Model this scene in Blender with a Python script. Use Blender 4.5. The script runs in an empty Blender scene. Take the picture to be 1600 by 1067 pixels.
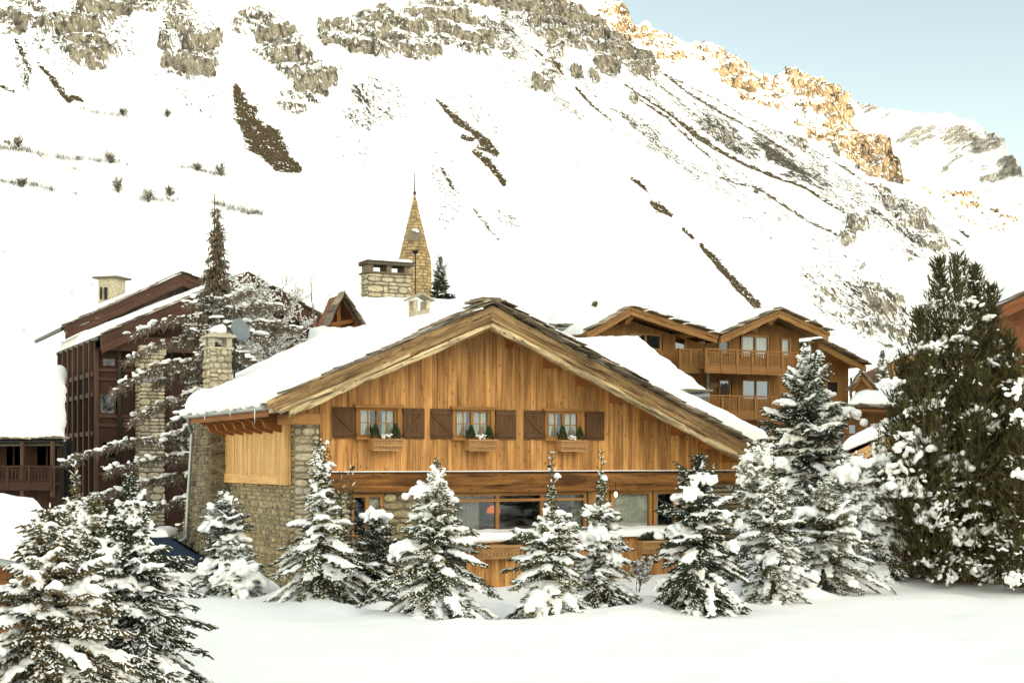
import bpy, math, random
import numpy as np
from mathutils import Vector
R_ = math.radians
# ------------------------------------------------------------------ view helpers
F = 2222.0; CX = 800.0; HZ = 720.0; CZ = 3.0     # focal length in px of the 1600 px photograph, horizon row, camera height
scene = bpy.context.scene
col = scene.collection
# ------------------------------------------------------------------ camera
cam_d = bpy.data.cameras.new('camera'); cam = bpy.data.objects.new('camera', cam_d); col.objects.link(cam)
cam.location = (0, 0, CZ); cam.rotation_euler = (R_(90), 0, 0)
cam_d.sensor_width = 36; cam_d.lens = F*36/1600; cam_d.shift_x = 0; cam_d.shift_y = (HZ-533.5)/1600
cam_d.clip_start = 0.1; cam_d.clip_end = 20000
scene.camera = cam
# ------------------------------------------------------------------ sky, sun, exposure
SUN_EL = 12.0; SUN_AZ = (0.86, -0.51)             # direction towards the sun, seen from above
w = bpy.data.worlds.new('World'); scene.world = w; w.use_nodes = True
wn = w.node_tree; wn.nodes.clear()
sky = wn.nodes.new('ShaderNodeTexSky'); sky.sky_type = 'NISHITA'; sky.sun_disc = False
sky.sun_elevation = R_(SUN_EL); sky.sun_rotation = math.atan2(SUN_AZ[0], SUN_AZ[1])
sky.altitude = 1800; sky.air_density = 1.0; sky.dust_density = 0.6; sky.ozone_density = 0.6
bg = wn.nodes.new('ShaderNodeBackground'); bg.inputs[1].default_value = 0.15
wo = wn.nodes.new('ShaderNodeOutputWorld')
# sky gradient added to light the snow: brighter, warmer behind the camera, darker ahead
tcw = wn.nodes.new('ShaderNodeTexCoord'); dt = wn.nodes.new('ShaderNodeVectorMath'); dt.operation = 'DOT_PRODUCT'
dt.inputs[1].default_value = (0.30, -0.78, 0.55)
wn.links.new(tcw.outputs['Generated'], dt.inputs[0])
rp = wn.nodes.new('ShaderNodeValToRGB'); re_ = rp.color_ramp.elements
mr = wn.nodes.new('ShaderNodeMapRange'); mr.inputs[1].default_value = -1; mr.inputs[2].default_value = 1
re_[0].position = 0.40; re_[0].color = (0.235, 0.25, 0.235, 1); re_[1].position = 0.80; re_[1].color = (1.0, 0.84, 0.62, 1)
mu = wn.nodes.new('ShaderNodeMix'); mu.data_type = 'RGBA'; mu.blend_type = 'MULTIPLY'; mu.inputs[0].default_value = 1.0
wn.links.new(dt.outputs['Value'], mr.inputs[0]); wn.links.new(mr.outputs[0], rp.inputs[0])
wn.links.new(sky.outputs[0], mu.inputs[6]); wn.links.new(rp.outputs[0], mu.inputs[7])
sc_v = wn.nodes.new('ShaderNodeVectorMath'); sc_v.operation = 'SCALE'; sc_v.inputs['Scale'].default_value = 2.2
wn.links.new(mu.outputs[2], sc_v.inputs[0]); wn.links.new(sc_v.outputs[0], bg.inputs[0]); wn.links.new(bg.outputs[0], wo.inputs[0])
sd = bpy.data.lights.new('sun', 'SUN'); sun = bpy.data.objects.new('sun', sd); col.objects.link(sun)
sd.energy = 2.0; sd.angle = R_(0.5); sd.color = (1.0, 0.84, 0.59)
sv = Vector((SUN_AZ[0]*math.cos(R_(SUN_EL)), SUN_AZ[1]*math.cos(R_(SUN_EL)), math.sin(R_(SUN_EL))))
sun.rotation_euler = sv.to_track_quat('Z', 'Y').to_euler(); sun.location = (30, -20, 60)
vs = scene.view_settings
vs.view_transform = 'Standard'; vs.look = 'None'; vs.gamma = 1; vs.use_curve_mapping = False
vs.exposure = 2.26
vs.use_white_balance = True; vs.white_balance_temperature = 9250; vs.white_balance_tint = 17
scene.render.film_transparent = False
scene.cycles.max_bounces = 6; scene.cycles.diffuse_bounces = 3; scene.cycles.glossy_bounces = 3
scene.cycles.transparent_max_bounces = 8; scene.cycles.transmission_bounces = 4
scene.cycles.use_denoising = True

# ------------------------------------------------------------------ numpy noise
def _h(ix, iy, iz=0, seed=0):
    n = (ix.astype(np.int64)*374761393 + iy.astype(np.int64)*668265263 + np.asarray(iz, dtype=np.int64)*2147483647 + seed*1274126177) & 0x7fffffff
    n = ((n ^ (n >> 13))*1103515245 + 12345) & 0x7fffffff
    n = ((n ^ (n >> 15))*1597334677) & 0x7fffffff
    return ((n >> 7) & 0xffff)/65535.0
def vnoise(x, y, seed=0):
    x = np.asarray(x, float); y = np.asarray(y, float)
    ix = np.floor(x); iy = np.floor(y); fx = x-ix; fy = y-iy
    fx = fx*fx*(3-2*fx); fy = fy*fy*(3-2*fy); ix = ix.astype(np.int64); iy = iy.astype(np.int64)
    a = _h(ix, iy, 0, seed); b = _h(ix+1, iy, 0, seed); c = _h(ix, iy+1, 0, seed); d = _h(ix+1, iy+1, 0, seed)
    return (a*(1-fx)+b*fx)*(1-fy)+(c*(1-fx)+d*fx)*fy
def fbm(x, y, oct=4, seed=0, gain=0.5):
    s = 0; a = 1; t = 0
    for o in range(oct):
        s = s + a*vnoise(x*2**o+17.3*o, y*2**o-9.1*o, seed+o); t += a; a *= gain
    return s/t*2-1
def sst(a, b, x):
    t = np.clip((x-a)/(b-a), 0, 1); return t*t*(3-2*t)

# ------------------------------------------------------------------ object helpers
def tag(o, label=None, cat=None, group=None, kind=None):
    if label: o['label'] = label
    if cat: o['category'] = cat
    if group: o['group'] = group
    if kind: o['kind'] = kind
    return o
def thing(name, label, cat, loc, group=None):
    o = bpy.data.objects.new(name, None); col.objects.link(o); o.location = loc
    o.empty_display_size = 0.2
    return tag(o, label, cat, group)
def root_of(o):
    while o.parent: o = o.parent
    return o
def mesh_obj(name, V, Fc, mat, parent=None, smooth=False, attrs=None, org=None):
    """V (n,3) world coordinates; Fc list of face tuples, or an (m,k) int array"""
    V = np.asarray(V, dtype=np.float64).reshape(-1, 3)
    off = np.array(root_of(parent).location) if parent else (np.array(org) if org is not None else np.zeros(3))
    me = bpy.data.meshes.new(name)
    if isinstance(Fc, np.ndarray): Fl = [Fc]
    elif len(Fc) and isinstance(Fc[0], np.ndarray): Fl = Fc
    else: Fl = None
    if Fl is None:
        me.from_pydata((V-off).tolist(), [], Fc)
    else:
        me.vertices.add(len(V)); me.vertices.foreach_set('co', (V-off).ravel())
        tot = np.concatenate([np.full(len(a), a.shape[1]) for a in Fl]); idx = np.concatenate([a.ravel() for a in Fl])
        me.loops.add(len(idx)); me.loops.foreach_set('vertex_index', idx.astype(np.int32))
        me.polygons.add(len(tot)); st = np.concatenate([[0], np.cumsum(tot)[:-1]])
        me.polygons.foreach_set('loop_start', st.astype(np.int32))
        me.update(calc_edges=True)
    me.validate()
    if smooth: me.polygons.foreach_set('use_smooth', np.ones(len(me.polygons), dtype=bool))
    for k, a in (attrs or {}).items():
        a = np.asarray(a, float)
        if a.ndim == 1:
            at_ = me.attributes.new(k, 'FLOAT', 'POINT'); at_.data.foreach_set('value', a)
        else:
            at_ = me.attributes.new(k, 'FLOAT_VECTOR', 'POINT'); at_.data.foreach_set('vector', a.ravel())
    me.materials.append(mat)
    o = bpy.data.objects.new(name, me); col.objects.link(o)
    if parent: o.parent = parent
    elif org is not None: o.location = off
    return o

rnd = random.Random(7)
class MB:
    def __init__(s): s.V = []; s.F = []; s.A = []; s.L = []
    def add(s, V, Fc, var=None, loc=None):
        b = len(s.V); V = [tuple(v) for v in V]
        s.V += V; s.F += [tuple(i+b for i in f) for f in Fc]
        v = rnd.random() if var is None else var
        s.A += [v]*len(V); s.L += [tuple(l) for l in (loc if loc is not None else V)]
    def beam(s, p0, p1, wd, ht, up=(0, 0, 1), var=None, w1=None, h1=None):
        p0 = Vector(p0); p1 = Vector(p1); a = p1-p0; ln = a.length; a.normalize()
        sd_ = a.cross(Vector(up)).normalized(); u = sd_.cross(a).normalized()
        V = []; L = []; r0 = rnd.random()*50; r1 = rnd.random()*50
        for t, p, ww, hh in ((0, p0, wd, ht), (ln, p1, w1 or wd, h1 or ht)):
            for x, y in ((-1, -1), (1, -1), (1, 1), (-1, 1)):
                V.append(p+sd_*(x*ww/2)+u*(y*hh/2)); L.append((t+r0, x*ww/2+r1, y*hh/2+r1))
        s.add(V, [(0, 1, 2, 3), (7, 6, 5, 4), (0, 4, 5, 1), (1, 5, 6, 2), (2, 6, 7, 3), (3, 7, 4, 0)], var, L)
    def fbox(s, fr, s0, s1, d0, d1, z0, z1, g='z', var=None):
        V = []; L = []; r0 = rnd.random()*50; r1 = rnd.random()*50
        for z in (z0, z1):
            for a, b in ((s0, d0), (s1, d0), (s1, d1), (s0, d1)):
                V.append(fr.pt(a, b, z))
                t = {'z': (z, a, b), 's': (a, z, b), 'd': (b, a, z)}[g]
                L.append((t[0]+r0, t[1]-s0+r1, t[2]+r1))
        s.add(V, [(3, 2, 1, 0), (4, 5, 6, 7), (0, 1, 5, 4), (1, 2, 6, 5), (2, 3, 7, 6), (3, 0, 4, 7)], var, L)
    def poly(s, pts, ext, var=None, loc=None):
        """polygon of world points extruded by the vector ext"""
        n = len(pts); e = Vector(ext); P = [Vector(p) for p in pts]; V = P+[p+e for p in P]
        r = rnd.random()*40
        L = loc*2 if loc else [(p.x+r, p.z+r, p.y) for p in V]
        s.add(V, [tuple(range(n))[::-1], tuple(range(n, 2*n))]+[(i, (i+1) % n, n+(i+1) % n, n+i) for i in range(n)], var, L)
    def tube(s, pts, rad, n=8, var=None, cap=True):
        pts = [Vector(p) for p in pts]; V = []; L = []; Fc = []
        r = rad if isinstance(rad, (list, tuple)) else [rad]*len(pts); tt = 0
        for i, p in enumerate(pts):
            a = (pts[min(i+1, len(pts)-1)]-pts[max(i-1, 0)]).normalized()
            x = a.cross(Vector((0.13, 0.31, 0.94))).normalized(); y = a.cross(x)
            if i: tt += (p-pts[i-1]).length
            for k in range(n):
                an = 2*math.pi*k/n; V.append(p+x*(r[i]*math.cos(an))+y*(r[i]*math.sin(an))); L.append((tt, r[i]*an, 0))
        for i in range(len(pts)-1):
            for k in range(n): Fc.append((i*n+k, i*n+(k+1) % n, (i+1)*n+(k+1) % n, (i+1)*n+k))
        if cap: Fc += [tuple(range(n))[::-1], tuple(range((len(pts)-1)*n, len(pts)*n))]
        s.add(V, Fc, var, L)
    def build(s, name, mat, parent=None, smooth=False, org=None):
        return mesh_obj(name, np.array(s.V, float), s.F, mat, parent, smooth, {'var': np.array(s.A), 'loc': np.array(s.L, float)}, org)

class Frame:
    """a house's own axes: s along the gable front, d back into the house, z up"""
    def __init__(s, px, D, deg=27.0, s0=0.0):
        t = R_(deg); s.u = Vector((math.cos(t), math.sin(t), 0)); s.w = Vector((-math.sin(t), math.cos(t), 0))
        s.O = Vector(((px-CX)/F*D, D, 0))
    def pt(s, a, d, z): return s.O+s.u*a+s.w*d+Vector((0, 0, z))
    def on_d(s, px, py, d):
        a = (px-CX)/F; o = s.O+s.w*d; t = (a*o.y-o.x)/(s.u.x-a*s.u.y); Y = o.y+s.u.y*t
        return t, CZ+(HZ-py)/F*Y
    def on_s(s, px, py, q):
        a = (px-CX)/F; o = s.O+s.u*q; t = (a*o.y-o.x)/(s.w.x-a*s.w.y); Y = o.y+s.w.y*t
        return t, CZ+(HZ-py)/F*Y
def at(px, py, Y): return Vector(((px-CX)/F*Y, Y, CZ+(HZ-py)/F*Y))

# ------------------------------------------------------------------ materials
class NT:
    def __init__(s, name):
        s.m = bpy.data.materials.new(name); s.m.use_nodes = True; s.t = s.m.node_tree; s.t.nodes.clear()
        s.out = s.t.nodes.new('ShaderNodeOutputMaterial'); s.b = s.t.nodes.new('ShaderNodeBsdfPrincipled')
        s.t.links.new(s.b.outputs[0], s.out.inputs[0]); s.b.inputs['Roughness'].default_value = 0.8
        s.b.inputs['Specular IOR Level'].default_value = 0.25
    def n(s, ty, **kw):
        nd = s.t.nodes.new('ShaderNode'+ty)
        for k, v in kw.items():
            if k in nd.inputs: nd.inputs[k].default_value = v
            else: setattr(nd, k, v)
        return nd
    def l(s, a, b): s.t.links.new(a, b)
    def attr(s, nm): return s.n('Attribute', attribute_name=nm)
    def mapn(s, src, scale):
        m = s.n('Mapping'); m.inputs['Scale'].default_value = scale; s.l(src, m.inputs[0]); return m.outputs[0]
    def noise(s, vec, scale, detail=3, rough=0.55):
        nd = s.n('TexNoise'); nd.inputs['Scale'].default_value = scale; nd.inputs['Detail'].default_value = detail
        nd.inputs['Roughness'].default_value = rough
        if vec: s.l(vec, nd.inputs['Vector'])
        return nd.outputs[0]
    def ramp(s, fac, stops):
        r = s.n('ValToRGB'); e = r.color_ramp.elements
        while len(e) < len(stops): e.new(0.5)
        for i, (p, c) in enumerate(stops):
            e[i].position = p; e[i].color = (*c, 1) if len(c) == 3 else c
        s.l(fac, r.inputs[0]); return r.outputs[0]
    def mix(s, fac, a, b, mode='MIX'):
        m = s.n('Mix', data_type='RGBA', blend_type=mode)
        for i, x in ((0, fac), (6, a), (7, b)):
            if hasattr(x, 'links'): s.l(x, m.inputs[i])
            elif i == 0: m.inputs[0].default_value = x
            else: m.inputs[i].default_value = (*x, 1)
        return m.outputs[2]
    def math(s, op, a, b=0.0, c=0.0):
        m = s.n('Math', operation=op)
        for i, x in enumerate((a, b, c)):
            if hasattr(x, 'links'): s.l(x, m.inputs[i])
            else: m.inputs[i].default_value = x
        return m.outputs[0]
    def bump(s, h, dist=0.02, strength=0.6):
        b = s.n('Bump'); b.inputs['Distance'].default_value = dist; b.inputs['Strength'].default_value = strength
        s.l(h, b.inputs['Height']); s.l(b.outputs[0], s.b.inputs['Normal'])
def wood(name, c0, c1, dark=None, varamt=0.5, knots=True, grain=22.0, stain=0.35, lscale=1.0, rough=0.75, crack=0.45):
    t = NT(name); loc = t.attr('loc').outputs['Vector']; var = t.attr('var').outputs['Fac']
    g1 = t.noise(t.mapn(loc, (1.1*lscale, grain, grain)), 1.0, 5, 0.65)
    g2 = t.noise(t.mapn(loc, (0.7*lscale, 5, 5)), 1.0, 3)
    c = t.ramp(g1, [(0.28, c0), (0.72, c1)])
    dk = dark or tuple(x*0.45 for x in c0)
    c = t.mix(t.math('MULTIPLY', t.ramp(g2, [(0.42, (0, 0, 0)), (0.68, (1, 1, 1))]), stain), c, dk)
    if knots:
        v = t.n('TexVoronoi'); v.inputs['Scale'].default_value = 1.0; t.l(t.mapn(loc, (3.2, 7.5, 7.5)), v.inputs['Vector'])
        c = t.mix(t.ramp(v.outputs['Distance'], [(0.10, (0.85,)*3), (0.20, (0, 0, 0))]), c, dk)
    g3 = t.noise(t.mapn(loc, (0.45*lscale, 34, 34)), 1.0, 3, 0.6)
    c = t.mix(t.math('MULTIPLY', t.ramp(g3, [(0.56, (0, 0, 0)), (0.66, (1, 1, 1))]), crack), c, tuple(x*0.5 for x in dk))
    vv = t.math('MULTIPLY_ADD', var, varamt, 1-varamt*0.5)
    cm = t.n('Combine'+'XYZ')
    for i in range(3): t.l(vv, cm.inputs[i])
    c = t.mix(1.0, c, cm.outputs[0], 'MULTIPLY')
    t.l(c, t.b.inputs['Base Color']); t.b.inputs['Roughness'].default_value = rough
    t.bump(g1, 0.012, 0.9); return t.m
def plain(name, c, rough=0.7, metal=0.0, nscale=6.0, amt=0.25, bump=0.0):
    t = NT(name); tc = t.n('TexCoord').outputs['Object']
    g = t.noise(tc, nscale, 4)
    cc = t.ramp(g, [(0.3, tuple(x*(1-amt) for x in c)), (0.7, tuple(min(1, x*(1+amt)) for x in c))])
    t.l(cc, t.b.inputs['Base Color']); t.b.inputs['Roughness'].default_value = rough; t.b.inputs['Metallic'].default_value = metal
    if bump: t.bump(g, bump, 0.8)
    return t.m
def snowmat(name, scale=1.0, base=(0.88, 0.885, 0.88), bd=0.02):
    t = NT(name); tc = t.n('TexCoord').outputs['Object']
    g = t.noise(tc, 3.0*scale, 6, 0.6)
    g2 = t.noise(tc, 40.0*scale, 3, 0.6)
    t.b.inputs['Base Color'].default_value = (*base, 1); t.b.inputs['Roughness'].default_value = 0.6
    h = t.math('MULTIPLY_ADD', g2, 0.25, g)
    t.bump(h, bd, 0.6); return t.m
def stonemat(name, cols, rough=0.9, mscale=9.0):
    t = NT(name); loc = t.n('TexCoord').outputs['Object']; var = t.attr('var').outputs['Fac']
    c = t.ramp(var, [(i/(len(cols)-1), q) for i, q in enumerate(cols)])
    g = t.noise(loc, mscale, 5, 0.65); g2 = t.noise(loc, mscale*4, 3)
    c = t.mix(t.ramp(g, [(0.35, (0.5,)*3), (0.6, (0, 0, 0))]), c, (0.10, 0.08, 0.055))
    t.l(t.mix(0.35, c, t.mix(1.0, c, t.ramp(g2, [(0.2, (0.5,)*3), (0.8, (1, 1, 1))]), 'MULTIPLY')), t.b.inputs['Base Color'])
    t.bump(t.math('ADD', g, t.math('MULTIPLY', g2, 0.4)), 0.03, 0.8); t.b.inputs['Roughness'].default_value = rough
    return t.m
def foliage(name, c0, c1, c2):
    t = NT(name); var = t.attr('var').outputs['Fac']
    c = t.ramp(var, [(0.0, c0), (0.6, c1), (1.0, c2)])
    t.l(c, t.b.inputs['Base Color']); t.b.inputs['Roughness'].default_value = 0.65; return t.m

M = {}
M['plank'] = wood('honey_planks', (0.46, 0.200, 0.066), (0.72, 0.372, 0.142), (0.22, 0.084, 0.027), 0.40, stain=0.75, crack=.65)
M['panel'] = wood('pale_planks', (0.54, 0.29, 0.115), (0.73, 0.435, 0.20), (0.28, 0.13, 0.04), 0.25, stain=0.4)
M['beam'] = wood('floor_beam_wood', (0.19, 0.072, 0.02), (0.36, 0.155, 0.045), (0.06, 0.022, 0.009), 0.3, grain=14, stain=0.9)
M['barge'] = wood('barge_wood', (0.28, 0.16, 0.075), (0.54, 0.35, 0.18), (0.11, 0.06, 0.03), 0.45, grain=16, stain=0.9, crack=.95)
M['barge_pale'] = wood('barge_pale_wood', (0.44, 0.31, 0.17), (0.76, 0.59, 0.36), (0.08, 0.055, 0.032), 0.35, grain=18, stain=0.9, crack=1.0)
M['soffit'] = wood('soffit_wood', (0.26, 0.12, 0.035), (0.40, 0.21, 0.075), None, 0.3)
M['shutter'] = wood('shutter_wood', (0.095, 0.043, 0.019), (0.155, 0.073, 0.033), None, 0.25, False)
M['frame'] = wood('window_wood', (0.30, 0.13, 0.04), (0.42, 0.2, 0.07), None, 0.25, False)
M['box'] = wood('flower_box_wood', (0.36, 0.18, 0.075), (0.5, 0.28, 0.13), None, 0.25, False)
M['corbel'] = wood('corbel_wood', (0.22, 0.075, 0.022), (0.34, 0.13, 0.04), None, 0.25, False)
M['dark'] = wood('dark_siding', (0.036, 0.014, 0.009), (0.062, 0.026, 0.017), None, 0.4, False)
M['darkbeam'] = wood('dark_barge', (0.065, 0.029, 0.019), (0.11, 0.053, 0.036), None, 0.3, False)
M['greyplank'] = wood('grey_planks', (0.13, 0.10, 0.075), (0.24, 0.19, 0.15), None, 0.4, False)
M['red'] = wood('red_planks', (0.21, 0.07, 0.03), (0.32, 0.12, 0.055), None, 0.3, False)
M['larch'] = wood('larch_planks', (0.20, 0.088, 0.03), (0.30, 0.145, 0.052), None, 0.3, False)
M['larchlight'] = wood('larch_trim', (0.26, 0.125, 0.045), (0.38, 0.205, 0.085), None, 0.25, False)
M['slate'] = stonemat('roof_slate', [(0.12, 0.095, 0.07), (0.27, 0.22, 0.165), (0.60, 0.51, 0.39)])
M['stone'] = stonemat('rubble_stone', [(0.20, 0.155, 0.10), (0.40, 0.30, 0.165), (0.52, 0.40, 0.23), (0.32, 0.28, 0.215), (0.58, 0.44, 0.25)])
M['stone_grey'] = stonemat('grey_brown_stone', [(0.13, 0.10, 0.068), (0.22, 0.17, 0.11), (0.31, 0.245, 0.165)])
M['stone_pale'] = stonemat('pale_stone', [(0.40, 0.33, 0.22), (0.62, 0.53, 0.37), (0.46, 0.42, 0.33), (0.70, 0.61, 0.44)])
M['mortar'] = plain('mortar', (0.22, 0.19, 0.14), 0.95, bump=0.02)
M['spire'] = stonemat('spire_stone', [(0.30, 0.20, 0.09), (0.45, 0.31, 0.15), (0.55, 0.40, 0.22)], mscale=3)
M['metal'] = plain('gutter_zinc', (0.30, 0.32, 0.33), 0.45, 0.7, amt=0.1)
M['iron'] = plain('dark_iron', (0.03, 0.03, 0.03), 0.5, 0.6, amt=0.1)
M['dish'] = plain('dish_paint', (0.13, 0.165, 0.185), 0.5, 0.0, amt=0.05)
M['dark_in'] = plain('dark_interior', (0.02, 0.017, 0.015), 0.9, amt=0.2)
M['curtain'] = plain('curtain_cloth', (0.86, 0.82, 0.70), 0.9, amt=0.04)
M['bark'] = plain('bark', (0.14, 0.09, 0.055), 0.9, nscale=20, amt=0.5, bump=0.01)
M['bush'] = plain('bush_twigs', (0.10, 0.085, 0.06), 0.9, amt=0.3)
M['twig'] = plain('twig_bark', (0.20, 0.155, 0.12), 0.9, nscale=20, amt=0.4)
M['snow'] = snowmat('snow')
M['snow_tree'] = snowmat('tree_snow', 3.0, bd=0.01)
M['snow_roof'] = snowmat('roof_snow', 1.0, bd=0.03)
M['fir'] = foliage('fir_needles', (0.022, 0.028, 0.012), (0.068, 0.074, 0.026), (0.18, 0.15, 0.05))
M['fir_dark'] = foliage('dark_fir_needles', (0.014, 0.020, 0.013), (0.035, 0.045, 0.024), (0.08, 0.085, 0.04))
M['fir_tips'] = foliage('fir_needles_brown_tips', (0.024, 0.028, 0.016), (0.070, 0.070, 0.036), (0.24, 0.14, 0.05))
M['pine'] = foliage('pine_needles', (0.026, 0.026, 0.009), (0.082, 0.074, 0.025), (0.18, 0.15, 0.055))
M['box_green'] = foliage('box_conifer_green', (0.012, 0.030, 0.010), (0.025, 0.055, 0.018), (0.05, 0.085, 0.03))
def glass(name, tint=(0.94, 0.96, 0.95), refl=0.25):
    t = NT(name); t.t.nodes.remove(t.b)
    tr = t.n('BsdfTransparent'); tr.inputs[0].default_value = (*tint, 1)
    gl = t.n('BsdfGlossy'); gl.inputs['Roughness'].default_value = 0.03; gl.inputs[0].default_value = (0.9, 0.93, 0.95, 1)
    fr = t.n('Fresnel'); fr.inputs[0].default_value = 1.45
    f2 = t.math('ADD', fr.outputs[0], refl)
    mx = t.n('MixShader'); t.l(f2, mx.inputs[0]); t.l(tr.outputs[0], mx.inputs[1]); t.l(gl.outputs[0], mx.inputs[2])
    t.l(mx.outputs[0], t.out.inputs[0]); return t.m
M['glass'] = glass('window_glass', refl=0.10)
M['glass_low'] = glass('dim_window_glass', (0.7, 0.72, 0.72), 0.03)
M['glass_dim'] = glass('shaded_window_glass', (0.4, 0.42, 0.42), -0.05)
M['glass_sky'] = glass('reflecting_glass', (0.3, 0.32, 0.32), 0.38)
def emis(name, c, s):
    t = NT(name); t.b.inputs['Base Color'].default_value = (*c, 1); t.b.inputs['Emission Color'].default_value = (*c, 1)
    t.b.inputs['Emission Strength'].default_value = s; return t.m
M['lampshade'] = emis('lit_orange_shade', (0.75, 0.18, 0.05), 0.35)
M['bulb'] = emis('lit_bulb', (1.0, 0.75, 0.4), 1.2)

# ------------------------------------------------------------------ mountains
GX, GY, Z0 = 0.35, 0.60, -166.0
def base_y(px, py):                      # distance of the slope plane along a line of sight
    a = (px-CX)/F; b = (HZ-py)/F
    return (-(Z0-0)+CZ*1.0)/(GY-GX*a-b)
RIDGE = [(-400, -160), (0, -150), (500, -135), (780, -90), (905, 8), (960, 48), (1035, 98), (1138, 136), (1244, 196), (1315, 238), (1354, 268), (1433, 287), (1488, 325), (1551, 366), (1600, 394), (1800, 500), (2100, 640)]
rx = np.array([p[0] for p in RIDGE], float); ry = np.array([p[1] for p in RIDGE], float)
# rock, in coordinates of the slope given by the sight line each spot was read from: x, y, rx, ry, angle, strength
ROCKS = [(50, 22, 80, 26, 10, .55), (28, 38, 26, 9, 0, .8), (60, 15, 22, 12, 0, .9), (130, 72, 46, 34, 30, 1), (85, 45, 26, 14, 10, .8), (165, 18, 40, 26, 0, 1), (205, 10, 70, 20, 0, .95), (145, 105, 34, 10, 10, .6),
         (285, 40, 34, 40, 60, .55), (300, 108, 56, 28, -8, 1), (255, 85, 16, 10, 0, .9), (300, 70, 40, 14, 20, .6), (330, 90, 18, 26, 0, .9),
         (400, 40, 30, 36, 60, .6), (440, 90, 40, 34, 20, .95), (500, 138, 42, 20, -12, 1), (455, 115, 38, 26, 20, .85), (450, 158, 26, 14, 20, .6), (530, 70, 36, 30, 30, .9),
         (570, 80, 52, 28, 10, 1), (640, 72, 60, 34, 15, 1), (720, 55, 60, 34, 15, 1), (600, 45, 60, 30, 20, .9), (690, 25, 60, 26, 15, .85), (760, 58, 26, 20, 20, 1), (745, 82, 20, 10, 0, .8),
         (790, 10, 70, 18, 8, .95), (860, 28, 66, 34, 20, .95), (930, 50, 60, 34, 35, 1), (985, 75, 46, 32, 40, 1), (1015, 98, 24, 24, 35, 1), (885, 72, 26, 14, 0, .8), (955, 100, 24, 20, 25, 1), (894, 118, 12, 10, 0, .9), (875, 86, 20, 10, 10, .8),
         (845, 140, 18, 12, 15, 1), (790, 88, 20, 12, 20, .6), (925, 122, 12, 9, 20, .9), (995, 152, 9, 8, 0, .8), (855, 112, 16, 20, 60, .5),
         (1345, 345, 22, 16, 50, .7), (1330, 360, 12, 14, 0, .9), (1420, 330, 46, 22, 35, .62), (1385, 300, 30, 14, 40, .5), (1440, 370, 40, 18, 35, .5),
         (1385, 465, 46, 22, 35, .85), (1300, 462, 50, 14, 25, .5), (1330, 490, 44, 14, 28, .66), (1400, 500, 36, 16, 20, .6), (1420, 520, 30, 12, 0, .7), (1265, 450, 24, 8, 20, .5),
         (1350, 408, 9, 5, 0, 1), (1425, 405, 14, 8, 40, .6), (1270, 497, 10, 5, 10, .7), (1385, 525, 10, 5, 0, .8), (1340, 250, 30, 8, 35, .7), (1310, 235, 14, 6, 35, .7),
         (10, 218, 8, 5, 0, 1), (1240, 215, 40, 10, 35, .5), (1120, 200, 30, 9, 35, .5)]
PEP = [(580, 170, 40, 50, 60, .5), (630, 175, 26, 60, 60, .45), (470, 60, 80, 60, 0, .35), (820, 120, 90, 50, 35, .32), (900, 150, 80, 50, 40, .42), (700, 160, 60, 40, 50, .3), (800, 60, 60, 40, 30, .55),
       (1050, 150, 70, 26, 35, .55), (1140, 200, 90, 22, 33, .6), (1240, 240, 90, 26, 35, .75), (1000, 200, 90, 26, 32, .5), (1180, 290, 100, 14, 40, .5), (1080, 130, 60, 10, 34, .4), (1330, 310, 70, 40, 35, .5), (1420, 350, 80, 50, 40, .62), (1330, 400, 80, 30, 35, .36),
       (1340, 470, 110, 46, 25, .6), (1180, 330, 120, 20, 45, .36), (560, 230, 60, 30, 45, .26), (700, 290, 26, 60, -20, .36), (800, 340, 40, 20, 30, .34), (330, 150, 60, 40, 0, .28), (40, 95, 20, 50, -20, .5),
       (1100, 260, 120, 14, 36, .45), (1000, 300, 30, 14, 30, .4), (880, 250, 60, 30, 30, .25), (130, 60, 100, 60, 0, .5), (300, 70, 60, 70, 0, .5), (700, 330, 26, 30, 45, .35), (1430, 560, 60, 60, 0, .4), (760, 190, 60, 30, 45, .3)]
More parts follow.
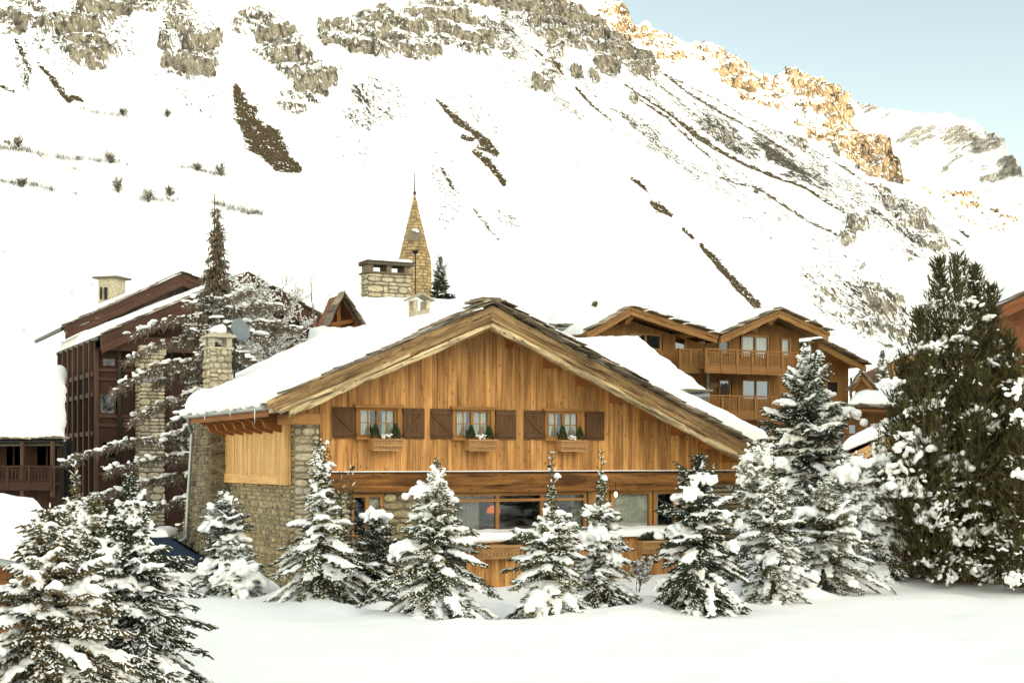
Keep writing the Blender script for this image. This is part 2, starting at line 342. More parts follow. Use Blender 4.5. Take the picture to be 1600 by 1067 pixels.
STREAK = [([(368, 142), (384, 175), (398, 205), (420, 222), (440, 248), (466, 260)], [5, 17, 19, 22, 17, 6], 1),
          ([(395, 190), (425, 205), (440, 235)], [5, 10, 6], 1),
          ([(682, 166), (700, 184), (722, 205), (740, 218), (760, 240), (776, 250)], [2, 5, 8, 6, 9, 4], 1), ([(740, 245), (765, 262), (788, 290)], [3, 6, 4], 1), ([(722, 228), (740, 232)], [3, 3], 1),
          ([(985, 283), (1000, 290), (1012, 302)], [2, 4, 2], 1), ([(1018, 320), (1030, 326), (1050, 335)], [4, 7, 3], 1), ([(1068, 353), (1082, 364)], [3, 3], 1), ([(1096, 375), (1120, 402), (1150, 438), (1172, 458), (1190, 474)], [4, 6, 6, 7, 5], 1),
          ([(1040, 110), (1100, 152), (1160, 184), (1240, 240)], [1.6, 2.6, 2.2, 2], .8), ([(975, 125), (1040, 168), (1090, 200), (1115, 215), (1170, 245), (1260, 290), (1320, 330)], [1.2, 2, 5, 4, 3, 2, 1.5], .9),
          ([(1000, 148), (1045, 180), (1090, 215), (1110, 232)], [1.5, 2.4, 1.8, 1], .8), ([(1095, 255), (1180, 280), (1260, 330), (1310, 358)], [1.2, 2, 3, 1.4], .7), ([(900, 135), (925, 160), (955, 185)], [1.5, 2.6, 1], .8),
          ([(60, 98), (85, 125), (108, 150)], [1.6, 4, 5], .95), ([(112, 145), (128, 152)], [3, 3], .9), ([(24, 60), (38, 90), (48, 112)], [2, 4, 2], .8), ([(0, 125), (20, 134)], [2, 2], .8),
          ([(830, 78), (860, 100), (880, 118)], [1.5, 3, 1.5], .8), ([(690, 262), (705, 292), (716, 300)], [2, 3, 2], .7), ([(735, 320), (760, 350), (780, 372)], [1.5, 3, 1.5], .65),
          ([(1500, 352), (1512, 364)], [2.5, 2.5], .9), ([(1488, 368), (1502, 378)], [2.5, 2], .9), ([(1150, 120), (1250, 175), (1300, 215)], [1, 2, 1], .6), ([(1030, 105), (1110, 140), (1200, 190), (1290, 240), (1380, 300)], [1.5, 1.6, 1.6, 1.6, 2], .6)]
def ell(px, py, L, wob):
    m = np.zeros_like(px)
    for (cx, cy, a, b, an, s) in L:
        c, q = math.cos(R_(an)), math.sin(R_(an)); dx = px-cx; dy = py-cy
        e = np.sqrt(((dx*c+dy*q)/a)**2+((-dx*q+dy*c)/b)**2)+wob
        m = np.maximum(m, s*(1-sst(0.72, 1.12, e)))
    return m
def streaks(px, py, wob):
    m = np.zeros_like(px)
    for pts, wd, s in STREAK:
        for i in range(len(pts)-1):
            (x0, y0), (x1, y1) = pts[i], pts[i+1]; dx, dy = x1-x0, y1-y0; L2 = dx*dx+dy*dy
            t = np.clip(((px-x0)*dx+(py-y0)*dy)/L2, 0, 1)
            d = np.hypot(px-x0-dx*t, py-y0-dy*t)*(1+wob); r = wd[i]*(1-t)+wd[i+1]*t
            m = np.maximum(m, s*(1-sst(0.6, 1.25, d/r)))
    return m
def al_(x, y): return (x*0.6+y*0.35)/0.695
def slope_plane(x, y): return Z0+GY*y-GX*x
def slope(x, y, want=False):
    """height of the near mountain side at (x, y)"""
    zp = slope_plane(x, y)
    px = CX+F*x/y; py = HZ-F*(zp-CZ)/y
    w1 = fbm(x/7, y/7, 4, 5); w2 = fbm(x/2.6, y/2.6, 3, 9)
    qx = px+14*fbm(x/16, y/16, 3, 31)+5*w1; qy = py+12*fbm(x/16+40, y/16, 3, 33)+4*w2
    rock = ell(qx, qy, ROCKS, 0.34*w1+0.18*w2); w3 = fbm(al_(x, y)/5, y/22, 4, 71); pep = ell(qx+30*w3, qy+10*w1, PEP, 0.5*w3)*(0.93+0.9*w3)
    st = streaks(px+1.5*w2, py+1.5*w1, 0.45*w2)
    pep = np.maximum(pep, 0.09+0.09*fbm(x/40, y/40, 2, 77))
    h = zp+5*fbm(x/90, y/90, 3, 2)+0.8*fbm(x/14, y/14, 3, 4)
    al = (x*0.6+y*0.35)/0.695                    # along the contour
    g = fbm(al/9, (y-x*0.58)/60, 3, 8); h += 0.7*g
    rel = 0.0
    for P, A, wf, sd_ in ((11.0, 1.0, 5.0, 12), (4.2, 0.8, 2.4, 14)):
        n = fbm(x/15, y/15, 4, sd_)*wf*1.6
        ph = (zp+n)/P; f = ph-np.floor(ph); stp = P*(np.floor(ph)+sst(0.40, 0.72, f))-n
        rel = rel+A*(stp-zp)*0.62
    rel = rel+1.6*np.abs(fbm(x/5, y/5, 4, 21))+2.2*fbm(x/11, y/11, 3, 23)
    m2 = sst(0.15, 0.75, rock)
    h = h+m2*rel+rock*1.8-0.5*st+0.25*pep*fbm(x/1.6, y/1.6, 2, 6)
    return (h, rock, pep, st, al) if want else h
def slope_at(px, py):
    """the point of the mountain side seen at a photograph position"""
    y = float(base_y(px, py)); a = (px-CX)/F; b = (HZ-py)/F
    ys = np.linspace(y*0.9, y*1.12, 160); z = slope(a*ys, ys)
    k = np.argmax(z-(CZ+b*ys) > 0); y = ys[k] if k else y
    return Vector((a*y, y, float(slope(np.array([a*y]), np.array([y]))[0])))
def mountain_mat(name, rockA, rockB, brown, scale=1.0, warm=False):
    t = NT(name)
    fl = t.attr('fl').outputs['Vector']; rk = t.attr('rock').outputs['Fac']; pp = t.attr('pep').outputs['Fac']; st = t.attr('streak').outputs['Fac']; stp = t.attr('steep').outputs['Fac']
    tc = t.n('TexCoord').outputs['Object']
    n1 = t.noise(tc, 0.55*scale, 6, 0.62); n2 = t.noise(t.mapn(fl, (1.0, 0.38, 1)), 0.85*scale, 5, 0.6); n3 = t.noise(t.mapn(tc, (1, 1, .35)), 0.5*scale, 6, 0.65)
    n4 = t.noise(t.mapn(fl, (1.0, 0.5, 1)), 2.2*scale, 3, 0.6)
    # rock where it is steep inside the outcrops
    a = t.math('MULTIPLY_ADD', stp, 0.62, t.math('MULTIPLY_ADD', n1, 2.1, -1.05))
    a = t.math('ADD', a, t.math('MULTIPLY_ADD', n4, 1.7, -0.85))
    a = t.math('ADD', a, t.math('MULTIPLY_ADD', rk, 0.52, -0.765))
    a = t.math('MULTIPLY', t.ramp(a, [(0.0, (0,)*3), (0.05, (1,)*3)]), t.ramp(rk, [(0.2, (0,)*3), (0.3, (1,)*3)]))
    # scattered stones
    b = t.math('ADD', t.math('MULTIPLY_ADD', n2, 0.5, t.math('MULTIPLY', n4, 0.5)), t.math('MULTIPLY', pp, 0.26))
    b = t.ramp(b, [(0.648, (0,)*3), (0.668, (1,)*3)])
    # bare strips
    c = t.ramp(t.math('ADD', t.math('MULTIPLY_ADD', st, 0.66, t.math('MULTIPLY_ADD', n4, 1.8, -0.9)), t.math('MULTIPLY_ADD', n1, 2.2, -1.1)), [(0.30, (0,)*3), (0.38, (1,)*3)])
    c = t.math('MULTIPLY', c, t.ramp(st, [(0.1, (0,)*3), (0.2, (1,)*3)]))
    rc = t.ramp(n3, [(0.30, tuple(q*.55 for q in rockA)), (0.42, rockA), (0.54, rockB), (0.72, tuple(min(1, q*1.3) for q in rockB))])
    v = t.n('TexVoronoi', feature='DISTANCE_TO_EDGE'); v.inputs['Scale'].default_value = 0.42*scale
    wv = t.n('VectorMath', operation='ADD'); t.l(t.mapn(tc, (1, 1, .6)), wv.inputs[0])
    nc = t.n('TexNoise'); nc.inputs['Scale'].default_value = 0.4*scale; t.l(tc, nc.inputs['Vector']); t.l(nc.outputs[1], wv.inputs[1]); t.l(wv.outputs[0], v.inputs['Vector'])
    rc = t.mix(t.ramp(v.outputs['Distance'], [(0.0, (0.25,)*3), (0.04, (0,)*3)]), rc, tuple(q*0.35 for q in rockA))
    bc = t.ramp(n1, [(0.35, tuple(q*0.6 for q in brown)), (0.65, brown)])
    col_ = t.mix(a, (0.88, 0.885, 0.88), rc)
    col_ = t.mix(t.math('MULTIPLY', b, t.math('SUBTRACT', 1.0, a)), col_, t.ramp(n1, [(0.4, tuple(q*0.5 for q in rockA)), (0.6, rockA)]))
    col_ = t.mix(c, col_, bc)
    t.l(col_, t.b.inputs['Base Color']); t.b.inputs['Roughness'].default_value = 0.9; t.b.inputs['Specular IOR Level'].default_value = 0.1
    hh = t.math('MULTIPLY', t.math('MAXIMUM', a, t.math('MAXIMUM', b, c)), t.math('MULTIPLY_ADD', n3, 1.6, t.math('MULTIPLY', t.ramp(v.outputs['Distance'], [(0, (0,)*3), (0.15, (1,)*3)]), 0.5)))
    hh = t.math('ADD', hh, t.math('MULTIPLY', n1, 0.12))
    t.bump(hh, 1.6/scale, 1.0); return t.m
M['mountain'] = mountain_mat('mountain_side', (0.145, 0.13, 0.105), (0.37, 0.335, 0.265), (0.13, 0.092, 0.05))
def grid_faces(nr, nc):
    i = np.arange((nr-1)*(nc-1)); r = i//(nc-1); c = i % (nc-1); a = r*nc+c
    return np.stack([a, a+1, a+nc+1, a+nc], 1)
def near_mountain():
    cols = np.concatenate([np.linspace(-420, -60, 40), np.arange(-55, 1655, 2.2), np.linspace(1660, 2060, 40)])
    rid = np.interp(cols, rx, ry); a = (cols-CX)/F
    top_py = rid; NR = 380
    t = np.linspace(0, 1, NR)[:, None]
    pyg = 765*(1-t)+top_py[None, :]*t
    Y = base_y(cols[None, :]+0*pyg, pyg); X = a[None, :]*Y
    # the crest, then the far side falling away
    ext = np.array([1, 4, 10, 20, 35, 60, 100, 160])[:, None]
    Ye = Y[-1][None, :]+ext; Xe = X[-1][None, :]+ext*0.25
    H, rk, pp, st, al = slope(X, Y, True)
    edge = sst(0.955, 1.0, t)
    dHy = np.gradient(H, axis=0)/np.maximum(np.gradient(Y, axis=0), 1e-3)
    dHx = np.gradient(H, axis=1)/np.gradient(X, axis=1)
    steep = sst(0.72, 1.35, np.hypot(dHy, dHx*0.8))
    He = H[-1][None, :]-ext*0.42-0.0*Xe
    Z = np.concatenate([H, He]); Xa = np.concatenate([X, Xe]); Ya = np.concatenate([Y, Ye])
    def pad(q): return np.concatenate([q, np.repeat(q[-1:], len(ext), 0)])
    V = np.stack([Xa, Ya, Z], -1).reshape(-1, 3)
    fl = np.stack([pad(al), (Ya-Xa*0.58)/1.16, 0*Xa], -1).reshape(-1, 3)
    o = mesh_obj('mountain_slope', V, grid_faces(Z.shape[0], Z.shape[1]), M['mountain'], None, True,
             {'rock': pad(rk).ravel(), 'pep': pad(pp).ravel(), 'streak': pad(st).ravel(), 'steep': pad(steep).ravel(), 'fl': fl})
    tag(o, 'snow covered mountain side with beige crags and bare brown strips', kind='structure')
near_mountain()
def crest_range(name, Y0, crest, cols, gx, gy, mat, label, amp, rocks, relP, depth=0.25, low=560, seed=40, NR=220, sc=1.0, brk=0.5):
    """a far range: its flank is a plane below a crest line read from the photograph"""
    cx = np.array([p[0] for p in crest], float); cy = np.array([p[1] for p in crest], float)
    rid = np.interp(cols, cx, cy); a = (cols-CX)/F
    t = np.linspace(0, 1, NR)[:, None]
    pyg = low*(1-t)+rid[None, :]*t
    z0 = CZ+(HZ-330)/F*Y0-gy*Y0-gx*((1450-CX)/F*Y0)
    Y = (z0-CZ)/((HZ-pyg)/F-gy-gx*a[None, :]); X = a[None, :]*Y; Zp = z0+gy*Y+gx*X
    w1 = fbm(X/(amp*9), Y/(amp*9), 5, seed); w2 = fbm(X/(amp*3), Y/(amp*3), 4, seed+3)
    px = cols[None, :]+0*pyg
    rk = ell(px+20*w1+8*w2, pyg+14*w2+10*w1, rocks, 0.3*w1+0.15*w2)
    rel = 0
    for P, sd_ in ((relP, 1), (relP*0.4, 2)):
        n = fbm(X/(P*1.6), Y/(P*1.6), 4, seed+sd_)*P*0.9
        ph = (Zp+n)/P; f = ph-np.floor(ph); rel = rel+(P*(np.floor(ph)+sst(0.38, 0.7, f))-n-Zp)*0.6
    gl = np.abs(fbm((X+Y*0.3)/(amp*5), Zp/(amp*16), 4, seed+9))
    H = Zp+amp*1.2*w1+(0.25+rk)*rel*0.7+amp*0.9*gl*(0.3+rk)+0.4*amp*fbm(X/(amp*1.2), Y/(amp*1.2), 3, seed+5)*(0.2+rk)
    dHy = np.gradient(H, axis=0)/np.gradient(Y, axis=0); dHx = np.gradient(H, axis=1)/np.gradient(X, axis=1)
    g0 = math.hypot(gx, gy); steep = sst(g0*1.15, g0*2.1, np.hypot(dHy, dHx))
    ext = np.array([.004, .015, .04, .1, .3])[:, None]*Y0
    Z = np.concatenate([H, H[-1:]-ext*brk]); Xa = np.concatenate([X, X[-1:]+ext*0.2]); Ya = np.concatenate([Y, Y[-1:]+ext])
    pad = lambda q: np.concatenate([q, np.repeat(q[-1:], len(ext), 0)])
    V = np.stack([Xa, Ya, Z], -1).reshape(-1, 3)
    fl = np.stack([Xa+0.3*Ya, Ya, 0*Xa], -1).reshape(-1, 3)
    o = mesh_obj(name, V, grid_faces(Z.shape[0], Z.shape[1]), mat, None, True,
                 {'rock': pad(rk).ravel(), 'pep': pad(0.15+0.35*rk).ravel(), 'streak': pad(0*rk).ravel(), 'steep': pad(steep).ravel(), 'fl': fl})
    tag(o, label, kind='structure')
M['golden'] = mountain_mat('sunlit_ridge', (0.13, 0.105, 0.08), (0.27, 0.235, 0.19), (0.1, 0.08, 0.05), 0.16)
M['farmt'] = mountain_mat('far_mountain', (0.52, 0.48, 0.43), (0.68, 0.64, 0.58), (0.1, 0.08, 0.05), 0.06)
crest_range('sunlit_ridge', 2200, [(780, -60), (900, -8), (930, -2), (972, 14), (990, 30), (1015, 40), (1035, 50), (1072, 70), (1105, 70), (1125, 74), (1148, 88), (1160, 100), (1190, 108), (1205, 114), (1218, 108), (1245, 106), (1262, 110), (1290, 122), (1302, 134), (1325, 152), (1345, 172), (1362, 200), (1385, 218), (1398, 240), (1406, 262), (1412, 275), (1440, 290), (1480, 292), (1520, 292), (1600, 300), (1700, 305)],
            np.concatenate([np.arange(760, 1700, 2.4)]), -0.28, 0.62, M['golden'], 'sunlit golden rock ridge dusted with snow behind the slope', 14,
            [(1000, 50, 110, 26, 33, .62), (1170, 130, 120, 34, 33, .66), (1290, 200, 110, 40, 42, .7), (1390, 250, 50, 34, 50, .75), (1520, 330, 110, 36, 15, .5), (1110, 78, 50, 14, 25, .8), (1270, 130, 62, 34, 35, 1), (1310, 165, 30, 26, 30, 1), (1140, 120, 60, 16, 35, .8), (1180, 130, 26, 14, 10, .9), (1010, 60, 70, 16, 32, .8), (1385, 245, 26, 30, 60, 1), (1360, 240, 26, 20, 40, .9), (1300, 210, 30, 20, 40, .7), (1560, 320, 60, 26, 20, .5), (1500, 330, 60, 14, 20, .4), (1230, 140, 40, 16, 60, .7), (980, 25, 40, 12, 30, .8)], 46, low=520, sc=1)
crest_range('far_mountain', 4800, [(1240, 210), (1300, 175), (1335, 160), (1355, 161), (1372, 168), (1385, 172), (1400, 170), (1412, 176), (1440, 178), (1470, 176), (1500, 182), (1520, 190), (1535, 200), (1555, 208), (1565, 216), (1575, 235), (1585, 255), (1600, 276), (1700, 330)],
            np.arange(1230, 1700, 2.4), 0.50, 0.24, M['farmt'], 'pale snowy mountain far behind the golden ridge', 22,
            [(1360, 166, 26, 8, 10, .8), (1430, 210, 34, 10, -25, .6), (1500, 215, 50, 9, -8, .7), (1540, 232, 50, 10, -15, .7), (1480, 250, 20, 9, -40, .6), (1590, 265, 18, 34, 60, .9), (1560, 285, 26, 14, -20, .7), (1550, 205, 30, 10, 40, .7)], 60, low=420, seed=60, brk=0.4)

# range on the other side of the valley, towards the sun: it shades the village
def shade_range():
    n = 90; V = []; Fc = []
    for i in range(n):
        a = R_(-175+i*(230/(n-1)))           # direction round the sun's side
        base = math.atan2(SUN_AZ[1], SUN_AZ[0]); ang = base+a*0.42
        dx, dy = math.cos(ang), math.sin(ang)
        hh = 905+55*float(fbm(np.array([i*0.35]), np.array([3.0]), 3, 3)[0])
        for r, z in ((2000, -2), (2500, hh*0.45), (3000, hh), (3500, hh*0.5), (4200, -2)):
            V.append((dx*r, dy*r, z))
    for i in range(n-1):
        for k in range(4): Fc.append((i*5+k, (i+1)*5+k, (i+1)*5+k+1, i*5+k+1))
    o = mesh_obj('hills', V, Fc, M['snow'], None, True); tag(o, 'snowy hills across the valley that keep the village in shade', kind='structure')
shade_range()

# ------------------------------------------------------------------ ground
LIP = [(-200, 28), (0, 33), (250, 37), (300, 36), (420, 32), (560, 28), (700, 25.8), (800, 26.2), (950, 27), (1050, 28.6), (1200, 31), (1300, 33.5), (1450, 35), (1600, 35.5), (1900, 36)]
lx = np.array([p[0] for p in LIP], float); ly = np.array([p[1] for p in LIP], float)
MOUNDS = [(765, 29.5, .7, .42), (600, 29.8, .6, .35), (660, 28.5, .5, .25), (1000, 28.8, .45, .25), (1150, 30.5, .5, .35), (1245, 31, .55, .4), (1345, 34, .6, .35), (420, 32.5, .5, .2), (470, 30.6, .6, .25), (300, 37, 1.2, .35), (240, 38, 1.2, .4), (900, 27.6, .4, .12), (1400, 35.2, .5, .3), (1480, 35, .4, .15), (835, 30, .6, .2)]
def ground_z(x, y):
    x = np.asarray(x, float); y = np.asarray(y, float)
    px = CX+F*x/np.maximum(y, 1); near = sst(6, 12, y)*(1-sst(60, 90, y))*(1-sst(30, 50, np.abs(x)))
    lip = np.interp(px, lx, ly); d = y-lip
    z = 0.10*np.exp(-(d+0.2)**2/0.8)-0.30*sst(0.3, 1.6, d)*(1-sst(4, 8, d))
    z = z+0.11*fbm(x/2.2, y/2.2, 3, 51)+0.10*fbm(x/6, y/6, 2, 52)+0.02*fbm(x/0.5, y/0.5, 3, 53)+0.16*np.maximum(0, fbm(x/1.1, y/1.1, 3, 55))*sst(-0.3, 0.6, d)
    for (mx, my, mr, mh) in MOUNDS:
        cx_ = (mx-CX)/F*my; z = z+mh*np.exp(-((x-cx_)**2+((y-my)*1.2)**2)/(mr*mr))
    return z*near
def ground():
    def ax(lo, hi, st, far):
        c = list(np.arange(lo, hi+1e-6, st)); s_ = st
        while c[-1] < far: s_ *= 1.22; c.append(c[-1]+s_)
        s_ = st
        while c[0] > -far: s_ *= 1.22; c.insert(0, c[0]-s_)
        return np.array(c)
    xs = ax(-17, 17, 0.13, 5200); ys = ax(8, 46, 0.13, 5200)
    X, Y = np.meshgrid(xs, ys); Z = ground_z(X, Y)
    Z = np.where(Y > 200, Z-2.5, Z)
    o = mesh_obj('ground', np.stack([X, Y, Z], -1).reshape(-1, 3), grid_faces(len(ys), len(xs)), M['snow'], None, True)
    tag(o, 'snow covered ground', kind='structure')
ground()
def gz(x, y): return float(ground_z(np.array([x]), np.array([y]))[0])

# ------------------------------------------------------------------ building helpers
def ico(sub=1):
    t = (1+5**.5)/2
    v = [(-1, t, 0), (1, t, 0), (-1, -t, 0), (1, -t, 0), (0, -1, t), (0, 1, t), (0, -1, -t), (0, 1, -t), (t, 0, -1), (t, 0, 1), (-t, 0, -1), (-t, 0, 1)]
    f = [(0, 11, 5), (0, 5, 1), (0, 1, 7), (0, 7, 10), (0, 10, 11), (1, 5, 9), (5, 11, 4), (11, 10, 2), (10, 7, 6), (7, 1, 8), (3, 9, 4), (3, 4, 2), (3, 2, 6), (3, 6, 8), (3, 8, 9), (4, 9, 5), (2, 4, 11), (6, 2, 10), (8, 6, 7), (9, 8, 1)]
    v = [np.array(p)/np.linalg.norm(p) for p in v]
    for _ in range(sub):
        nf = []; mc = {}
        def mid(a, b):
            k = (min(a, b), max(a, b))
            if k not in mc:
                p = v[a]+v[b]; v.append(p/np.linalg.norm(p)); mc[k] = len(v)-1
            return mc[k]
        for a, b, c in f:
            x, y, z = mid(a, b), mid(b, c), mid(c, a); nf += [(a, x, z), (b, y, x), (c, z, y), (x, y, z)]
        f = nf
    return np.array(v), np.array(f)
ICO0 = ico(0); ICO1 = ico(1); ICO2 = ico(2)
def blobs(C, A, X=None, tmpl=ICO1):
    """ellipsoids: centres (n,3), half axes (n,3), long direction X (n,3)"""
    C = np.asarray(C, float); A = np.asarray(A, float); n = len(C)
    if X is None: X = np.tile([1., 0, 0], (n, 1))
    X = np.asarray(X, float); X = X/np.maximum(np.linalg.norm(X, axis=1, keepdims=True), 1e-6)
    Y = np.cross([0, 0, 1.], X); nn = np.linalg.norm(Y, axis=1, keepdims=True); Y = np.where(nn > 1e-3, Y/np.maximum(nn, 1e-6), [0, 1., 0]); Z = np.cross(X, Y)
    tv, tf = tmpl
    V = C[:, None, :]+(tv[None, :, 0:1]*A[:, None, 0:1])*X[:, None, :]+(tv[None, :, 1:2]*A[:, None, 1:2])*Y[:, None, :]+(tv[None, :, 2:3]*A[:, None, 2:3])*Z[:, None, :]
    Fc = tf[None]+(np.arange(n)*len(tv))[:, None, None]
    return V.reshape(-1, 3), Fc.reshape(-1, tf.shape[1])
def remesh(V, Fc, voxel, noise=0.0, seed=0):
    me = bpy.data.meshes.new('tmp'); me.from_pydata(V.tolist(), [], Fc.tolist()); o = bpy.data.objects.new('tmp', me); col.objects.link(o)
    m = o.modifiers.new('r', 'REMESH'); m.mode = 'VOXEL'; m.voxel_size = voxel
    dg = bpy.context.evaluated_depsgraph_get(); dg.update(); m2 = bpy.data.meshes.new_from_object(o.evaluated_get(dg))
    bpy.data.objects.remove(o); bpy.data.meshes.remove(me)
    n = len(m2.vertices); W = np.empty(n*3); m2.vertices.foreach_get('co', W); W = W.reshape(-1, 3)
    N = np.empty(n*3); m2.vertex_normals.foreach_get('vector', N); N = N.reshape(-1, 3)
    nf = len(m2.polygons); lt = np.empty(nf, int); m2.polygons.foreach_get('loop_total', lt); li = np.empty(len(m2.loops), int); m2.loops.foreach_get('vertex_index', li)
    st = np.concatenate([[0], np.cumsum(lt)[:-1]]); q = lt == 4
    Q = li[st[q][:, None]+np.arange(4)]; T = li[st[~q][:, None]+np.arange(3)] if (~q).any() else None
    bpy.data.meshes.remove(m2)
    if noise: W = W+N*(noise*(fbm(W[:, 0]/(voxel*4)+W[:, 2]/(voxel*5), W[:, 1]/(voxel*4)-W[:, 2]/(voxel*6), 2, seed))[:, None])
    return W, [Q] if T is None else [Q, T]
def roof_slab(fr, pts, th, name, mat, parent):
    """pts: four (s, d, z) corners of the top; a slab th thick below"""
    m = MB(); P = [fr.pt(*p) for p in pts]; m.poly([p-Vector((0, 0, th)) for p in P], (0, 0, th)); return m.build(name, mat, parent)
def snow_slab(C, th, name, parent, mat=None, edge=0.3, seed=1, res=0.14, wob=0.10, over=0.05, round_=(1, 1, 1, 1), lump=0.05, org=None, taper=None, sag=0.0):
    """blanket of snow over the quad C (world corners: u0v0, u1v0, u1v1, u0v1)"""
    C = [Vector(c) for c in C]
    lu = ((C[1]-C[0]).length+(C[2]-C[3]).length)/2; lv = ((C[3]-C[0]).length+(C[2]-C[1]).length)/2
    def ax(L):
        n = max(8, int(L/res)); t = np.linspace(0, 1, n)
        ends = np.array([0, .004, .012, .025, .045, .07, .1, .14, .19])*min(1, edge*1.6)/max(L, 0.3)*5
        ends = ends[ends < .45]; mid = t[(t > ends[-1]) & (t < 1-ends[-1])]
        return np.concatenate([ends, mid, (1-ends)[::-1]])
    U, V = np.meshgrid(ax(lu), ax(lv)); c = np.array([list(q) for q in C])
    P = c[0]*((1-U)*(1-V))[..., None]+c[1]*(U*(1-V))[..., None]+c[2]*(U*V)[..., None]+c[3]*((1-U)*V)[..., None]
    du = np.array(list((C[1]-C[0]).normalized())); dv = np.array(list((C[3]-C[0]).normalized()))
    eu0, eu1, ev0, ev1 = U*lu, (1-U)*lu, V*lv, (1-V)*lv
    big = 1e3; e = np.minimum(np.minimum(eu0 if round_[0] else big+0*U, eu1 if round_[1] else big+0*U), np.minimum(ev0 if round_[2] else big+0*U, ev1 if round_[3] else big+0*U))
    prof = np.sqrt(np.clip(1-(1-np.clip(e/edge, 0, 1))**2, 0, 1))
    a = U*lu+seed*13.1; b = V*lv+seed*7.7
    n1 = fbm(a/1.6, b/1.6, 3, seed); n2 = fbm(a/0.35, b/0.35, 3, seed+3)
    T = th*(1 if taper is None else (taper[0]*(1-U)*(1-V)+taper[1]*U*(1-V)+taper[2]*U*V+taper[3]*(1-U)*V))
    H = T*prof*(1+0.16*n1)+lump*n2*prof
    # ragged, slightly bulging rim
    k = np.clip(1-e/(edge*0.9), 0, 1)
    sgn_u = np.where(eu0 < eu1, -1., 1.)*(np.minimum(eu0, eu1) < edge)*np.where(eu0 < eu1, round_[0], round_[1])
    sgn_v = np.where(ev0 < ev1, -1., 1.)*(np.minimum(ev0, ev1) < edge)*np.where(ev0 < ev1, round_[2], round_[3])
    wn_ = over+wob*fbm(a/0.45, b/0.45, 3, seed+8)
    P = P+du*(sgn_u*k*wn_)[..., None]+dv*(sgn_v*k*wn_)[..., None]
    top = P.copy(); top[..., 2] += H; bot = P.copy(); bot[..., 2] -= 0.02+sag*k*(prof < .9)*np.clip(n2+.5, 0, 1)
    nr, nc = U.shape; n = nr*nc; FT = grid_faces(nr, nc); FB = FT[:, ::-1]+n
    r = np.concatenate([np.arange(nc), np.arange(1, nr)*nc+nc-1, (nr-1)*nc+np.arange(nc-2, -1, -1), np.arange(nr-2, -1, -1)*nc])
    FS = np.stack([r[:-1], r[:-1]+n, r[1:]+n, r[1:]], 1)
    return mesh_obj(name, np.concatenate([top.reshape(-1, 3), bot.reshape(-1, 3)]), np.concatenate([FT, FB, FS]), mat or M['snow_roof'], parent, True, org=org)
def stones(name, o0, uv, out, poly, ch, cw, mat, parent, prot=0.04, seed=1, jit=0.3, gap=0.012, mortar=True, thick=0.3):
    """rubble face: o0 origin, uv horizontal direction, out outward normal; poly(z) -> (a0, a1) extent of the wall at height z, or None. poly.z0, poly.z1"""
    rr = random.Random(seed); m = MB(); z = poly['z0']; uv = Vector(uv); out = Vector(out); o0 = Vector(o0)
    while z < poly['z1']-0.02:
        h = min(ch*(0.6+0.8*rr.random()), poly['z1']-z)
        if poly['z1']-z-h < ch*0.3: h = poly['z1']-z
        a0, a1 = poly['ext'](z+h/2); a = a0
        while a < a1-0.01:
            wd = min(cw*(0.45+1.1*rr.random()), a1-a)
            if a1-a-wd < cw*0.3: wd = a1-a
            sub = [(a, wd, z, h)]
            if h > ch*0.95 and rr.random() < 0.35: sub = [(a, wd, z, h*0.5), (a, wd, z+h*0.5, h*0.5)]
            for (sa, sw, sz, sh) in sub:
                jj = lambda q: (rr.random()-.5)*jit*q
                p = prot*(0.3+rr.random()); g = gap; q = [(sa+g+abs(jj(sw))*.35, sz+g+abs(jj(sh))*.6), (sa+sw-g-abs(jj(sw))*.35, sz+g+abs(jj(sh))*.6), (sa+sw-g-abs(jj(sw))*.35, sz+sh-g-abs(jj(sh))*.6), (sa+g+abs(jj(sw))*.35, sz+sh-g-abs(jj(sh))*.6)]
                oct_ = []
                for i in range(4):
                    x0, y0 = q[i]; x1, y1 = q[(i+1) % 4]; c = .22+.12*rr.random()
                    oct_ += [(x0+(x1-x0)*c, y0+(y1-y0)*c), (x0+(x1-x0)*(1-c), y0+(y1-y0)*(1-c))]
                mx = sum(x for x, _ in oct_)/8; my = sum(y for _, y in oct_)/8
                V = []
                for k, (f, pp) in enumerate(((1.04, -0.01), (1.0, p*.6), (0.72, p))):
                    for (x, y) in oct_:
                        V.append(o0+uv*(mx+(x-mx)*f)+Vector((0, 0, my+(y-my)*f))+out*(pp+(jj(p) if k == 2 else 0)))
                Fc = [(i, (i+1) % 8, 8+(i+1) % 8, 8+i) for i in range(8)]+[(8+i, 8+(i+1) % 8, 16+(i+1) % 8, 16+i) for i in range(8)]+[tuple(range(16, 24))]
                m.add(V, Fc, rr.random())
            a += wd
        z += h
    return m.build(name, mat, parent)
def planks(m, fr, axis, a0, a1, z0, ztop, dep, wd=0.16, th=0.03, holes=(), out=-1, grain='z'):
    """vertical boards along s ('s', at depth dep) or along d ('d', at s = dep)"""
    a = a0
    while a < a1-0.01:
        w_ = min(wd*(0.75+0.5*rnd.random()), a1-a); mid = a+w_/2; zt = min(ztop(a+.005), ztop(a+w_-.005)) if callable(ztop) else ztop
        segs = [(z0, zt)]
        for (h0, h1, y0, y1) in holes:
            if mid > h0 and mid < h1:
                ns = []
                for (b, t) in segs:
                    if y0 > b: ns.append((b, min(t, y0)))
                    if y1 < t: ns.append((max(b, y1), t))
                segs = ns
        off = rnd.random()*0.012; v = rnd.random()
        for (b, t) in segs:
            if t-b < .02: continue
            if axis == 's': m.fbox(fr, a+.003, a+w_-.003, dep+out*(th+off), dep, b, t, 'z', v)
            else: m.fbox(fr, dep+out*(th+off), dep, a+.003, a+w_-.003, b, t, 'z', v)
        a += w_
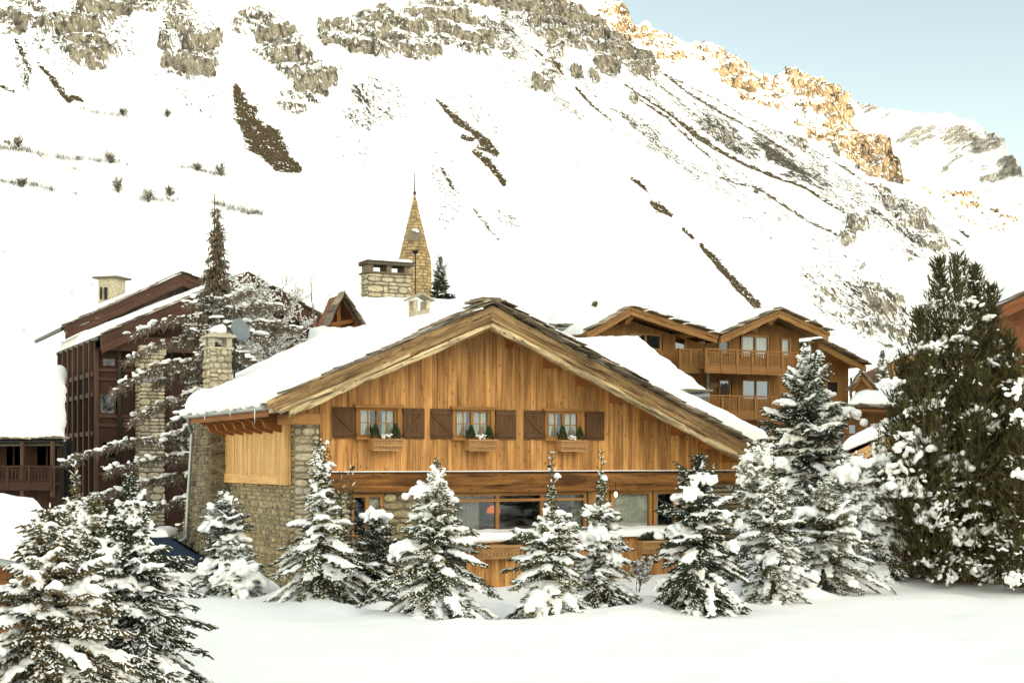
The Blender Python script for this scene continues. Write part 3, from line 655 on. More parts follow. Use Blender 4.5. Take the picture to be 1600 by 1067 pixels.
def curtain(fr, s0, s1, d, z0, z1, parent, amp=0.022, waves=9, name='curtain', mat=None):
    n = 60; V = []; s_ = np.linspace(s0, s1, n)
    for z in (z0, z1):
        for i, q in enumerate(s_): V.append(fr.pt(q, d+amp*math.sin(i/n*waves*6.28+0.8*math.sin(i*.3)), z))
    return mesh_obj(name, V, [(i, i+1, n+i+1, n+i) for i in range(n-1)], mat or M['curtain'], parent, True)
def window(fr, s0, s1, z0, z1, parent, d=0.0, cols_=2, muntin=(1, 1), fw=0.07, mat='frame', gl='glass', name='window', cur=None, casing=0.0, room=0.5, out=-1):
    """window in a wall that lies at depth d"""
    m = MB(); f = M[mat]; D0 = d-0.06; D1 = d+0.06
    m.fbox(fr, s0, s1, D0, D1, z1-fw, z1, 's'); m.fbox(fr, s0, s1, D0, D1, z0, z0+fw, 's')
    cw = (s1-s0-fw)/cols_
    for i in range(cols_+1): m.fbox(fr, s0+i*cw, s0+i*cw+fw, D0+.004, D1-.004, z0+fw, z1-fw, 'z')
    for i in range(cols_):
        x0 = s0+i*cw+fw; x1 = s0+(i+1)*cw
        for k in range(1, muntin[0]+1):
            x = x0+(x1-x0)*k/(muntin[0]+1); m.fbox(fr, x-.012, x+.012, D0+.03, D0+.05, z0+fw, z1-fw, 'z', 0.95)
        for k in range(1, muntin[1]+1):
            z = z0+fw+(z1-z0-2*fw)*k/(muntin[1]+1); m.fbox(fr, x0, x1, D0+.028, D0+.048, z-.012, z+.012, 's', 0.95)
    o = m.build(name, f, parent)
    g = MB(); g.fbox(fr, s0+fw*.5, s1-fw*.5, d-.008, d+.004, z0+fw*.5, z1-fw*.5); g.build('pane', M[gl], o)
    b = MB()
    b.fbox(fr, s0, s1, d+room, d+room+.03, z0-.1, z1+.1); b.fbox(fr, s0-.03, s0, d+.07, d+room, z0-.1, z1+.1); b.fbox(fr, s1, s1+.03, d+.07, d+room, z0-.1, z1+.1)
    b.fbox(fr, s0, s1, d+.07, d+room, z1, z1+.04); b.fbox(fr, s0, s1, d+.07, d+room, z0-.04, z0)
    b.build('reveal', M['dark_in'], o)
    for (c0, c1) in (cur or []):
        curtain(fr, s0+(s1-s0)*c0, s0+(s1-s0)*c1, d+.085, z0, z1, o, waves=max(3, (c1-c0)*(s1-s0)*9))
    return o
def rough_board(m, p0, p1, out, wd, th, wav=0.03, seed=1, n=60, var=None, top=(0, 0, 1), wt=0.01):
    """a board along p0-p1 (its upper edge), wd wide downwards, th thick along out, wavy lower edge"""
    p0 = Vector(p0); p1 = Vector(p1); out = Vector(out); L = (p1-p0).length; a = (p1-p0).normalized()
    V = []; Lc = []; sd_ = random.Random(seed); r = sd_.random()*30; x = np.linspace(0, L, n)
    lo = wav*fbm(x/0.9+seed*5.3, x*0+seed, 4, seed, 0.6)*2; up = wt*fbm(x/0.7+seed*3.3, x*0+seed+9, 3, seed+2)*2; oo = 0.035*fbm(x/0.4+seed, x*0+2, 4, seed+4, .65)
    dn = Vector((0, 0, -1))
    for i in range(n):
        b = p0+a*x[i]
        for (q, o_) in ((up[i], 0), (up[i], th+oo[i]), (wd*.35, th+oo[i]+.012), (wd*.7, th+oo[i]*2), (wd+lo[i], th*.75+oo[i]*2), (wd+lo[i], 0)):
            V.append(b+dn*q+out*o_); Lc.append((x[i]+r, q+r, o_+r))
    Fc = []
    for i in range(n-1):
        for k in range(6): Fc.append((i*6+k, i*6+(k+1) % 6, (i+1)*6+(k+1) % 6, (i+1)*6+k))
    Fc += [(5, 4, 3, 2, 1, 0), tuple(range((n-1)*6, n*6))]
    m.add(V, Fc, var, Lc)
def slates(m, p0, p1, across, n, wd=0.5, th=0.03, seed=1, lift=0.05, step=0.5, outj=0.1):
    """overlapping stone slates along a verge from p0 up to p1; across = direction over the edge"""
    rr = random.Random(seed); p0 = Vector(p0); p1 = Vector(p1); a = (p1-p0); L = a.length; a.normalize(); ac = Vector(across)
    up = ac.cross(a); up = up if up.z > 0 else -up
    for i in range(n):
        t = (i+.5)/n*L+rr.uniform(-.05, .05); l = wd*rr.uniform(.8, 1.3); h = th*rr.uniform(.7, 1.6); j = rr.uniform(-outj, outj*.3)
        tilt = rr.uniform(.0, .14)
        c = p0+a*t+up*(lift*rr.uniform(.1, 1)+h/2)
        d1 = (a+up*(-tilt)).normalized()
        m.beam(c-d1*l/2+ac*j, c+d1*l/2+ac*j, step, h, up=tuple(up), var=rr.random())
def corbel(m, fr, s, z, d0, d1, wd=0.16, ht=0.26):
    """purlin end: a beam head with a stepped, curved underside"""
    P = [(d0, z), (d0, z-ht*.45), (d0+.08, z-ht*.6), (d0+.16, z-ht*.62), (d0+.22, z-ht*.9), (d0+.34, z-ht), (d1, z-ht), (d1, z)]
    m.poly([fr.pt(s-wd/2, d, zz) for d, zz in P], fr.u*wd, loc=[(d, zz, 0) for d, zz in P])

TH = 27.0
# ================================================================== main chalet
A = Frame(460, 34, TH)
base = A.pt(0, 0, 0)
ch = thing('chalet', 'big gabled chalet in the middle, honey planks over rubble stone, snow on its roof', 'chalet', base)
RS, RZ = 4.71, 6.84                        # ridge
EL, ER = -0.97, 13.15                      # eaves
sl = 0.433
zr = lambda s, dz=0.0: RZ-sl*abs(s-RS)+dz
BH = 0.60                                  # height of the barge boards
DF = -1.0
# plank gable
wins = [(1.60, 2.62), (4.18, 5.18), (6.82, 7.82)]
WZ0, WZ1 = 3.58, 4.30
m = MB(); planks(m, A, 's', 0.62, 13.2, 2.70, lambda s: zr(s, -0.20), 0.0, 0.15, 0.03, [(a, b, WZ0, WZ1) for a, b in wins])
planks(m, A, 's', -.05, .62, 4.10, lambda s: zr(s, -.20), 0.0, .15, .03)
m.build('plank_gable', M['plank'], ch)
for s in (.62, 1.35, 2.95, 3.72, 5.9, 6.35, 8.75, 9.9, 11.2):   # battens over the joints here and there
    m = MB(); m.fbox(A, s, s+.09, -.062, -.03, 2.72, zr(s+.05, -.22), 'z'); m.build('cover_batten', M['plank'], ch)
# wall cores
m = MB()
zc = 2.70
m.poly([A.pt(0.02, .02, 0), A.pt(13.2, .02, 0), A.pt(13.2, .02, zr(13.2, -.5)), A.pt(RS, .02, zr(RS, -.4)), A.pt(0.02, .02, zr(0, -.5))], A.w*0.02)
# (the front core is thin: rooms behind the openings are boxed by the windows)
core_front = m
m2 = MB()
m2.fbox(A, 0.0, 0.25, 0.0, 8.0, 0, 4.2)
m2.fbox(A, 12.95, 13.2, 0.0, 11.0, 0, 2.9)
m2.fbox(A, 0.3, 12.9, 10.8, 11.0, 0, 3.2)
m2.build('wall_core', M['mortar'], ch)
m = MB()                                    # stone backing of the lower front, leaving the openings
def backing(s0, s1, z0, z1): m.fbox(A, s0, s1, .03, .25, z0, z1)
backing(0, 1.42, 0, 2.7); backing(1.42, 2.28, 0, 1.1); backing(2.28, 4.05, 0, 2.7); backing(4.05, 11.6, 0, 1.05); backing(11.6, 13.2, 0, 2.7); backing(1.42, 2.28, 2.2, 2.7); backing(4.05, 11.6, 2.28, 2.7)
m.fbox(A, 0, .62, .005, .028, 2.6, 4.3); m.build('lower_wall', M['mortar'], ch)
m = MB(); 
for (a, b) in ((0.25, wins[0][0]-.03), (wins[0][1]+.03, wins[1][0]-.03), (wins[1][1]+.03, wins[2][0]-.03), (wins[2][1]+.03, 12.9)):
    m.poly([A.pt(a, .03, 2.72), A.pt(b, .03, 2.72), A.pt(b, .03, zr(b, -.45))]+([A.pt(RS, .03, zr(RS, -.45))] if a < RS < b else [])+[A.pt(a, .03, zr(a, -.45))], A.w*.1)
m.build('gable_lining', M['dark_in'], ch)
# floor beam
m = MB()
rough_board(m, A.pt(0.62, -.10, 2.72), A.pt(13.0, -.10, 2.66), -A.u.cross(Vector((0, 0, 1))) if False else -A.w, 0.30, .16, .02, 3, 80, 0.6)
m.build('floor_beam', M['beam'], ch)
m = MB(); rough_board(m, A.pt(0.9, -.10, 2.43), A.pt(12.9, -.10, 2.385), -A.w, 0.20, .08, .012, 5, 80, 0.35); m.build('lintel_beam', M['beam'], ch)
m = MB(); m.fbox(A, 0.8, 12.9, -.30, -.05, 2.715, 2.745, 's'); m.build('drip_rail', M['darkbeam'], ch)
snow_slab([A.pt(0.8, -.30, 2.75), A.pt(12.8, -.30, 2.75), A.pt(12.8, -.06, 2.75), A.pt(0.8, -.06, 2.75)], .008, 'ledge_snow', ch, edge=.05, seed=3, res=.1, wob=.02, lump=.006)
# barge boards
m = MB(); mp = MB()
for (s0, s1, sd_) in ((RS, EL, 11), (RS, ER, 15)):
    k = 1 if s1 > s0 else -1; se = s1
    def P(s, dz, d=DF): return A.pt(s, d, zr(s, dz))
    rough_board(m, P(s0, 0), P(se+k*.02, 0), -A.w, .175, .13, .03, sd_, 90, .6, wt=.015)
    rough_board(m, P(s0, -.15, DF-.0), P(se-k*.12, -.15, DF), -A.w, .15, .06, .045, sd_+1, 90, .25)
    rough_board(m, P(s0, -.27, DF), P(se-k*.30, -.27, DF), -A.w, .14, .10, .05, sd_+2, 90, .75, wt=.02)
    rough_board(mp, P(s0, -.42, DF), P(se-k*.5, -.42, DF), -A.w, .14, .15, .03, sd_+3, 110, .8, wt=.02)
    rough_board(m, P(s0, -.38, DF+.01), P(se-k*.5, -.38, DF+.01), -A.w, .20, .04, .02, sd_+4, 60, .1)
    if k < 0: rough_board(mp, P(s0-2.2, -.31, DF-.09), P(se-k*.25, -.31, DF-.09), -A.w, .10, .05, .02, sd_+5, 60, .9)
m.build('bargeboard', M['barge'], ch); mp.build('bargeboard', M['barge_pale'], ch)
# soffit and roof deck
def roof_pts(s0, s1, d0, d1, dz): return [(s0, d0, zr(s0, dz)), (s1, d0, zr(s1, dz)), (s1, d1, zr(s1, dz)), (s0, d1, zr(s0, dz))]
DRL, DRR = 6.35, 12.0
m = MB()
q = [(EL, DF+.02, zr(EL, -.02)), (RS, DF+.02, zr(RS, -.02)), (RS, DRR, zr(RS, -.02)), (EL, DRL, zr(EL, -.02))]
m.poly([A.pt(*p)-Vector((0, 0, .16)) for p in q], (0, 0, .14), loc=[(p[1], p[0], 0) for p in q])
q = [(RS, DF+.02, zr(RS, -.02)), (ER, DF+.02, zr(ER, -.02)), (ER, DRR, zr(ER, -.02)), (RS, DRR, zr(RS, -.02))]
m.poly([A.pt(*p)-Vector((0, 0, .16)) for p in q], (0, 0, .14), loc=[(p[1], p[0], 0) for p in q])
roof = m.build('roof', M['soffit'], ch)
for s in (.4, 1.7, 3.2, RS, 5.75, 6.85, 7.85, 8.85, 9.85, 10.8, 11.7, 12.5):
    m = MB(); corbel(m, A, s, zr(s, -.20 if s != RS else -.24), DF+.25, 0.0, .24, .30); m.build('purlin_end', M['corbel'], roof)
m = MB()
slates(m, A.pt(EL+.3, DF-.05, zr(EL+.3, .03)), A.pt(RS-.1, DF-.05, zr(RS, .03)), -A.w, 20, .42, .02, 5, .02, .6)
slates(m, A.pt(ER-.1, DF-.05, zr(ER-.1, .03)), A.pt(RS+.1, DF-.05, zr(RS, .03)), -A.w, 38, .46, .018, 6, .02, .7)
slates(m, A.pt(ER-.1, DF-.02, zr(ER-.1, .05)), A.pt(RS+.3, DF-.02, zr(RS, .05)), -A.w, 30, .40, .016, 8, .03, .7)
slates(m, A.pt(RS-2.0, DF-.0, zr(RS-2.0, .08)), A.pt(RS-.1, DF-.0, zr(RS, .08)), -A.w, 8, .42, .03, 9, .04, .7)
m.fbox(A, RS-.32, RS+.42, DF-.12, DF+.8, RZ+.10, RZ+.16, 's', .5); m.fbox(A, RS-.22, RS+.30, DF-.06, DF+.7, RZ+.16, RZ+.21, 's', .3)
slates(m, A.pt(RS+.1, DF+.3, RZ-.02), A.pt(RS+1.9, DF+.3, zr(RS+1.9, -.02)), -A.w, 9, .45, .04, 19, .1, 1.0)
m.build('roof_slate', M['slate'], roof)
# snow on both roof planes
snow_slab([A.pt(EL-.05, DF-.06, zr(EL, .0)), A.pt(RS-.6, DF+.10, zr(RS-.6, .03)), A.pt(RS+.1, DRR, zr(RS+.1, .02)), A.pt(EL-.05, DRL, zr(EL, .0))], .34, 'roof_snow', roof, edge=.24, seed=5, wob=.10, over=.04, lump=.05, taper=(1.05, .55, 1.1, 1.15), round_=(1, 0, 1, 1), sag=.05)
snow_slab([A.pt(RS+1.3, DF+.06, zr(RS+1.3, .06)), A.pt(ER+.10, DF-.10, zr(ER, .05)), A.pt(ER+.02, DRR, zr(ER, .04)), A.pt(RS-.3, DRR, zr(RS-.3, .02))], .60, 'roof_snow', roof, edge=.22, seed=8, wob=.12, over=.03, lump=.05, taper=(.5, 1.0, 1.0, 1.0), round_=(0, 1, 1, 1))
# left eave: gutter, fascia, rafter tails, lumps of snow over the gutter
m = MB()
gp = [A.pt(EL-.06, d, zr(EL, -.16)) for d in np.linspace(DF+.05, DRL, 12)]
m.tube(gp, .065, 10); m.build('gutter', M['metal'], roof)
m = MB(); m.fbox(A, EL+.02, EL+.06, DF+.1, DRL, zr(EL, -.36), zr(EL, -.06), 'd'); m.build('fascia', M['corbel'], roof)
for d in (0.35, 1.2, 2.05, 2.9, 3.75, 4.6, 5.4):
    m = MB()
    P = [(0.0, 4.02), (EL+.12, 3.98), (EL+.10, 3.90), (EL+.3, 3.84), (EL+.38, 3.68), (EL+.62, 3.60), (0.0, 3.52)]
    m.poly([A.pt(s, d, z+.12) for s, z in P], A.w*.14, loc=[(s, z, d) for s, z in P]); m.build('rafter_tail', M['corbel'], roof)
rr = random.Random(4); C = []; Ax = []
for d in np.arange(DF+.3, DRL, .16):
    C.append(list(A.pt(EL-.12+rr.uniform(-.05, .04), d, zr(EL, -.05+rr.uniform(-.06, .03))))); Ax.append((rr.uniform(.07, .14), rr.uniform(.06, .11), rr.uniform(.05, .09)))
V, Fc = blobs(C, Ax); W, Q = remesh(V, Fc, .035, .015, 3); mesh_obj('gutter_snow', W, Q, M['snow_roof'], roof, True)
m = MB(); dp = A.pt(-0.45, 8.1, 0)
m.tube([A.pt(EL-.04, DRL-.25, zr(EL, -.2)), A.pt(EL+.02, DRL-.1, 3.95), A.pt(-.78, 6.6, 3.75), A.pt(-.98, 6.7, -.1)], .05, 10); m.build('downpipe', M['metal'], ch)
# timber side panel under the left eave, with sill board
m = MB(); planks(m, A, 'd', 0.75, 5.7, 2.62, 4.02, -.12, .17, .03, out=-1)
m.build('side_panel', M['panel'], ch)
m = MB(); m.fbox(A, -.19, -.05, .70, 5.75, 2.42, 2.66, 'd', .7); m.fbox(A, -.20, -.04, .12, .74, 2.42, 4.05, 'z', .4); m.build('panel_frame', M['panel'], ch)
m = MB(); m.fbox(A, -.35, .35, -.9, .25, 3.86, 4.10, 'd', .4); m.build('wall_plate', M['frame'], ch)
# stone faces
stones('stone_wall', A.pt(0, 0, 0), A.w, -A.u, {'z0': -.2, 'z1': 2.62, 'ext': lambda z: (0, 5.7)}, .145, .20, M['stone'], ch, .05, 1)
stones('stone_wall', A.pt(0, 0, 0), A.w, -A.u, {'z0': 2.62, 'z1': 4.0, 'ext': lambda z: (0, .8)}, .16, .2, M['stone'], ch, .04, 2)
stones('stone_pier', A.pt(0, 0, 0), A.u, -A.w, {'z0': -.2, 'z1': 4.12, 'ext': lambda z: (0, .63 if z > 2.4 else 1.42)}, .17, .34, M['stone_pale'], ch, .05, 3)
stones('stone_wall', A.pt(0, 0, 0), A.u, -A.w, {'z0': -.2, 'z1': 2.2, 'ext': lambda z: (2.28, 4.05)}, .2, .36, M['stone'], ch, .05, 4)
stones('stone_wall', A.pt(0, 0, 0), A.u, -A.w, {'z0': -.2, 'z1': 2.2, 'ext': lambda z: (11.6, 13.3)}, .12, .6, M['stone_grey'], ch, .08, 5)
m = MB()
for i in range(13):
    z = .9+i*.115; m.fbox(A, 11.4+rnd.random()*.3, 13.5+rnd.random()*.4, -.5-rnd.random()*.2, .02, z, z+.085, 's')
m.build('stone_buttress', M['stone_grey'], ch)
# battered buttress at the back of the left side, grown out of the eave wall
def batter(z): return .42*(1-z/4.2)
m = MB()
V = []
for z, e in ((-.2, 0), (4.25, 0)):
    b = batter(max(z, 0)); V += [A.pt(-.5-b, 5.55-b*.3, z), A.pt(.1, 5.55-b*.3, z), A.pt(.1, 7.2+b, z), A.pt(-.5-b, 7.2+b, z)]
m.add(V, [(3, 2, 1, 0), (4, 5, 6, 7), (0, 1, 5, 4), (1, 2, 6, 5), (2, 3, 7, 6), (3, 0, 4, 7)]); m.build('buttress_core', M['mortar'], ch)
tilt = Vector((0, 0, 0))
def stones_batter(name, p_of, a0, a1, z0, z1, ch_, cw_, mat, parent, seed, out):
    o = stones(name, (0, 0, 0), (1, 0, 0), (0, -1, 0), {'z0': z0, 'z1': z1, 'ext': lambda z: (a0, a1)}, ch_, cw_, mat, None, .06, seed)
    me = o.data; n = len(me.vertices); c = np.empty(n*3); me.vertices.foreach_get('co', c); c = c.reshape(-1, 3)
    off = np.array(root_of(parent).location); W = np.array([list(p_of(x, -y, z)) for x, y, z in c])-off
    me.vertices.foreach_set('co', W.ravel()); me.update(); o.parent = parent
stones_batter('buttress', lambda x, e, z: A.pt(-.5-batter(max(z, 0))-e, x, z), 5.5, 7.3, -.2, 4.05, .19, .30, M['stone_grey'], ch, 21, None)
stones_batter('buttress', lambda x, e, z: A.pt(x, 5.55-batter(max(z, 0))*.3-e, z), -.6, .05, -.2, 4.05, .19, .24, M['stone_grey'], ch, 22, None)
# upper windows
for i, (a, b) in enumerate(wins):
    wo_ = window(A, a, b, WZ0, WZ1, ch, d=-.01, cols_=2, muntin=(1, 1), fw=.065, cur=[(.02, .40), (.60, .97)] if i else [(.03, .34), (.66, .97)], room=.6)
    m = MB(); m.fbox(A, a-.12, b+.16, -.16, -.03, WZ1, WZ1+.07, 's', .3); m.fbox(A, a-.08, b+.1, -.20, -.03, WZ0-.06, WZ0, 's', .5)
    m.fbox(A, a-.06, a, -.09, -.03, WZ0, WZ1, 'z'); m.fbox(A, b, b+.10, -.12, -.03, WZ0, WZ1, 'z'); m.build('casing', M['frame'], wo_)
    for k, (x0, x1, dg) in enumerate(((a-.66, a-.07, 1), (b+.16, b+.74, -1))):
        m = MB(); y = x0
        while y < x1-.02:
            e = min(y+.118, x1); m.fbox(A, y+.002, e-.002, -.075, -.05, WZ0-.03, WZ1+.01, 'z', .4+.3*rnd.random()); y = e
        m.fbox(A, x0+.02, x1-.02, -.10, -.075, WZ1-.14, WZ1-.06, 's', .3); m.fbox(A, x0+.02, x1-.02, -.10, -.075, WZ0+.03, WZ0+.11, 's', .3)
        q0, q1 = ((x0+.05, x1-.05) if dg > 0 else (x1-.05, x0+.05))
        m.beam(A.pt(q0, -.087, WZ1-.14), A.pt(q1, -.087, WZ0+.11), .022, .07, up=(0, 0, 1), var=.3)
        for z in (WZ0+.05, WZ1-.1): m.fbox(A, (x1 if dg > 0 else x0)-.03, (x1 if dg > 0 else x0)+.03, -.12, -.05, z, z+.04, 's', .1)
        m.build('shutter', M['shutter'], ch)
    # flower box
    c0, c1 = a+.14+.12, b+.02
    m = MB(); m.poly([A.pt(c0, -.06, 3.52), A.pt(c0, -.40, 3.52), A.pt(c0, -.34, 3.26), A.pt(c0, -.06, 3.26)], A.u*(c1-c0), var=.5)
    m.fbox(A, c0-.04, c1+.04, -.43, -.06, 3.50, 3.54, 's', .7)
    for k in range(9):
        x = c0+(c1-c0)*(k+.5)/9; m.beam(A.pt(x, -.385, 3.375), A.pt(x, -.385, 3.335), .07, .02, up=tuple(A.w), var=.9, w1=.03)
    m.fbox(A, c0, c1, -.40, -.36, 3.37, 3.40, 's', .9); m.fbox(A, c0+.01, c1-.01, -.37, -.34, 3.245, 3.275, 's', .9)
    m.build('flower_box', M['box'], ch)
    n_ = 26; C = [list(A.pt(c0+.28+rnd.random()*(c1-c0-.5), -.24+rnd.uniform(-.05, .05), 3.56+rnd.random()*.10)) for _ in range(n_)]
    V, Fc = blobs(C, [(rnd.uniform(.018, .035),)*3 for _ in range(n_)], tmpl=ICO0); mesh_obj('window_box_snow', V, Fc, M['snow_tree'], ch, True)
    nm = ('left', 'middle', 'right')[i]
    for k, x in enumerate((c0+.12, c1-.13)):
        n_ = 420; rg = np.random.default_rng(i*7+k); t = rg.random(n_)**.8; h = .34*(.9+.2*rg.random()); an = rg.random(n_)*6.28; r = (.115*(1-t)**.75+.01)*(0.8+.4*rg.random(n_))
        b0 = np.array(list(A.pt(x, -.24, 3.52))); Cx = b0+np.stack([np.cos(an)*r, np.sin(an)*r, .03+t*h], 1)
        dr = np.stack([np.cos(an)*.6, np.sin(an)*.6, .8+0*an], 1); V, Fc = blobs(Cx, np.tile([.028, .008, .008], (n_, 1)), dr, ICO0)
        o = mesh_obj('dwarf_conifer', V-b0, Fc, M['box_green'], None, False, {'var': np.repeat(rg.random(n_), 12)}); o.location = b0
        tag(o, '%s dwarf cone conifer in the %s upper window box of the big chalet' % (('left', 'right')[k], nm), 'dwarf conifer', 'dwarf conifers in the upper window boxes')
# lower windows
LZ0, LZ1 = 1.16, 2.20
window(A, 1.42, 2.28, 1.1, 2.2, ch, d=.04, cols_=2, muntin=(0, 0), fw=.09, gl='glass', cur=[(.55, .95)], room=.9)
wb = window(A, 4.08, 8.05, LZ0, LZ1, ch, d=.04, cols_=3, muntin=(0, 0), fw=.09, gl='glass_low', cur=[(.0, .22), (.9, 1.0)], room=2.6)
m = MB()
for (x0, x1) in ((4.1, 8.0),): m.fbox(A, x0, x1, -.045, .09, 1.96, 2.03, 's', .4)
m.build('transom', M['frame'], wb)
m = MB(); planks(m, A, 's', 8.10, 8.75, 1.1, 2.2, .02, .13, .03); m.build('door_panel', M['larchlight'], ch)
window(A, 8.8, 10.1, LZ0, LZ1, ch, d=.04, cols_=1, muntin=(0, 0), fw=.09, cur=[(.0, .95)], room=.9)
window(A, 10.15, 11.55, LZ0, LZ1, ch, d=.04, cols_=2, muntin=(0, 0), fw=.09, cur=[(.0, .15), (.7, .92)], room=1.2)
# hanging lamp and sofa seen through the big window
L0 = A.pt(5.9, 1.2, 1.72)
lp = thing('hanging_lamp', 'orange lampshade glowing inside the large ground floor window', 'lamp', L0)
m = MB(); m.tube([L0+Vector((0, 0, .05)), L0+Vector((0, 0, .5))], .008, 6); m.build('cord', M['iron'], lp)
n = 20; V = []
for r, z in ((.19, -.10), (.17, .02), (.06, .10)):
    for k in range(n): V.append(L0+Vector((r*math.cos(6.283*k/n), r*math.sin(6.283*k/n), z)))
mesh_obj('lamp_shade', V, [(j*n+k, j*n+(k+1) % n, (j+1)*n+(k+1) % n, (j+1)*n+k) for j in range(2) for k in range(n)], M['lampshade'], lp, True)
sf = thing('sofa', 'dark red sofa with rounded cushions behind the large ground floor window', 'sofa', A.pt(6.1, 1.9, .8))
V, Fc = blobs([list(A.pt(s, 1.8, 1.22)) for s in (4.9, 5.6, 6.4, 7.2)], [(.42, .22, .2)]*4, [list(A.u)]*4, ICO2); mesh_obj('cushion', V, Fc, M['red'], sf, True)
m = MB(); m.fbox(A, 4.5, 7.7, 1.7, 2.3, .8, 1.2, 's', .5); m.fbox(A, 4.5, 7.7, 2.2, 2.4, .8, 1.45, 's', .6); m.build('seat', M['red'], sf)
# terrace parapet with snow, boxes, garland
PD = -1.35
m = MB(); planks(m, A, 's', 3.9, 10.6, -.1, 1.02, PD, .15, .03); m.build('terrace_parapet', M['plank'], ch)
m = MB(); m.fbox(A, 3.85, 10.65, PD-.10, 0.0, 1.02, 1.08, 's', .5); m.build('terrace_shelf', M['beam'], ch)
snow_slab([A.pt(3.8, PD-.12, 1.08), A.pt(10.7, PD-.12, 1.08), A.pt(10.7, 0.0, 1.08), A.pt(3.8, 0.0, 1.08)], .17, 'terrace_snow', ch, edge=.14, seed=12, wob=.07, res=.1, lump=.03, round_=(1, 1, 1, 0), sag=.06)
for (c0, c1) in ((4.15, 5.15), (6.0, 6.9), (8.75, 9.85)):
    m = MB(); m.poly([A.pt(c0, PD-.03, .92), A.pt(c0, PD-.40, .92), A.pt(c0, PD-.33, .62), A.pt(c0, PD-.03, .62)], A.u*(c1-c0), var=.5)
    m.fbox(A, c0-.05, c1+.05, PD-.44, PD-.03, .90, .95, 's', .7)
    for k in range(10):
        x = c0+(c1-c0)*(k+.5)/10; m.beam(A.pt(x, PD-.39, .76), A.pt(x, PD-.39, .71), .08, .02, up=tuple(A.w), var=.9, w1=.03)
    m.fbox(A, c0, c1, PD-.40, PD-.365, .75, .785, 's', .9); m.build('flower_box', M['box'], ch)
def garland(s0, s1, label, z=1.0, seed=1):
    rg = np.random.default_rng(seed); n_ = int(700*(s1-s0)); s_ = s0+rg.random(n_)*(s1-s0); r = .10*np.sqrt(rg.random(n_)); an = rg.random(n_)*6.28
    b0 = np.array(list(A.pt(s0, PD-.2, z))); C = np.array([list(A.pt(a_, PD-.22+math.cos(q)*rr_*1.3, z+.06*math.sin(a_*5)+math.sin(q)*rr_)) for a_, q, rr_ in zip(s_, an, r)])
    V, Fc = blobs(C, np.tile([.04, .010, .010], (n_, 1)), rg.normal(size=(n_, 3)), ICO0)
    o = mesh_obj('garland', V-b0, Fc, M['fir_dark'], None, False, {'var': np.repeat(rg.random(n_), 12)}); o.location = b0; tag(o, label, 'garland', 'fir garlands on the terrace parapet')
garland(4.9, 5.75, 'dark fir garland on the terrace ledge beside the first flower box', 1.0, 3)
garland(8.75, 9.5, 'dark fir garland hanging above the right terrace flower box', 1.02, 4)
for i, (s, z) in enumerate(((5.35, .72), (5.6, .74), (9.0, .52), (9.3, .52), (9.6, .52))):
    b0 = A.pt(s, PD-.08 if i < 2 else PD-.09, z); P = [(0, .0), (.012, .02), (.02, .06), (.035, .11), (.055, .15), (.05, .16)]; V = []
    for r, h in P:
        for k in range(10): V.append(Vector((r*math.cos(.628*k), r*math.sin(.628*k), .0-h)))
    o = mesh_obj('hanging_bell', V, [(j*10+k, j*10+(k+1) % 10, (j+1)*10+(k+1) % 10, (j+1)*10+k) for j in range(5) for k in range(10)], M['iron'], None, True); o.location = b0
    tag(o, ['left of the two bells below the fir garland', 'right of the two bells below the fir garland', 'leftmost small dark bell under the right flower box', 'middle small dark bell under the right flower box', 'rightmost small dark bell under the right flower box'][i], 'bell', 'small bells hung on the terrace parapet')
# wall lantern with a lit bulb, two little floodlights on the beam
L0 = A.pt(8.75, -.34, 2.12); ln = thing('wall_lantern', 'small lit lantern hanging under the floor beam of the big chalet', 'lantern', L0)
m = MB(); m.tube([L0+Vector((0, 0, .1)), L0+Vector((0, 0, .32))], .012, 6); m.tube([L0+Vector((0, 0, .11)), L0+Vector((0, 0, .07))], [.02, .09], 10); m.build('cap', M['iron'], ln)
V, Fc = blobs([list(L0)], [(.045, .045, .075)], None, ICO2); mesh_obj('bulb', V, Fc, M['bulb'], ln, True)
for i, s in enumerate((1.35, 6.75, 11.2)):
    p = A.pt(s, -.34, 2.80); o = thing('floodlight', ['small black floodlight on the left end of the floor beam', 'small black floodlight on the beam below the middle of the gable', 'small black floodlight near the right end of the beam'][i], 'floodlight', p, 'floodlights standing on the floor beam')
    m = MB(); m.beam(p+Vector((-.05, 0, .04)), p+Vector((.05, 0, .04)), .09, .08); m.build('housing', M['iron'], o)
    m = MB(); m.tube([p+Vector((0, .06, -.05)), p+Vector((0, .03, .03))], .012, 6); m.build('bracket', M['iron'], o)
# small roof chimney near the ridge at the back
def cap_gable(m, c, w_, d_, z, h, var=.7):
    for k in (-1, 1):
        m.beam(c+Vector((k*w_*.56, 0, z)), c+Vector((0, 0, z+h)), d_, .05, up=(0, 0, 1), var=var)
t_, z_ = A.on_d(655, 495, 8.0)
c = A.pt(t_, 8.0, 0); k_ = .019
m = MB(); zb = z_-.9; zt = CZ+(HZ-486)/F*c.y
m.beam(c+Vector((0, 0, zb)), c+Vector((0, 0, zt)), .56, .50, up=tuple(A.w), var=.8, w1=.5, h1=.46)
zc_ = CZ+(HZ-470)/F*c.y
for dx, dy in ((-.2, -.18), (.2, -.18), (-.2, .18), (.2, .18)):
    m.beam(c+A.u*dx+A.w*dy+Vector((0, 0, zt)), c+A.u*dx+A.w*dy+Vector((0, 0, zc_)), .12, .12, up=tuple(A.w), var=.9)
for k in (-1, 1): m.beam(c+A.u*(k*.40)+Vector((0, 0, zc_-.0)), c+Vector((0, 0, zc_+.20)), .62, .05, up=(0, 0, 1), var=.6)
sc_ = m.build('small_chimney', M['stone_pale'], roof)
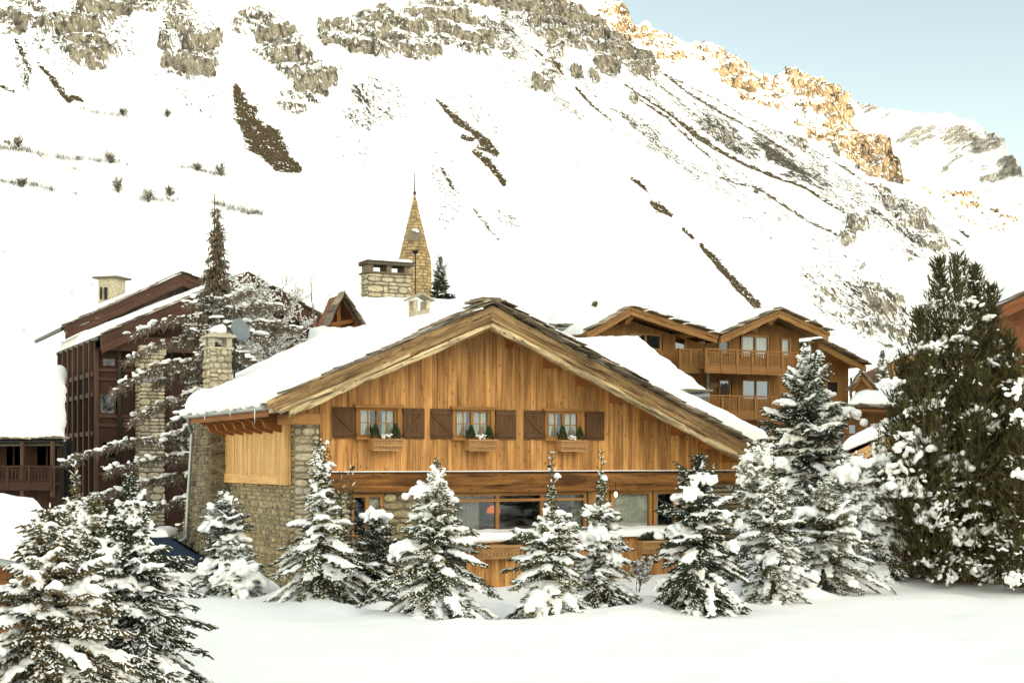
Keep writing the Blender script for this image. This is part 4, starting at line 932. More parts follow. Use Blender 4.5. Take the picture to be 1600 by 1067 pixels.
# tall stone chimney on the left with a pyramid cap, dish on a pole beside it
s0 = -.15; d0, _ = A.on_s(341, 560, s0); c = A.pt(s0, d0, 0); px_m = c.y/F
zA = CZ+(HZ-625)*px_m; zB = CZ+(HZ-545)*px_m; zC = CZ+(HZ-528)*px_m
m = MB(); m.beam(c+Vector((0, 0, 2.0)), c+Vector((0, 0, zB)), .78, .66, up=tuple(A.w), var=.5, w1=.60, h1=.52); chim = m.build('chimney', M['mortar'], ch)
hw0, hw1 = .39, .30
def chim_face(ax, out, w0, w1, dist0, dist1, sd_):
    def f(x, e, z):
        t = (z-2.0)/(zB-2.0); ww = w0*(1-t)+w1*t; dd = dist0*(1-t)+dist1*t
        return c+ax*(x*ww)+out*(dd+e)+Vector((0, 0, z))
    stones_batter('chimney_stone', f, -1, 1, 2.6, zB, .19, .55, M['stone_pale'], chim, sd_, None)
chim_face(A.u, -A.w, .39, .30, .33, .26, 31); chim_face(A.w, -A.u, .33, .26, .39, .30, 32)
m = MB()
for (x, y) in ((-.24, -.2), (.24, -.2), (-.24, .2), (.24, .2)): m.beam(c+A.u*x+A.w*y+Vector((0, 0, zB)), c+A.u*x+A.w*y+Vector((0, 0, zC)), .15, .13, up=tuple(A.w), var=.6)
m.beam(c+Vector((0, 0, zB-.03)), c+Vector((0, 0, zB+.03)), .72, .64, up=tuple(A.w), var=.5)
V = [c+A.u*(x*.40)+A.w*(y*.36)+Vector((0, 0, zC)) for x, y in ((-1, -1), (1, -1), (1, 1), (-1, 1))]+[c+A.u*(x*.40)+A.w*(y*.36)+Vector((0, 0, zC+.05)) for x, y in ((-1, -1), (1, -1), (1, 1), (-1, 1))]+[c+A.u*(x*.14)+A.w*(y*.12)+Vector((0, 0, zC+.17)) for x, y in ((-1, -1), (1, -1), (1, 1), (-1, 1))]
m.add(V, [(3, 2, 1, 0)]+[(i, (i+1) % 4, 4+(i+1) % 4, 4+i) for i in range(4)]+[(4+i, 4+(i+1) % 4, 8+(i+1) % 4, 8+i) for i in range(4)]+[(8, 9, 10, 11)], .8)
m.build('chimney_cap', M['stone_pale'], chim)
V, Fc = blobs([list(c+Vector((0, 0, zC+.2))), list(c+Vector((.08, 0, zC+.26)))], [(.22, .2, .14), (.14, .13, .12)], None, ICO2)
W, Q = remesh(V, Fc, .03, .02, 5); mesh_obj('chimney_snow', W, Q, M['snow_tree'], chim, True)
# dish
pb = at(366, 600, 40.0); dsh = thing('satellite_dish', 'grey satellite dish on a dark pole beside the left stone chimney', 'satellite dish', pb)
m = MB(); m.tube([pb+Vector((0, 0, -.6)), Vector((pb.x, pb.y, CZ+(HZ-478)/F*40))], .028, 8); m.build('mast', M['iron'], dsh)
dc = at(376, 515, 39.9); nrm = Vector((.72, -.62, .28)).normalized(); ux = nrm.cross(Vector((0, 0, 1))).normalized(); uy = ux.cross(nrm)
V = []; R0 = .34
for j in range(7):
    for k in range(28):
        r = R0*j/6; a = 6.283*k/28; V.append(dc+ux*(r*math.cos(a)*.93)+uy*(r*math.sin(a))-nrm*(.08*(1-(j/6)**2)))
Fd = [(j*28+k, j*28+(k+1) % 28, (j+1)*28+(k+1) % 28, (j+1)*28+k) for j in range(6) for k in range(28)]
nn = len(V); V += [v-nrm*.015 for v in V]; Fd += [tuple(i+nn for i in f[::-1]) for f in Fd]+[(6*28+k, 6*28+(k+1) % 28, nn+6*28+(k+1) % 28, nn+6*28+k) for k in range(28)]
mesh_obj('reflector', V, Fd, M['dish'], dsh, True)
m = MB(); e = dc+nrm*.42-uy*.12; m.tube([dc-uy*.33, e], .014, 6); m.tube([e, e+uy*.07], .035, 8); m.tube([dc-nrm*.09, Vector((pb.x, pb.y, dc.z))], .02, 6); m.build('feed_arm', M['metal'], dsh)
# wires / aerial on the gutter end
# icicles
def icicles(name, pts, label, cat='icicle', parent=None):
    m = MB()
    for p, L in pts: m.tube([p, p-Vector((0, 0, L*.5)), p-Vector((0, 0, L))], [.018, .011, .002], 6)
    return m.build(name, M['ice'], parent, True)
M['ice'] = NT('ice').m; M['ice'].node_tree.nodes['Principled BSDF'].inputs['Base Color'].default_value = (.75, .82, .85, 1)
M['ice'].node_tree.nodes['Principled BSDF'].inputs['Roughness'].default_value = .1
icicles('icicle', [(A.pt(EL-.14, d, zr(EL, -.18)), L) for d, L in ((-.45, .34), (1.6, .12), (4.0, .16))], '', parent=roof)

# ================================================================== middle chalet behind (dormer gable, stone chimney, snow roof)
Bm = Frame(533, 49, TH); mc = thing('chalet', 'snow roofed chalet with a steep little red gable, just behind the big roof', 'chalet', Bm.pt(0, 0, 0))
pk = CZ+(HZ-462)/F*49
def zt(px, py, d=0): return Bm.on_d(px, py, d)
sL, zL = zt(499, 540); sR, zR = zt(572, 525)
m = MB(); m.fbox(Bm, sL+.25, 6.5, .8, 7.5, -.2, pk-1.6, 'z', .5); m.build('wall', M['stone_pale'], mc)
m = MB(); 
for (s1, z1) in ((sL, zL), (sR, zR)):
    rough_board(m, Bm.pt(0, -.05, pk+.02), Bm.pt(s1, -.05, z1), -Bm.w, .16, .07, .015, 3, 20, .4)
m.build('bargeboard', M['darkbeam'], mc)
m = MB(); slates(m, Bm.pt(sL, -.05, zL+.06), Bm.pt(0, -.05, pk+.08), -Bm.w, 11, .3, .03, 3, .05, .6); slates(m, Bm.pt(sR, -.05, zR+.06), Bm.pt(0, -.05, pk+.08), -Bm.w, 11, .3, .03, 4, .05, .6); m.build('roof_slate', M['slate'], mc)
m = MB()
m.poly([Bm.pt(sL, .9, zL), Bm.pt(sR, .9, zR), Bm.pt(0, .9, pk-.1)], Bm.w*.1)
m.poly([Bm.pt(sL, 0, zL-.02), Bm.pt(0, 0, pk-.02), Bm.pt(0, 1.2, pk-.02), Bm.pt(sL, 1.2, zL-.02)], (0, 0, .05)); m.poly([Bm.pt(0, 0, pk-.02), Bm.pt(sR, 0, zR-.02), Bm.pt(sR, 1.2, zR-.02), Bm.pt(0, 1.2, pk-.02)], (0, 0, .05))
m.build('gable_wall', M['red'], mc)
m = MB(); m.beam(Bm.pt(0, .3, pk-.2), Bm.pt(0, .3, zL-.1), .14, .14, up=tuple(Bm.w)); m.beam(Bm.pt(sL*.55, .28, (pk+zL)/2-.15), Bm.pt(sR*.55, .28, (pk+zR)/2-.15), .14, .14); m.beam(Bm.pt(.0, .3, zL+.2), Bm.pt(sR*.7, .3, (pk+zR)/2-.25), .1, .1); m.build('truss', M['corbel'], mc)
m = MB(); m.beam(Bm.pt(sR*.72, .5, zR-.5), Bm.pt(sR*.72, .5, zR+.38), .32, .3, up=tuple(Bm.w)); m.build('gable_post', M['stone_pale'], mc)
# snow roof sloping towards us with its ridge across
pR = [(420, 600, 48.5), (800, 560, 50), (790, 462, 57), (548, 458, 57)]
pRr = [at(*p) for p in [(455, 640, 47.5), (860, 600, 50.5), (800, 478, 58), (548, 472, 56)]]
m = MB(); m.poly([p-Vector((0, 0, .25)) for p in pRr], (0, 0, .2)); rf2 = m.build('roof', M['slate'], mc)
pRb = [pRr[3], pRr[2], pRr[2]+Vector((1.5, 6, -3)), pRr[3]+Vector((1.5, 6, -3))]
snow_slab(pRr, .35, 'roof_snow', rf2, edge=.5, seed=31, res=.3)
# its long stone chimney
Cc = Frame(575, 56, TH)
s1, _ = Cc.on_d(642, 440, 0); zz = lambda py, y=56.5: CZ+(HZ-py)/F*y
stn = MB(); stn.fbox(Cc, .03, s1-.03, .03, .8, zz(500), zz(428)); ck = stn.build('chimney', M['mortar'], mc)
stones('chimney_stone', Cc.pt(0, 0, 0), Cc.u, -Cc.w, {'z0': zz(480), 'z1': zz(429), 'ext': lambda z: (0, s1)}, .22, .45, M['stone_pale'], ck, .03, 41)
stones('chimney_stone', Cc.pt(0, .8, 0), -Cc.w, -Cc.u, {'z0': zz(480), 'z1': zz(429), 'ext': lambda z: (0, .8)}, .22, .4, M['stone_pale'], ck, .03, 42)
m = MB(); m.fbox(Cc, -.06, s1+.06, -.06, .86, zz(429), zz(426), 's', .1)
for s in (.14, s1*.5, s1-.16): m.fbox(Cc, s-.1, s+.1, .02, .8, zz(426), zz(415), 'z', .3)
for k in range(7): m.fbox(Cc, -.12+rnd.random()*.1, s1+.05+rnd.random()*.1, -.12+rnd.random()*.05, .9, zz(415)+k*.025, zz(415)+k*.025+.02, 's', rnd.random()*.4)
m.build('chimney_cap', M['slate'], ck)
snow_slab([Cc.pt(.1, -.05, zz(415)+.17), Cc.pt(s1-.05, -.05, zz(415)+.17), Cc.pt(s1-.05, .85, zz(415)+.17), Cc.pt(.1, .85, zz(415)+.17)], .10, 'chimney_snow', ck, edge=.2, seed=9, res=.1, taper=(.4, 1.2, 1.4, .5))

# ================================================================== church spire
sp = at(648, 460, 150); spz = lambda py: CZ+(HZ-py)/F*150; sm = 150/F
st = thing('church_spire', 'tall pointed stone church spire with an iron rod, behind the chimneys', 'church spire', (sp.x, sp.y, 0))
V = []; Lc = []; A_ = []; Fc = []; rg = random.Random(3); NS = 44
z = spz(600); k = 0
top = spz(303)
while z < top-.15:                          # courses of stones
    h = .34; r0 = (37*sm)*(top-z)/(top-spz(460)); r1 = (37*sm)*(top-z-h)/(top-spz(460))
    r0 = min(r0, 25.5*sm); r1 = min(r1, 25.5*sm); n_ = max(6, int(6.283*r0/.55)); o_ = rg.random()
    for i in range(n_):
        a0 = (i+o_+.03)/n_*6.283; a1 = (i+o_+.97)/n_*6.283; b = len(V); pr = rg.uniform(.0, .05)
        for (aa, rr_, zz_) in ((a0, r0, z+.015), (a1, r0, z+.015), (a1, r1, z+h-.015), (a0, r1, z+h-.015)):
            V.append((sp.x+math.cos(aa)*rr_, sp.y+math.sin(aa)*rr_, zz_))
        for (aa, rr_, zz_) in ((a0, r0, z+.015), (a1, r0, z+.015), (a1, r1, z+h-.015), (a0, r1, z+h-.015)):
            am = (a0+a1)/2; aa = am+(aa-am)*.9; V.append((sp.x+math.cos(aa)*(rr_+.03+pr), sp.y+math.sin(aa)*(rr_+.03+pr), z+h/2+(zz_-z-h/2)*.85))
        A_ += [rg.random()]*8; Fc += [(b+4, b+5, b+6, b+7), (b, b+1, b+5, b+4), (b+1, b+2, b+6, b+5), (b+2, b+3, b+7, b+6), (b+3, b, b+4, b+7)]
    z += h
mesh_obj('spire', V, Fc, M['spire'], st, False, {'var': np.array(A_)})
m = MB(); m.tube([Vector((sp.x, sp.y, 0)), Vector((sp.x, sp.y, spz(600))), Vector((sp.x, sp.y, spz(411))), Vector((sp.x, sp.y, top-.2))], [24.8*sm, 24.8*sm, 24.8*sm, .02], 32); m.build('core', M['mortar'], st)
m = MB(); m.tube([Vector((sp.x, sp.y, top-.3)), Vector((sp.x, sp.y, spz(270)))], [.09, .04], 8); m.tube([Vector((sp.x, sp.y, top-.1)), Vector((sp.x, sp.y, top+.2))], .16, 8); m.build('finial_rod', M['iron'], st)
m = MB(); p = at(648, 367, 150-1.5); m.beam(p+Vector((-.5, 0, -.5)), p+Vector((-.2, .1, .4)), .1, .9); m.beam(p+Vector((.4, 0, -.5)), p+Vector((.15, .1, .4)), .1, .9); m.build('spire_hatch', M['slate'], st)
V, Fc = blobs([list(p+Vector((0, -.1, .5))), list(p+Vector((.3, -.1, .35)))], [(.26, .18, .16), (.2, .15, .13)]); mesh_obj('hatch_snow', V, Fc, M['snow_tree'], st, True)
# lamp post in front of the spire
p0 = at(649, 500, 62); lt = thing('street_lamp', 'thin dark lamp post standing in front of the church spire', 'street lamp', (p0.x, p0.y, 2.0))
m = MB(); m.tube([Vector((p0.x, p0.y, 2.0)), Vector((p0.x, p0.y, CZ+(HZ-394)/F*62))], .03, 6); m.build('post', M['iron'], lt)
m = MB(); m.tube([Vector((p0.x, p0.y, CZ+(HZ-397)/F*62)), Vector((p0.x, p0.y, CZ+(HZ-392)/F*62))], [.07, .17], 8); m.build('lamp_head', M['iron'], lt)

# ================================================================== annex roof between the big chalet and the balconied one
an = thing('annex', 'low stone annex under a very thick rounded snow blanket, left of the balconies', 'annex', at(1060, 720, 50))
E4 = [at(*p) for p in [(800, 640, 48), (1104, 617, 49.5), (1006, 545, 57), (840, 545, 57)]]
m = MB(); m.poly([p-Vector((0, 0, .3)) for p in E4], (0, 0, .25)); ar = m.build('roof', M['slate'], an)
snow_slab(E4, .60, 'roof_snow', ar, edge=.9, seed=17, res=.25, wob=.2, over=.02, lump=.06, taper=(.9, .75, 1.1, 1))
m = MB(); a0 = at(1046, 619, 49.3); a1 = at(1108, 618, 49.3); m.tube([a0, a1], .11, 10); m.build('gutter', M['metal'], ar)
m = MB(); slates(m, at(1040, 612, 49.2), at(1106, 612, 49.4), (0, -1, 0), 7, .5, .05, 3, .02, .5); slates(m, at(1018, 581, 52.4), at(1040, 583, 52.4), (0, -1, 0), 4, .3, .05, 3, .02, .3); m.build('roof_slate', M['slate'], ar)
m = MB(); q0 = at(990, 625, 50.2); q1 = at(1103, 625, 50.2); m.poly([q0, q1, Vector((q1.x, q1.y, 0)), Vector((q0.x, q0.y, 0))], (0, .3, 0), .5); m.build('wall', M['stone_grey'], an)
m = MB(); m.beam(at(1040, 630, 49.8), at(1104, 629, 49.8), .2, .22); m.beam(at(1040, 640, 49.9), at(1102, 639, 49.9), .2, .1); m.build('cornice', M['beam'], an)
# ================================================================== balconied chalet
Rr = Frame(1100, 62, TH); rc = thing('chalet', 'brown larch chalet with two gables and two slatted balconies, right of the big chalet', 'chalet', Rr.pt(0, 0, 0))
def RP(px, py, d=0): return Rr.on_d(px, py, d)
def gable(fr, root, pl, pr_, peak, dv, wallmat, bargemat, zfloor, name='gable', wall_d=0.0, depth=9.0, bh=.34, snow=True, seed=1, corb=True, th=.4):
    sl_, zl = pl; sr_, zr_ = pr_; sp_, zp = peak
    m = MB()
    rough_board(m, fr.pt(sp_, dv, zp), fr.pt(sl_, dv, zl), -fr.w, bh*.5, .10, .02, seed, 24, .35)
    rough_board(m, fr.pt(sp_, dv, zp), fr.pt(sr_, dv, zr_), -fr.w, bh*.5, .10, .02, seed+1, 24, .35)
    rough_board(m, fr.pt(sp_, dv, zp-bh*.48), fr.pt(sl_+.05, dv, zl-bh*.48), -fr.w, bh*.55, .05, .015, seed+2, 24, .8)
    rough_board(m, fr.pt(sp_, dv, zp-bh*.48), fr.pt(sr_-.05, dv, zr_-bh*.48), -fr.w, bh*.55, .05, .015, seed+3, 24, .8)
    m.build('bargeboard', bargemat, root)
    m = MB(); 
    m.poly([fr.pt(sl_, dv+.02, zl-.14), fr.pt(sp_, dv+.02, zp-.14), fr.pt(sp_, depth, zp-.14), fr.pt(sl_, depth, zl-.14)], (0, 0, .13))
    m.poly([fr.pt(sp_, dv+.02, zp-.14), fr.pt(sr_, dv+.02, zr_-.14), fr.pt(sr_, depth, zr_-.14), fr.pt(sp_, depth, zp-.14)], (0, 0, .13))
    rf = m.build('roof', M['soffit'] if wallmat != M['dark'] else M['darkbeam'], root)
    m = MB(); nl = max(4, int(abs(sp_-sl_)/.38)); slates(m, fr.pt(sl_, dv-.04, zl+.03), fr.pt(sp_, dv-.04, zp+.03), -fr.w, nl, .42, .035, seed+5, .05, .6)
    nl = max(4, int(abs(sp_-sr_)/.38)); slates(m, fr.pt(sr_, dv-.04, zr_+.03), fr.pt(sp_, dv-.04, zp+.03), -fr.w, nl, .42, .035, seed+6, .05, .6); m.build('roof_slate', M['slate'], rf)
    if snow:
        snow_slab([fr.pt(sl_, dv+.35, zl), fr.pt(sp_+.05, dv+.5, zp), fr.pt(sp_+.05, depth, zp), fr.pt(sl_, depth, zl)], th, 'roof_snow', rf, edge=.3, seed=seed+7, res=.3, taper=(1, .4, 1, 1), round_=(1, 0, 1, 1))
        snow_slab([fr.pt(sp_-.05, dv+.5, zp), fr.pt(sr_, dv+.35, zr_), fr.pt(sr_, depth, zr_), fr.pt(sp_-.05, depth, zp)], th, 'roof_snow', rf, edge=.3, seed=seed+8, res=.3, taper=(.4, 1, 1, 1), round_=(0, 1, 1, 1))
    return rf
gl_ = dict(pl=RP(916, 519, -1), pr_=RP(1121, 524, -1), peak=RP(985, 480, -1)); gr_ = dict(pl=RP(1124, 525, -1), pr_=RP(1295, 519, -1), peak=RP(1215, 484, -1))
rf_l = gable(Rr, rc, **gl_, dv=-1, wallmat=M['larch'], bargemat=M['larchlight'], zfloor=3, seed=51)
rf_r = gable(Rr, rc, **gr_, dv=-1, wallmat=M['larch'], bargemat=M['larchlight'], zfloor=3, seed=61)
sE, _ = RP(1248, 600, 0)
def g_top(pl, pr_, peak):
    def f(s):
        (a, za), (b, zb), (p, zp) = pl, pr_, peak
        return (za+(zp-za)*(s-a)/(p-a) if s < p else zb+(zp-zb)*(b-s)/(b-p))-.3
    return f
tl, tr_ = g_top(**gl_), g_top(**gr_)
ops = [RP(983, 520)+RP(1033, 548), RP(1052, 522)+RP(1072, 548), RP(1157, 523)+RP(1201, 562), RP(1121, 531)+RP(1140, 560), RP(1219, 528)+RP(1235, 560), RP(1158, 592)+RP(1202, 628), RP(1122, 592)+RP(1141, 628), RP(1165, 662)+RP(1200, 700), RP(1120, 662)+RP(1150, 700)]
holes = [(a, c_, min(b, d_), max(b, d_)) for a, b, c_, d_ in ops]
m = MB(); planks(m, Rr, 's', RP(918, 530)[0], .12, 0, lambda s: tl(s) if s < 0 else tl(0), 0, .2, .03, holes); planks(m, Rr, 's', .1, sE, 0, lambda s: tr_(s) if s > .3 else tr_(.3), 0, .2, .03, holes)
m.build('plank_wall', M['larch'], rc)
m = MB(); m.fbox(Rr, RP(918, 530)[0], sE, 1.6, 9, 0, 8.2); m.fbox(Rr, sE-.05, sE, 0, 9, 0, 8.0); m.build('wall_core', M['dark_in'], rc)
for i, (a, b, c_, d_) in enumerate(ops):
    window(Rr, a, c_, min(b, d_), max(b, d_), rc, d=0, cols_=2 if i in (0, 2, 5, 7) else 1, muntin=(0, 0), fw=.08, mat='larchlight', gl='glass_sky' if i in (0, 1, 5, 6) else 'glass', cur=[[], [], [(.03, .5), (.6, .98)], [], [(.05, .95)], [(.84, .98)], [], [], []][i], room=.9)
for s, z, dz in ((gl_['peak'][0]+.1, gl_['peak'][1]-.25, .42), (RP(1068, 515)[0], RP(1068, 515)[1]+.05, .45), (gr_['peak'][0]-.1, gr_['peak'][1]-.25, .42), (RP(1165, 508)[0], RP(1165, 508)[1]+.05, .42), (RP(1262, 515)[0], RP(1262, 512)[1]+.1, .42)):
    m = MB(); corbel(m, Rr, s, z, -.85, 0, .26, dz); m.build('purlin_end', M['larchlight'], rc)
m = MB(); m.tube([Rr.pt(.0, -.95, 8.1), Rr.pt(.02, -.6, 7.9), Rr.pt(.05, -.2, 7.5), Rr.pt(.05, -.15, 0)], .06, 8); m.build('downpipe', M['metal'], rc)
def balcony(fr, root, s0, s1, d0, zt_, zb_, mat, name='balcony', deck=True, n=None):
    """slatted balcony whose front runs along s at depth d0"""
    m = MB(); m.fbox(fr, s0, s1, d0, 0, zb_-.02, zb_+.08, 's', .4); m.fbox(fr, s0-.02, s1+.02, d0-.04, d0+.03, zb_-.22, zb_+.12, 's', .6)
    b = m.build(name, mat, root)
    m = MB(); m.fbox(fr, s0, s1, d0-.05, d0+.05, zt_-.07, zt_, 's', .7); m.fbox(fr, s0, s1, d0-.02, d0+.02, zt_-.18, zt_-.13, 's', .7); m.fbox(fr, s0, s1, d0-.02, d0+.02, zb_+.14, zb_+.19, 's', .7)
    k = s0
    while k < s1: m.fbox(fr, k, k+.055, d0-.012, d0+.012, zb_+.16, zt_-.15, 'z'); k += .125
    m.build('railing', mat, b)
    n_ = max(2, int((s1-s0)/.95)+1)
    for i in range(n_+1): m = MB(); x = s0+(s1-s0-.09)*i/n_; m.fbox(fr, x, x+.09, d0-.06, d0+.04, zb_-.2, zt_, 'z', .8); m.build('railing_post', mat, b)
    return b
bd = -1.3
z1t = CZ+(HZ-547)/F*61.5; z1b = CZ+(HZ-577)/F*61.5; z2t = CZ+(HZ-618)/F*61.5; z2b = CZ+(HZ-648)/F*61.5
balcony(Rr, rc, RP(1101, 560, bd)[0], RP(1246, 560, bd)[0], bd, z1t, z1b, M['larch']); balcony(Rr, rc, RP(1060, 560, bd+.5)[0], RP(1096, 560, bd+.5)[0], bd+.5, z1t, z1b, M['larch'])
balcony(Rr, rc, RP(1100, 630, bd)[0], RP(1231, 630, bd)[0], bd, z2t, z2b, M['larch'])
# right wing with its lower roof
m = MB(); w0 = RP(1248, 560, .6)[0]; w1 = RP(1325, 590, .6)[0]
zt0 = RP(1250, 535, .6)[1]; zt1 = RP(1325, 568, .6)[1]
planks(m, Rr, 's', w0, w1, 0, lambda s: zt0+(zt1-zt0)*(s-w0)/(w1-w0), .6, .2, .03, [(RP(1291, 600, .6)[0], RP(1307, 600, .6)[0], RP(1291, 615, .6)[1], RP(1291, 597, .6)[1])]); m.build('plank_wall', M['larch'], rc)
m = MB(); m.fbox(Rr, w0, w1, .66, 6, 0, zt1); m.build('wall_core', M['dark_in'], rc)
e0, e1 = RP(1278, 534, -.4), RP(1352, 572, -.4)
m = MB(); rough_board(m, Rr.pt(e0[0], -.4, e0[1]-.03), Rr.pt(e1[0], -.4, e1[1]), -Rr.w, .28, .08, .02, 5, 20, .5); m.build('bargeboard', M['larchlight'], rc)
m = MB(); m.poly([Rr.pt(e0[0], -.38, e0[1]-.05), Rr.pt(e1[0], -.38, e1[1]-.05), Rr.pt(e1[0], 6, e1[1]-.05), Rr.pt(e0[0], 6, e0[1]-.05)], (0, 0, .08)); rfw = m.build('roof', M['soffit'], rc)
m = MB(); slates(m, Rr.pt(e1[0], -.45, e1[1]+.05), Rr.pt(e0[0], -.45, e0[1]+.05), -Rr.w, 16, .4, .04, 7, .06, .8); m.build('roof_slate', M['slate'], rfw)
snow_slab([Rr.pt(e0[0], -.0, e0[1]+.03), Rr.pt(e1[0], -.0, e1[1]+.03), Rr.pt(e1[0], 6, e1[1]+.03), Rr.pt(e0[0], 6, e0[1]+.03)], .12, 'roof_snow', rfw, edge=.2, seed=2, res=.25)
m = MB(); m.tube([Rr.pt(e1[0], -.2, e1[1]-.05), Rr.pt(e1[0]-.05, -.2, e1[1]-.45), Rr.pt(w1+.02, .4, e1[1]-.5), Rr.pt(w1+.02, .4, 0)], .05, 8); m.build('downpipe', M['iron'], rc)
# left lean-to of the same chalet: gutter and wall
m = MB(); g0, g1 = at(868, 513, 60), at(918, 513, 59.5); m.tube([g0, g1], .1, 8); m.build('gutter', M['metal'], rc)
m = MB(); slates(m, at(866, 509, 60.1), at(916, 509, 59.6), (0, -1, 0), 5, .5, .05, 3, .02, .5); m.build('roof_slate', M['slate'], rc)
m = MB(); m.poly([at(878, 516, 60.5), at(918, 516, 60.2), at(918, 560, 60.2), at(878, 560, 60.5)], (0, .3, 0), .3); m.build('lean_to_wall', M['larch'], rc)
lq = [at(862, 508, 60), at(920, 508, 59.5), at(925, 490, 66), at(866, 490, 66)]; snow_slab(lq, .25, 'roof_snow', rc, edge=.4, seed=6, res=.3)
# things on the lower balcony
p = Rr.pt(RP(1133, 612, -.5)[0], -.7, 0); zz2 = lambda py: CZ+(HZ-py)/F*61.5
bl = thing('jacket', 'black garment hung to dry behind the lower balcony rail', 'garment', (p.x, p.y, zz2(596)))
P = [(1127, 598), (1131, 600), (1136, 597), (1138, 603), (1140, 612), (1136, 610), (1134, 607), (1132, 613), (1130, 610), (1129, 618), (1126, 620), (1126, 605)]
m = MB(); m.poly([at(x, y, p.y-.15) for x, y in P], (0, .06, 0), .3); m.build('cloth', M['iron'], bl)
p = Rr.pt(RP(1115, 604, -.4)[0], -.5, 0); bl = thing('cloth', 'pale beige cloth hanging left of the black garment on the lower balcony', 'cloth', (p.x, p.y, zz2(600)))
m = MB(); m.poly([at(x, y, p.y) for x, y in ((1107, 597), (1122, 598), (1122, 604), (1116, 606), (1111, 612), (1108, 606))], (0, .05, 0), .3); m.build('fabric', M['stone_grey'], bl)
M['orange'] = plain('orange_cloth', (.62, .22, .11), .9)
p = Rr.pt(RP(1118, 635, -1.1)[0], -1.15, 0); bl = thing('towel', 'orange towel draped behind the slats of the lower balcony', 'towel', (p.x, p.y, zz2(626)))
m = MB(); m.poly([at(x, y, p.y) for x, y in ((1112, 626), (1123, 625), (1122, 640), (1119, 637))], (0, .04, 0), .3); m.build('fabric', M['orange'], bl)

# ================================================================== small chalets further right
S1 = Frame(1400, 56, TH); sc1 = thing('chalet', 'low brown chalet with a thick snow roof behind the right hand trees', 'chalet', S1.pt(0, 0, 0))
q = [at(*p) for p in [(1328, 634, 55), (1432, 638, 55), (1424, 612, 60), (1345, 610, 60)]]
m = MB(); m.poly([p-Vector((0, 0, .2)) for p in q], (0, 0, .16)); r1 = m.build('roof', M['slate'], sc1)
snow_slab(q, .42, 'roof_snow', r1, edge=.5, seed=71, res=.2)
m = MB(); slates(m, at(1330, 634, 54.9), at(1432, 638, 54.9), (0, -1, 0), 10, .5, .05, 4, .02, .6); m.build('roof_slate', M['slate'], r1)
m = MB(); m.beam(at(1330, 640, 55), at(1440, 645, 55), .2, .22); m.tube([at(1330, 640, 54.8), at(1440, 644, 54.8)], .06, 8); m.build('eaves_board', M['larch'], sc1)
m = MB(); x = 1300
a0, a1 = at(1300, 700, 56), at(1450, 700, 56); n_ = 22
for i in range(n_):
    p0, p1 = a0.lerp(a1, i/n_), a0.lerp(a1, (i+.97)/n_); m.poly([Vector((p0.x, p0.y, 0)), Vector((p1.x, p1.y, 0)), Vector((p1.x, p1.y, 4.95)), Vector((p0.x, p0.y, 4.95))], (0, .2, 0))
m.poly([Vector((a0.x, a0.y+.25, 0)), Vector((a1.x, a1.y+.25, 0)), Vector((a1.x, a1.y+.25, 4.8)), Vector((a0.x, a0.y+.25, 4.8))], (0, 4.5, 0), .3)
m.build('plank_wall', M['larch'], sc1)
for (x0, x1, y0, y1) in ((1327, 1336, 664, 677), (1360, 1372, 662, 670)): m = MB(); m.poly([at(x0, y1, 55.9), at(x1, y1, 55.9), at(x1, y0, 55.9), at(x0, y0, 55.9)], (0, .06, 0), .2); m.build('window', M['glass_sky'], sc1)
# little gable of a porch in front of it
pg = thing('porch', 'tiny steep gabled porch roof left of the low snow roof', 'porch', at(1347, 640, 58))
m = MB(); rough_board(m, at(1346, 586, 57), at(1327, 612, 57), (0, -1, 0), .2, .08, .01, 3, 10, .6); rough_board(m, at(1346, 586, 57), at(1366, 608, 57), (0, -1, 0), .2, .08, .01, 4, 10, .6); m.build('bargeboard', M['larchlight'], pg)
m = MB(); m.poly([at(1327, 612, 57.1), at(1366, 608, 57.1), at(1346, 588, 57.1)], (0, .1, 0)); m.poly([at(1346, 586, 56.95), at(1327, 612, 56.95), at(1327, 612, 60), at(1346, 586, 60)], (0, 0, .05)); m.poly([at(1346, 586, 56.95), at(1366, 608, 56.95), at(1366, 608, 60), at(1346, 586, 60)], (0, 0, .05)); m.build('roof', M['larch'], pg)
m = MB(); slates(m, at(1367, 607, 56.9), at(1347, 584, 56.9), (0, -1, 0), 6, .3, .04, 3, .03, .4); slates(m, at(1326, 611, 56.9), at(1345, 584, 56.9), (0, -1, 0), 6, .3, .04, 5, .03, .4); m.build('roof_slate', M['slate'], pg)
# pale gable between the spruces
S2 = thing('chalet', 'chalet with a pale wooden verge glimpsed left of the tall pine', 'chalet', at(1425, 640, 64))
m = MB(); rough_board(m, at(1440, 543, 64), at(1394, 568, 64), (0, -1, 0), .35, .1, .01, 3, 14, .8); rough_board(m, at(1440, 553, 63.9), at(1396, 577, 63.9), (0, -1, 0), .3, .1, .01, 4, 14, .9); m.build('bargeboard', M['panel'], S2)
m = MB(); m.poly([at(1396, 572, 64.3), at(1450, 548, 64.3), Vector((at(1450, 640, 64.3).x, 64.3, 0)), Vector((at(1400, 640, 64.3).x, 64.3, 0))], (0, 6, 0)); m.build('plank_wall', M['larch'], S2)
snow_slab([at(1390, 566, 64.0), at(1445, 537, 64.0), at(1445, 534, 70), at(1390, 560, 70)], .3, 'roof_snow', S2, edge=.3, seed=4, res=.25)
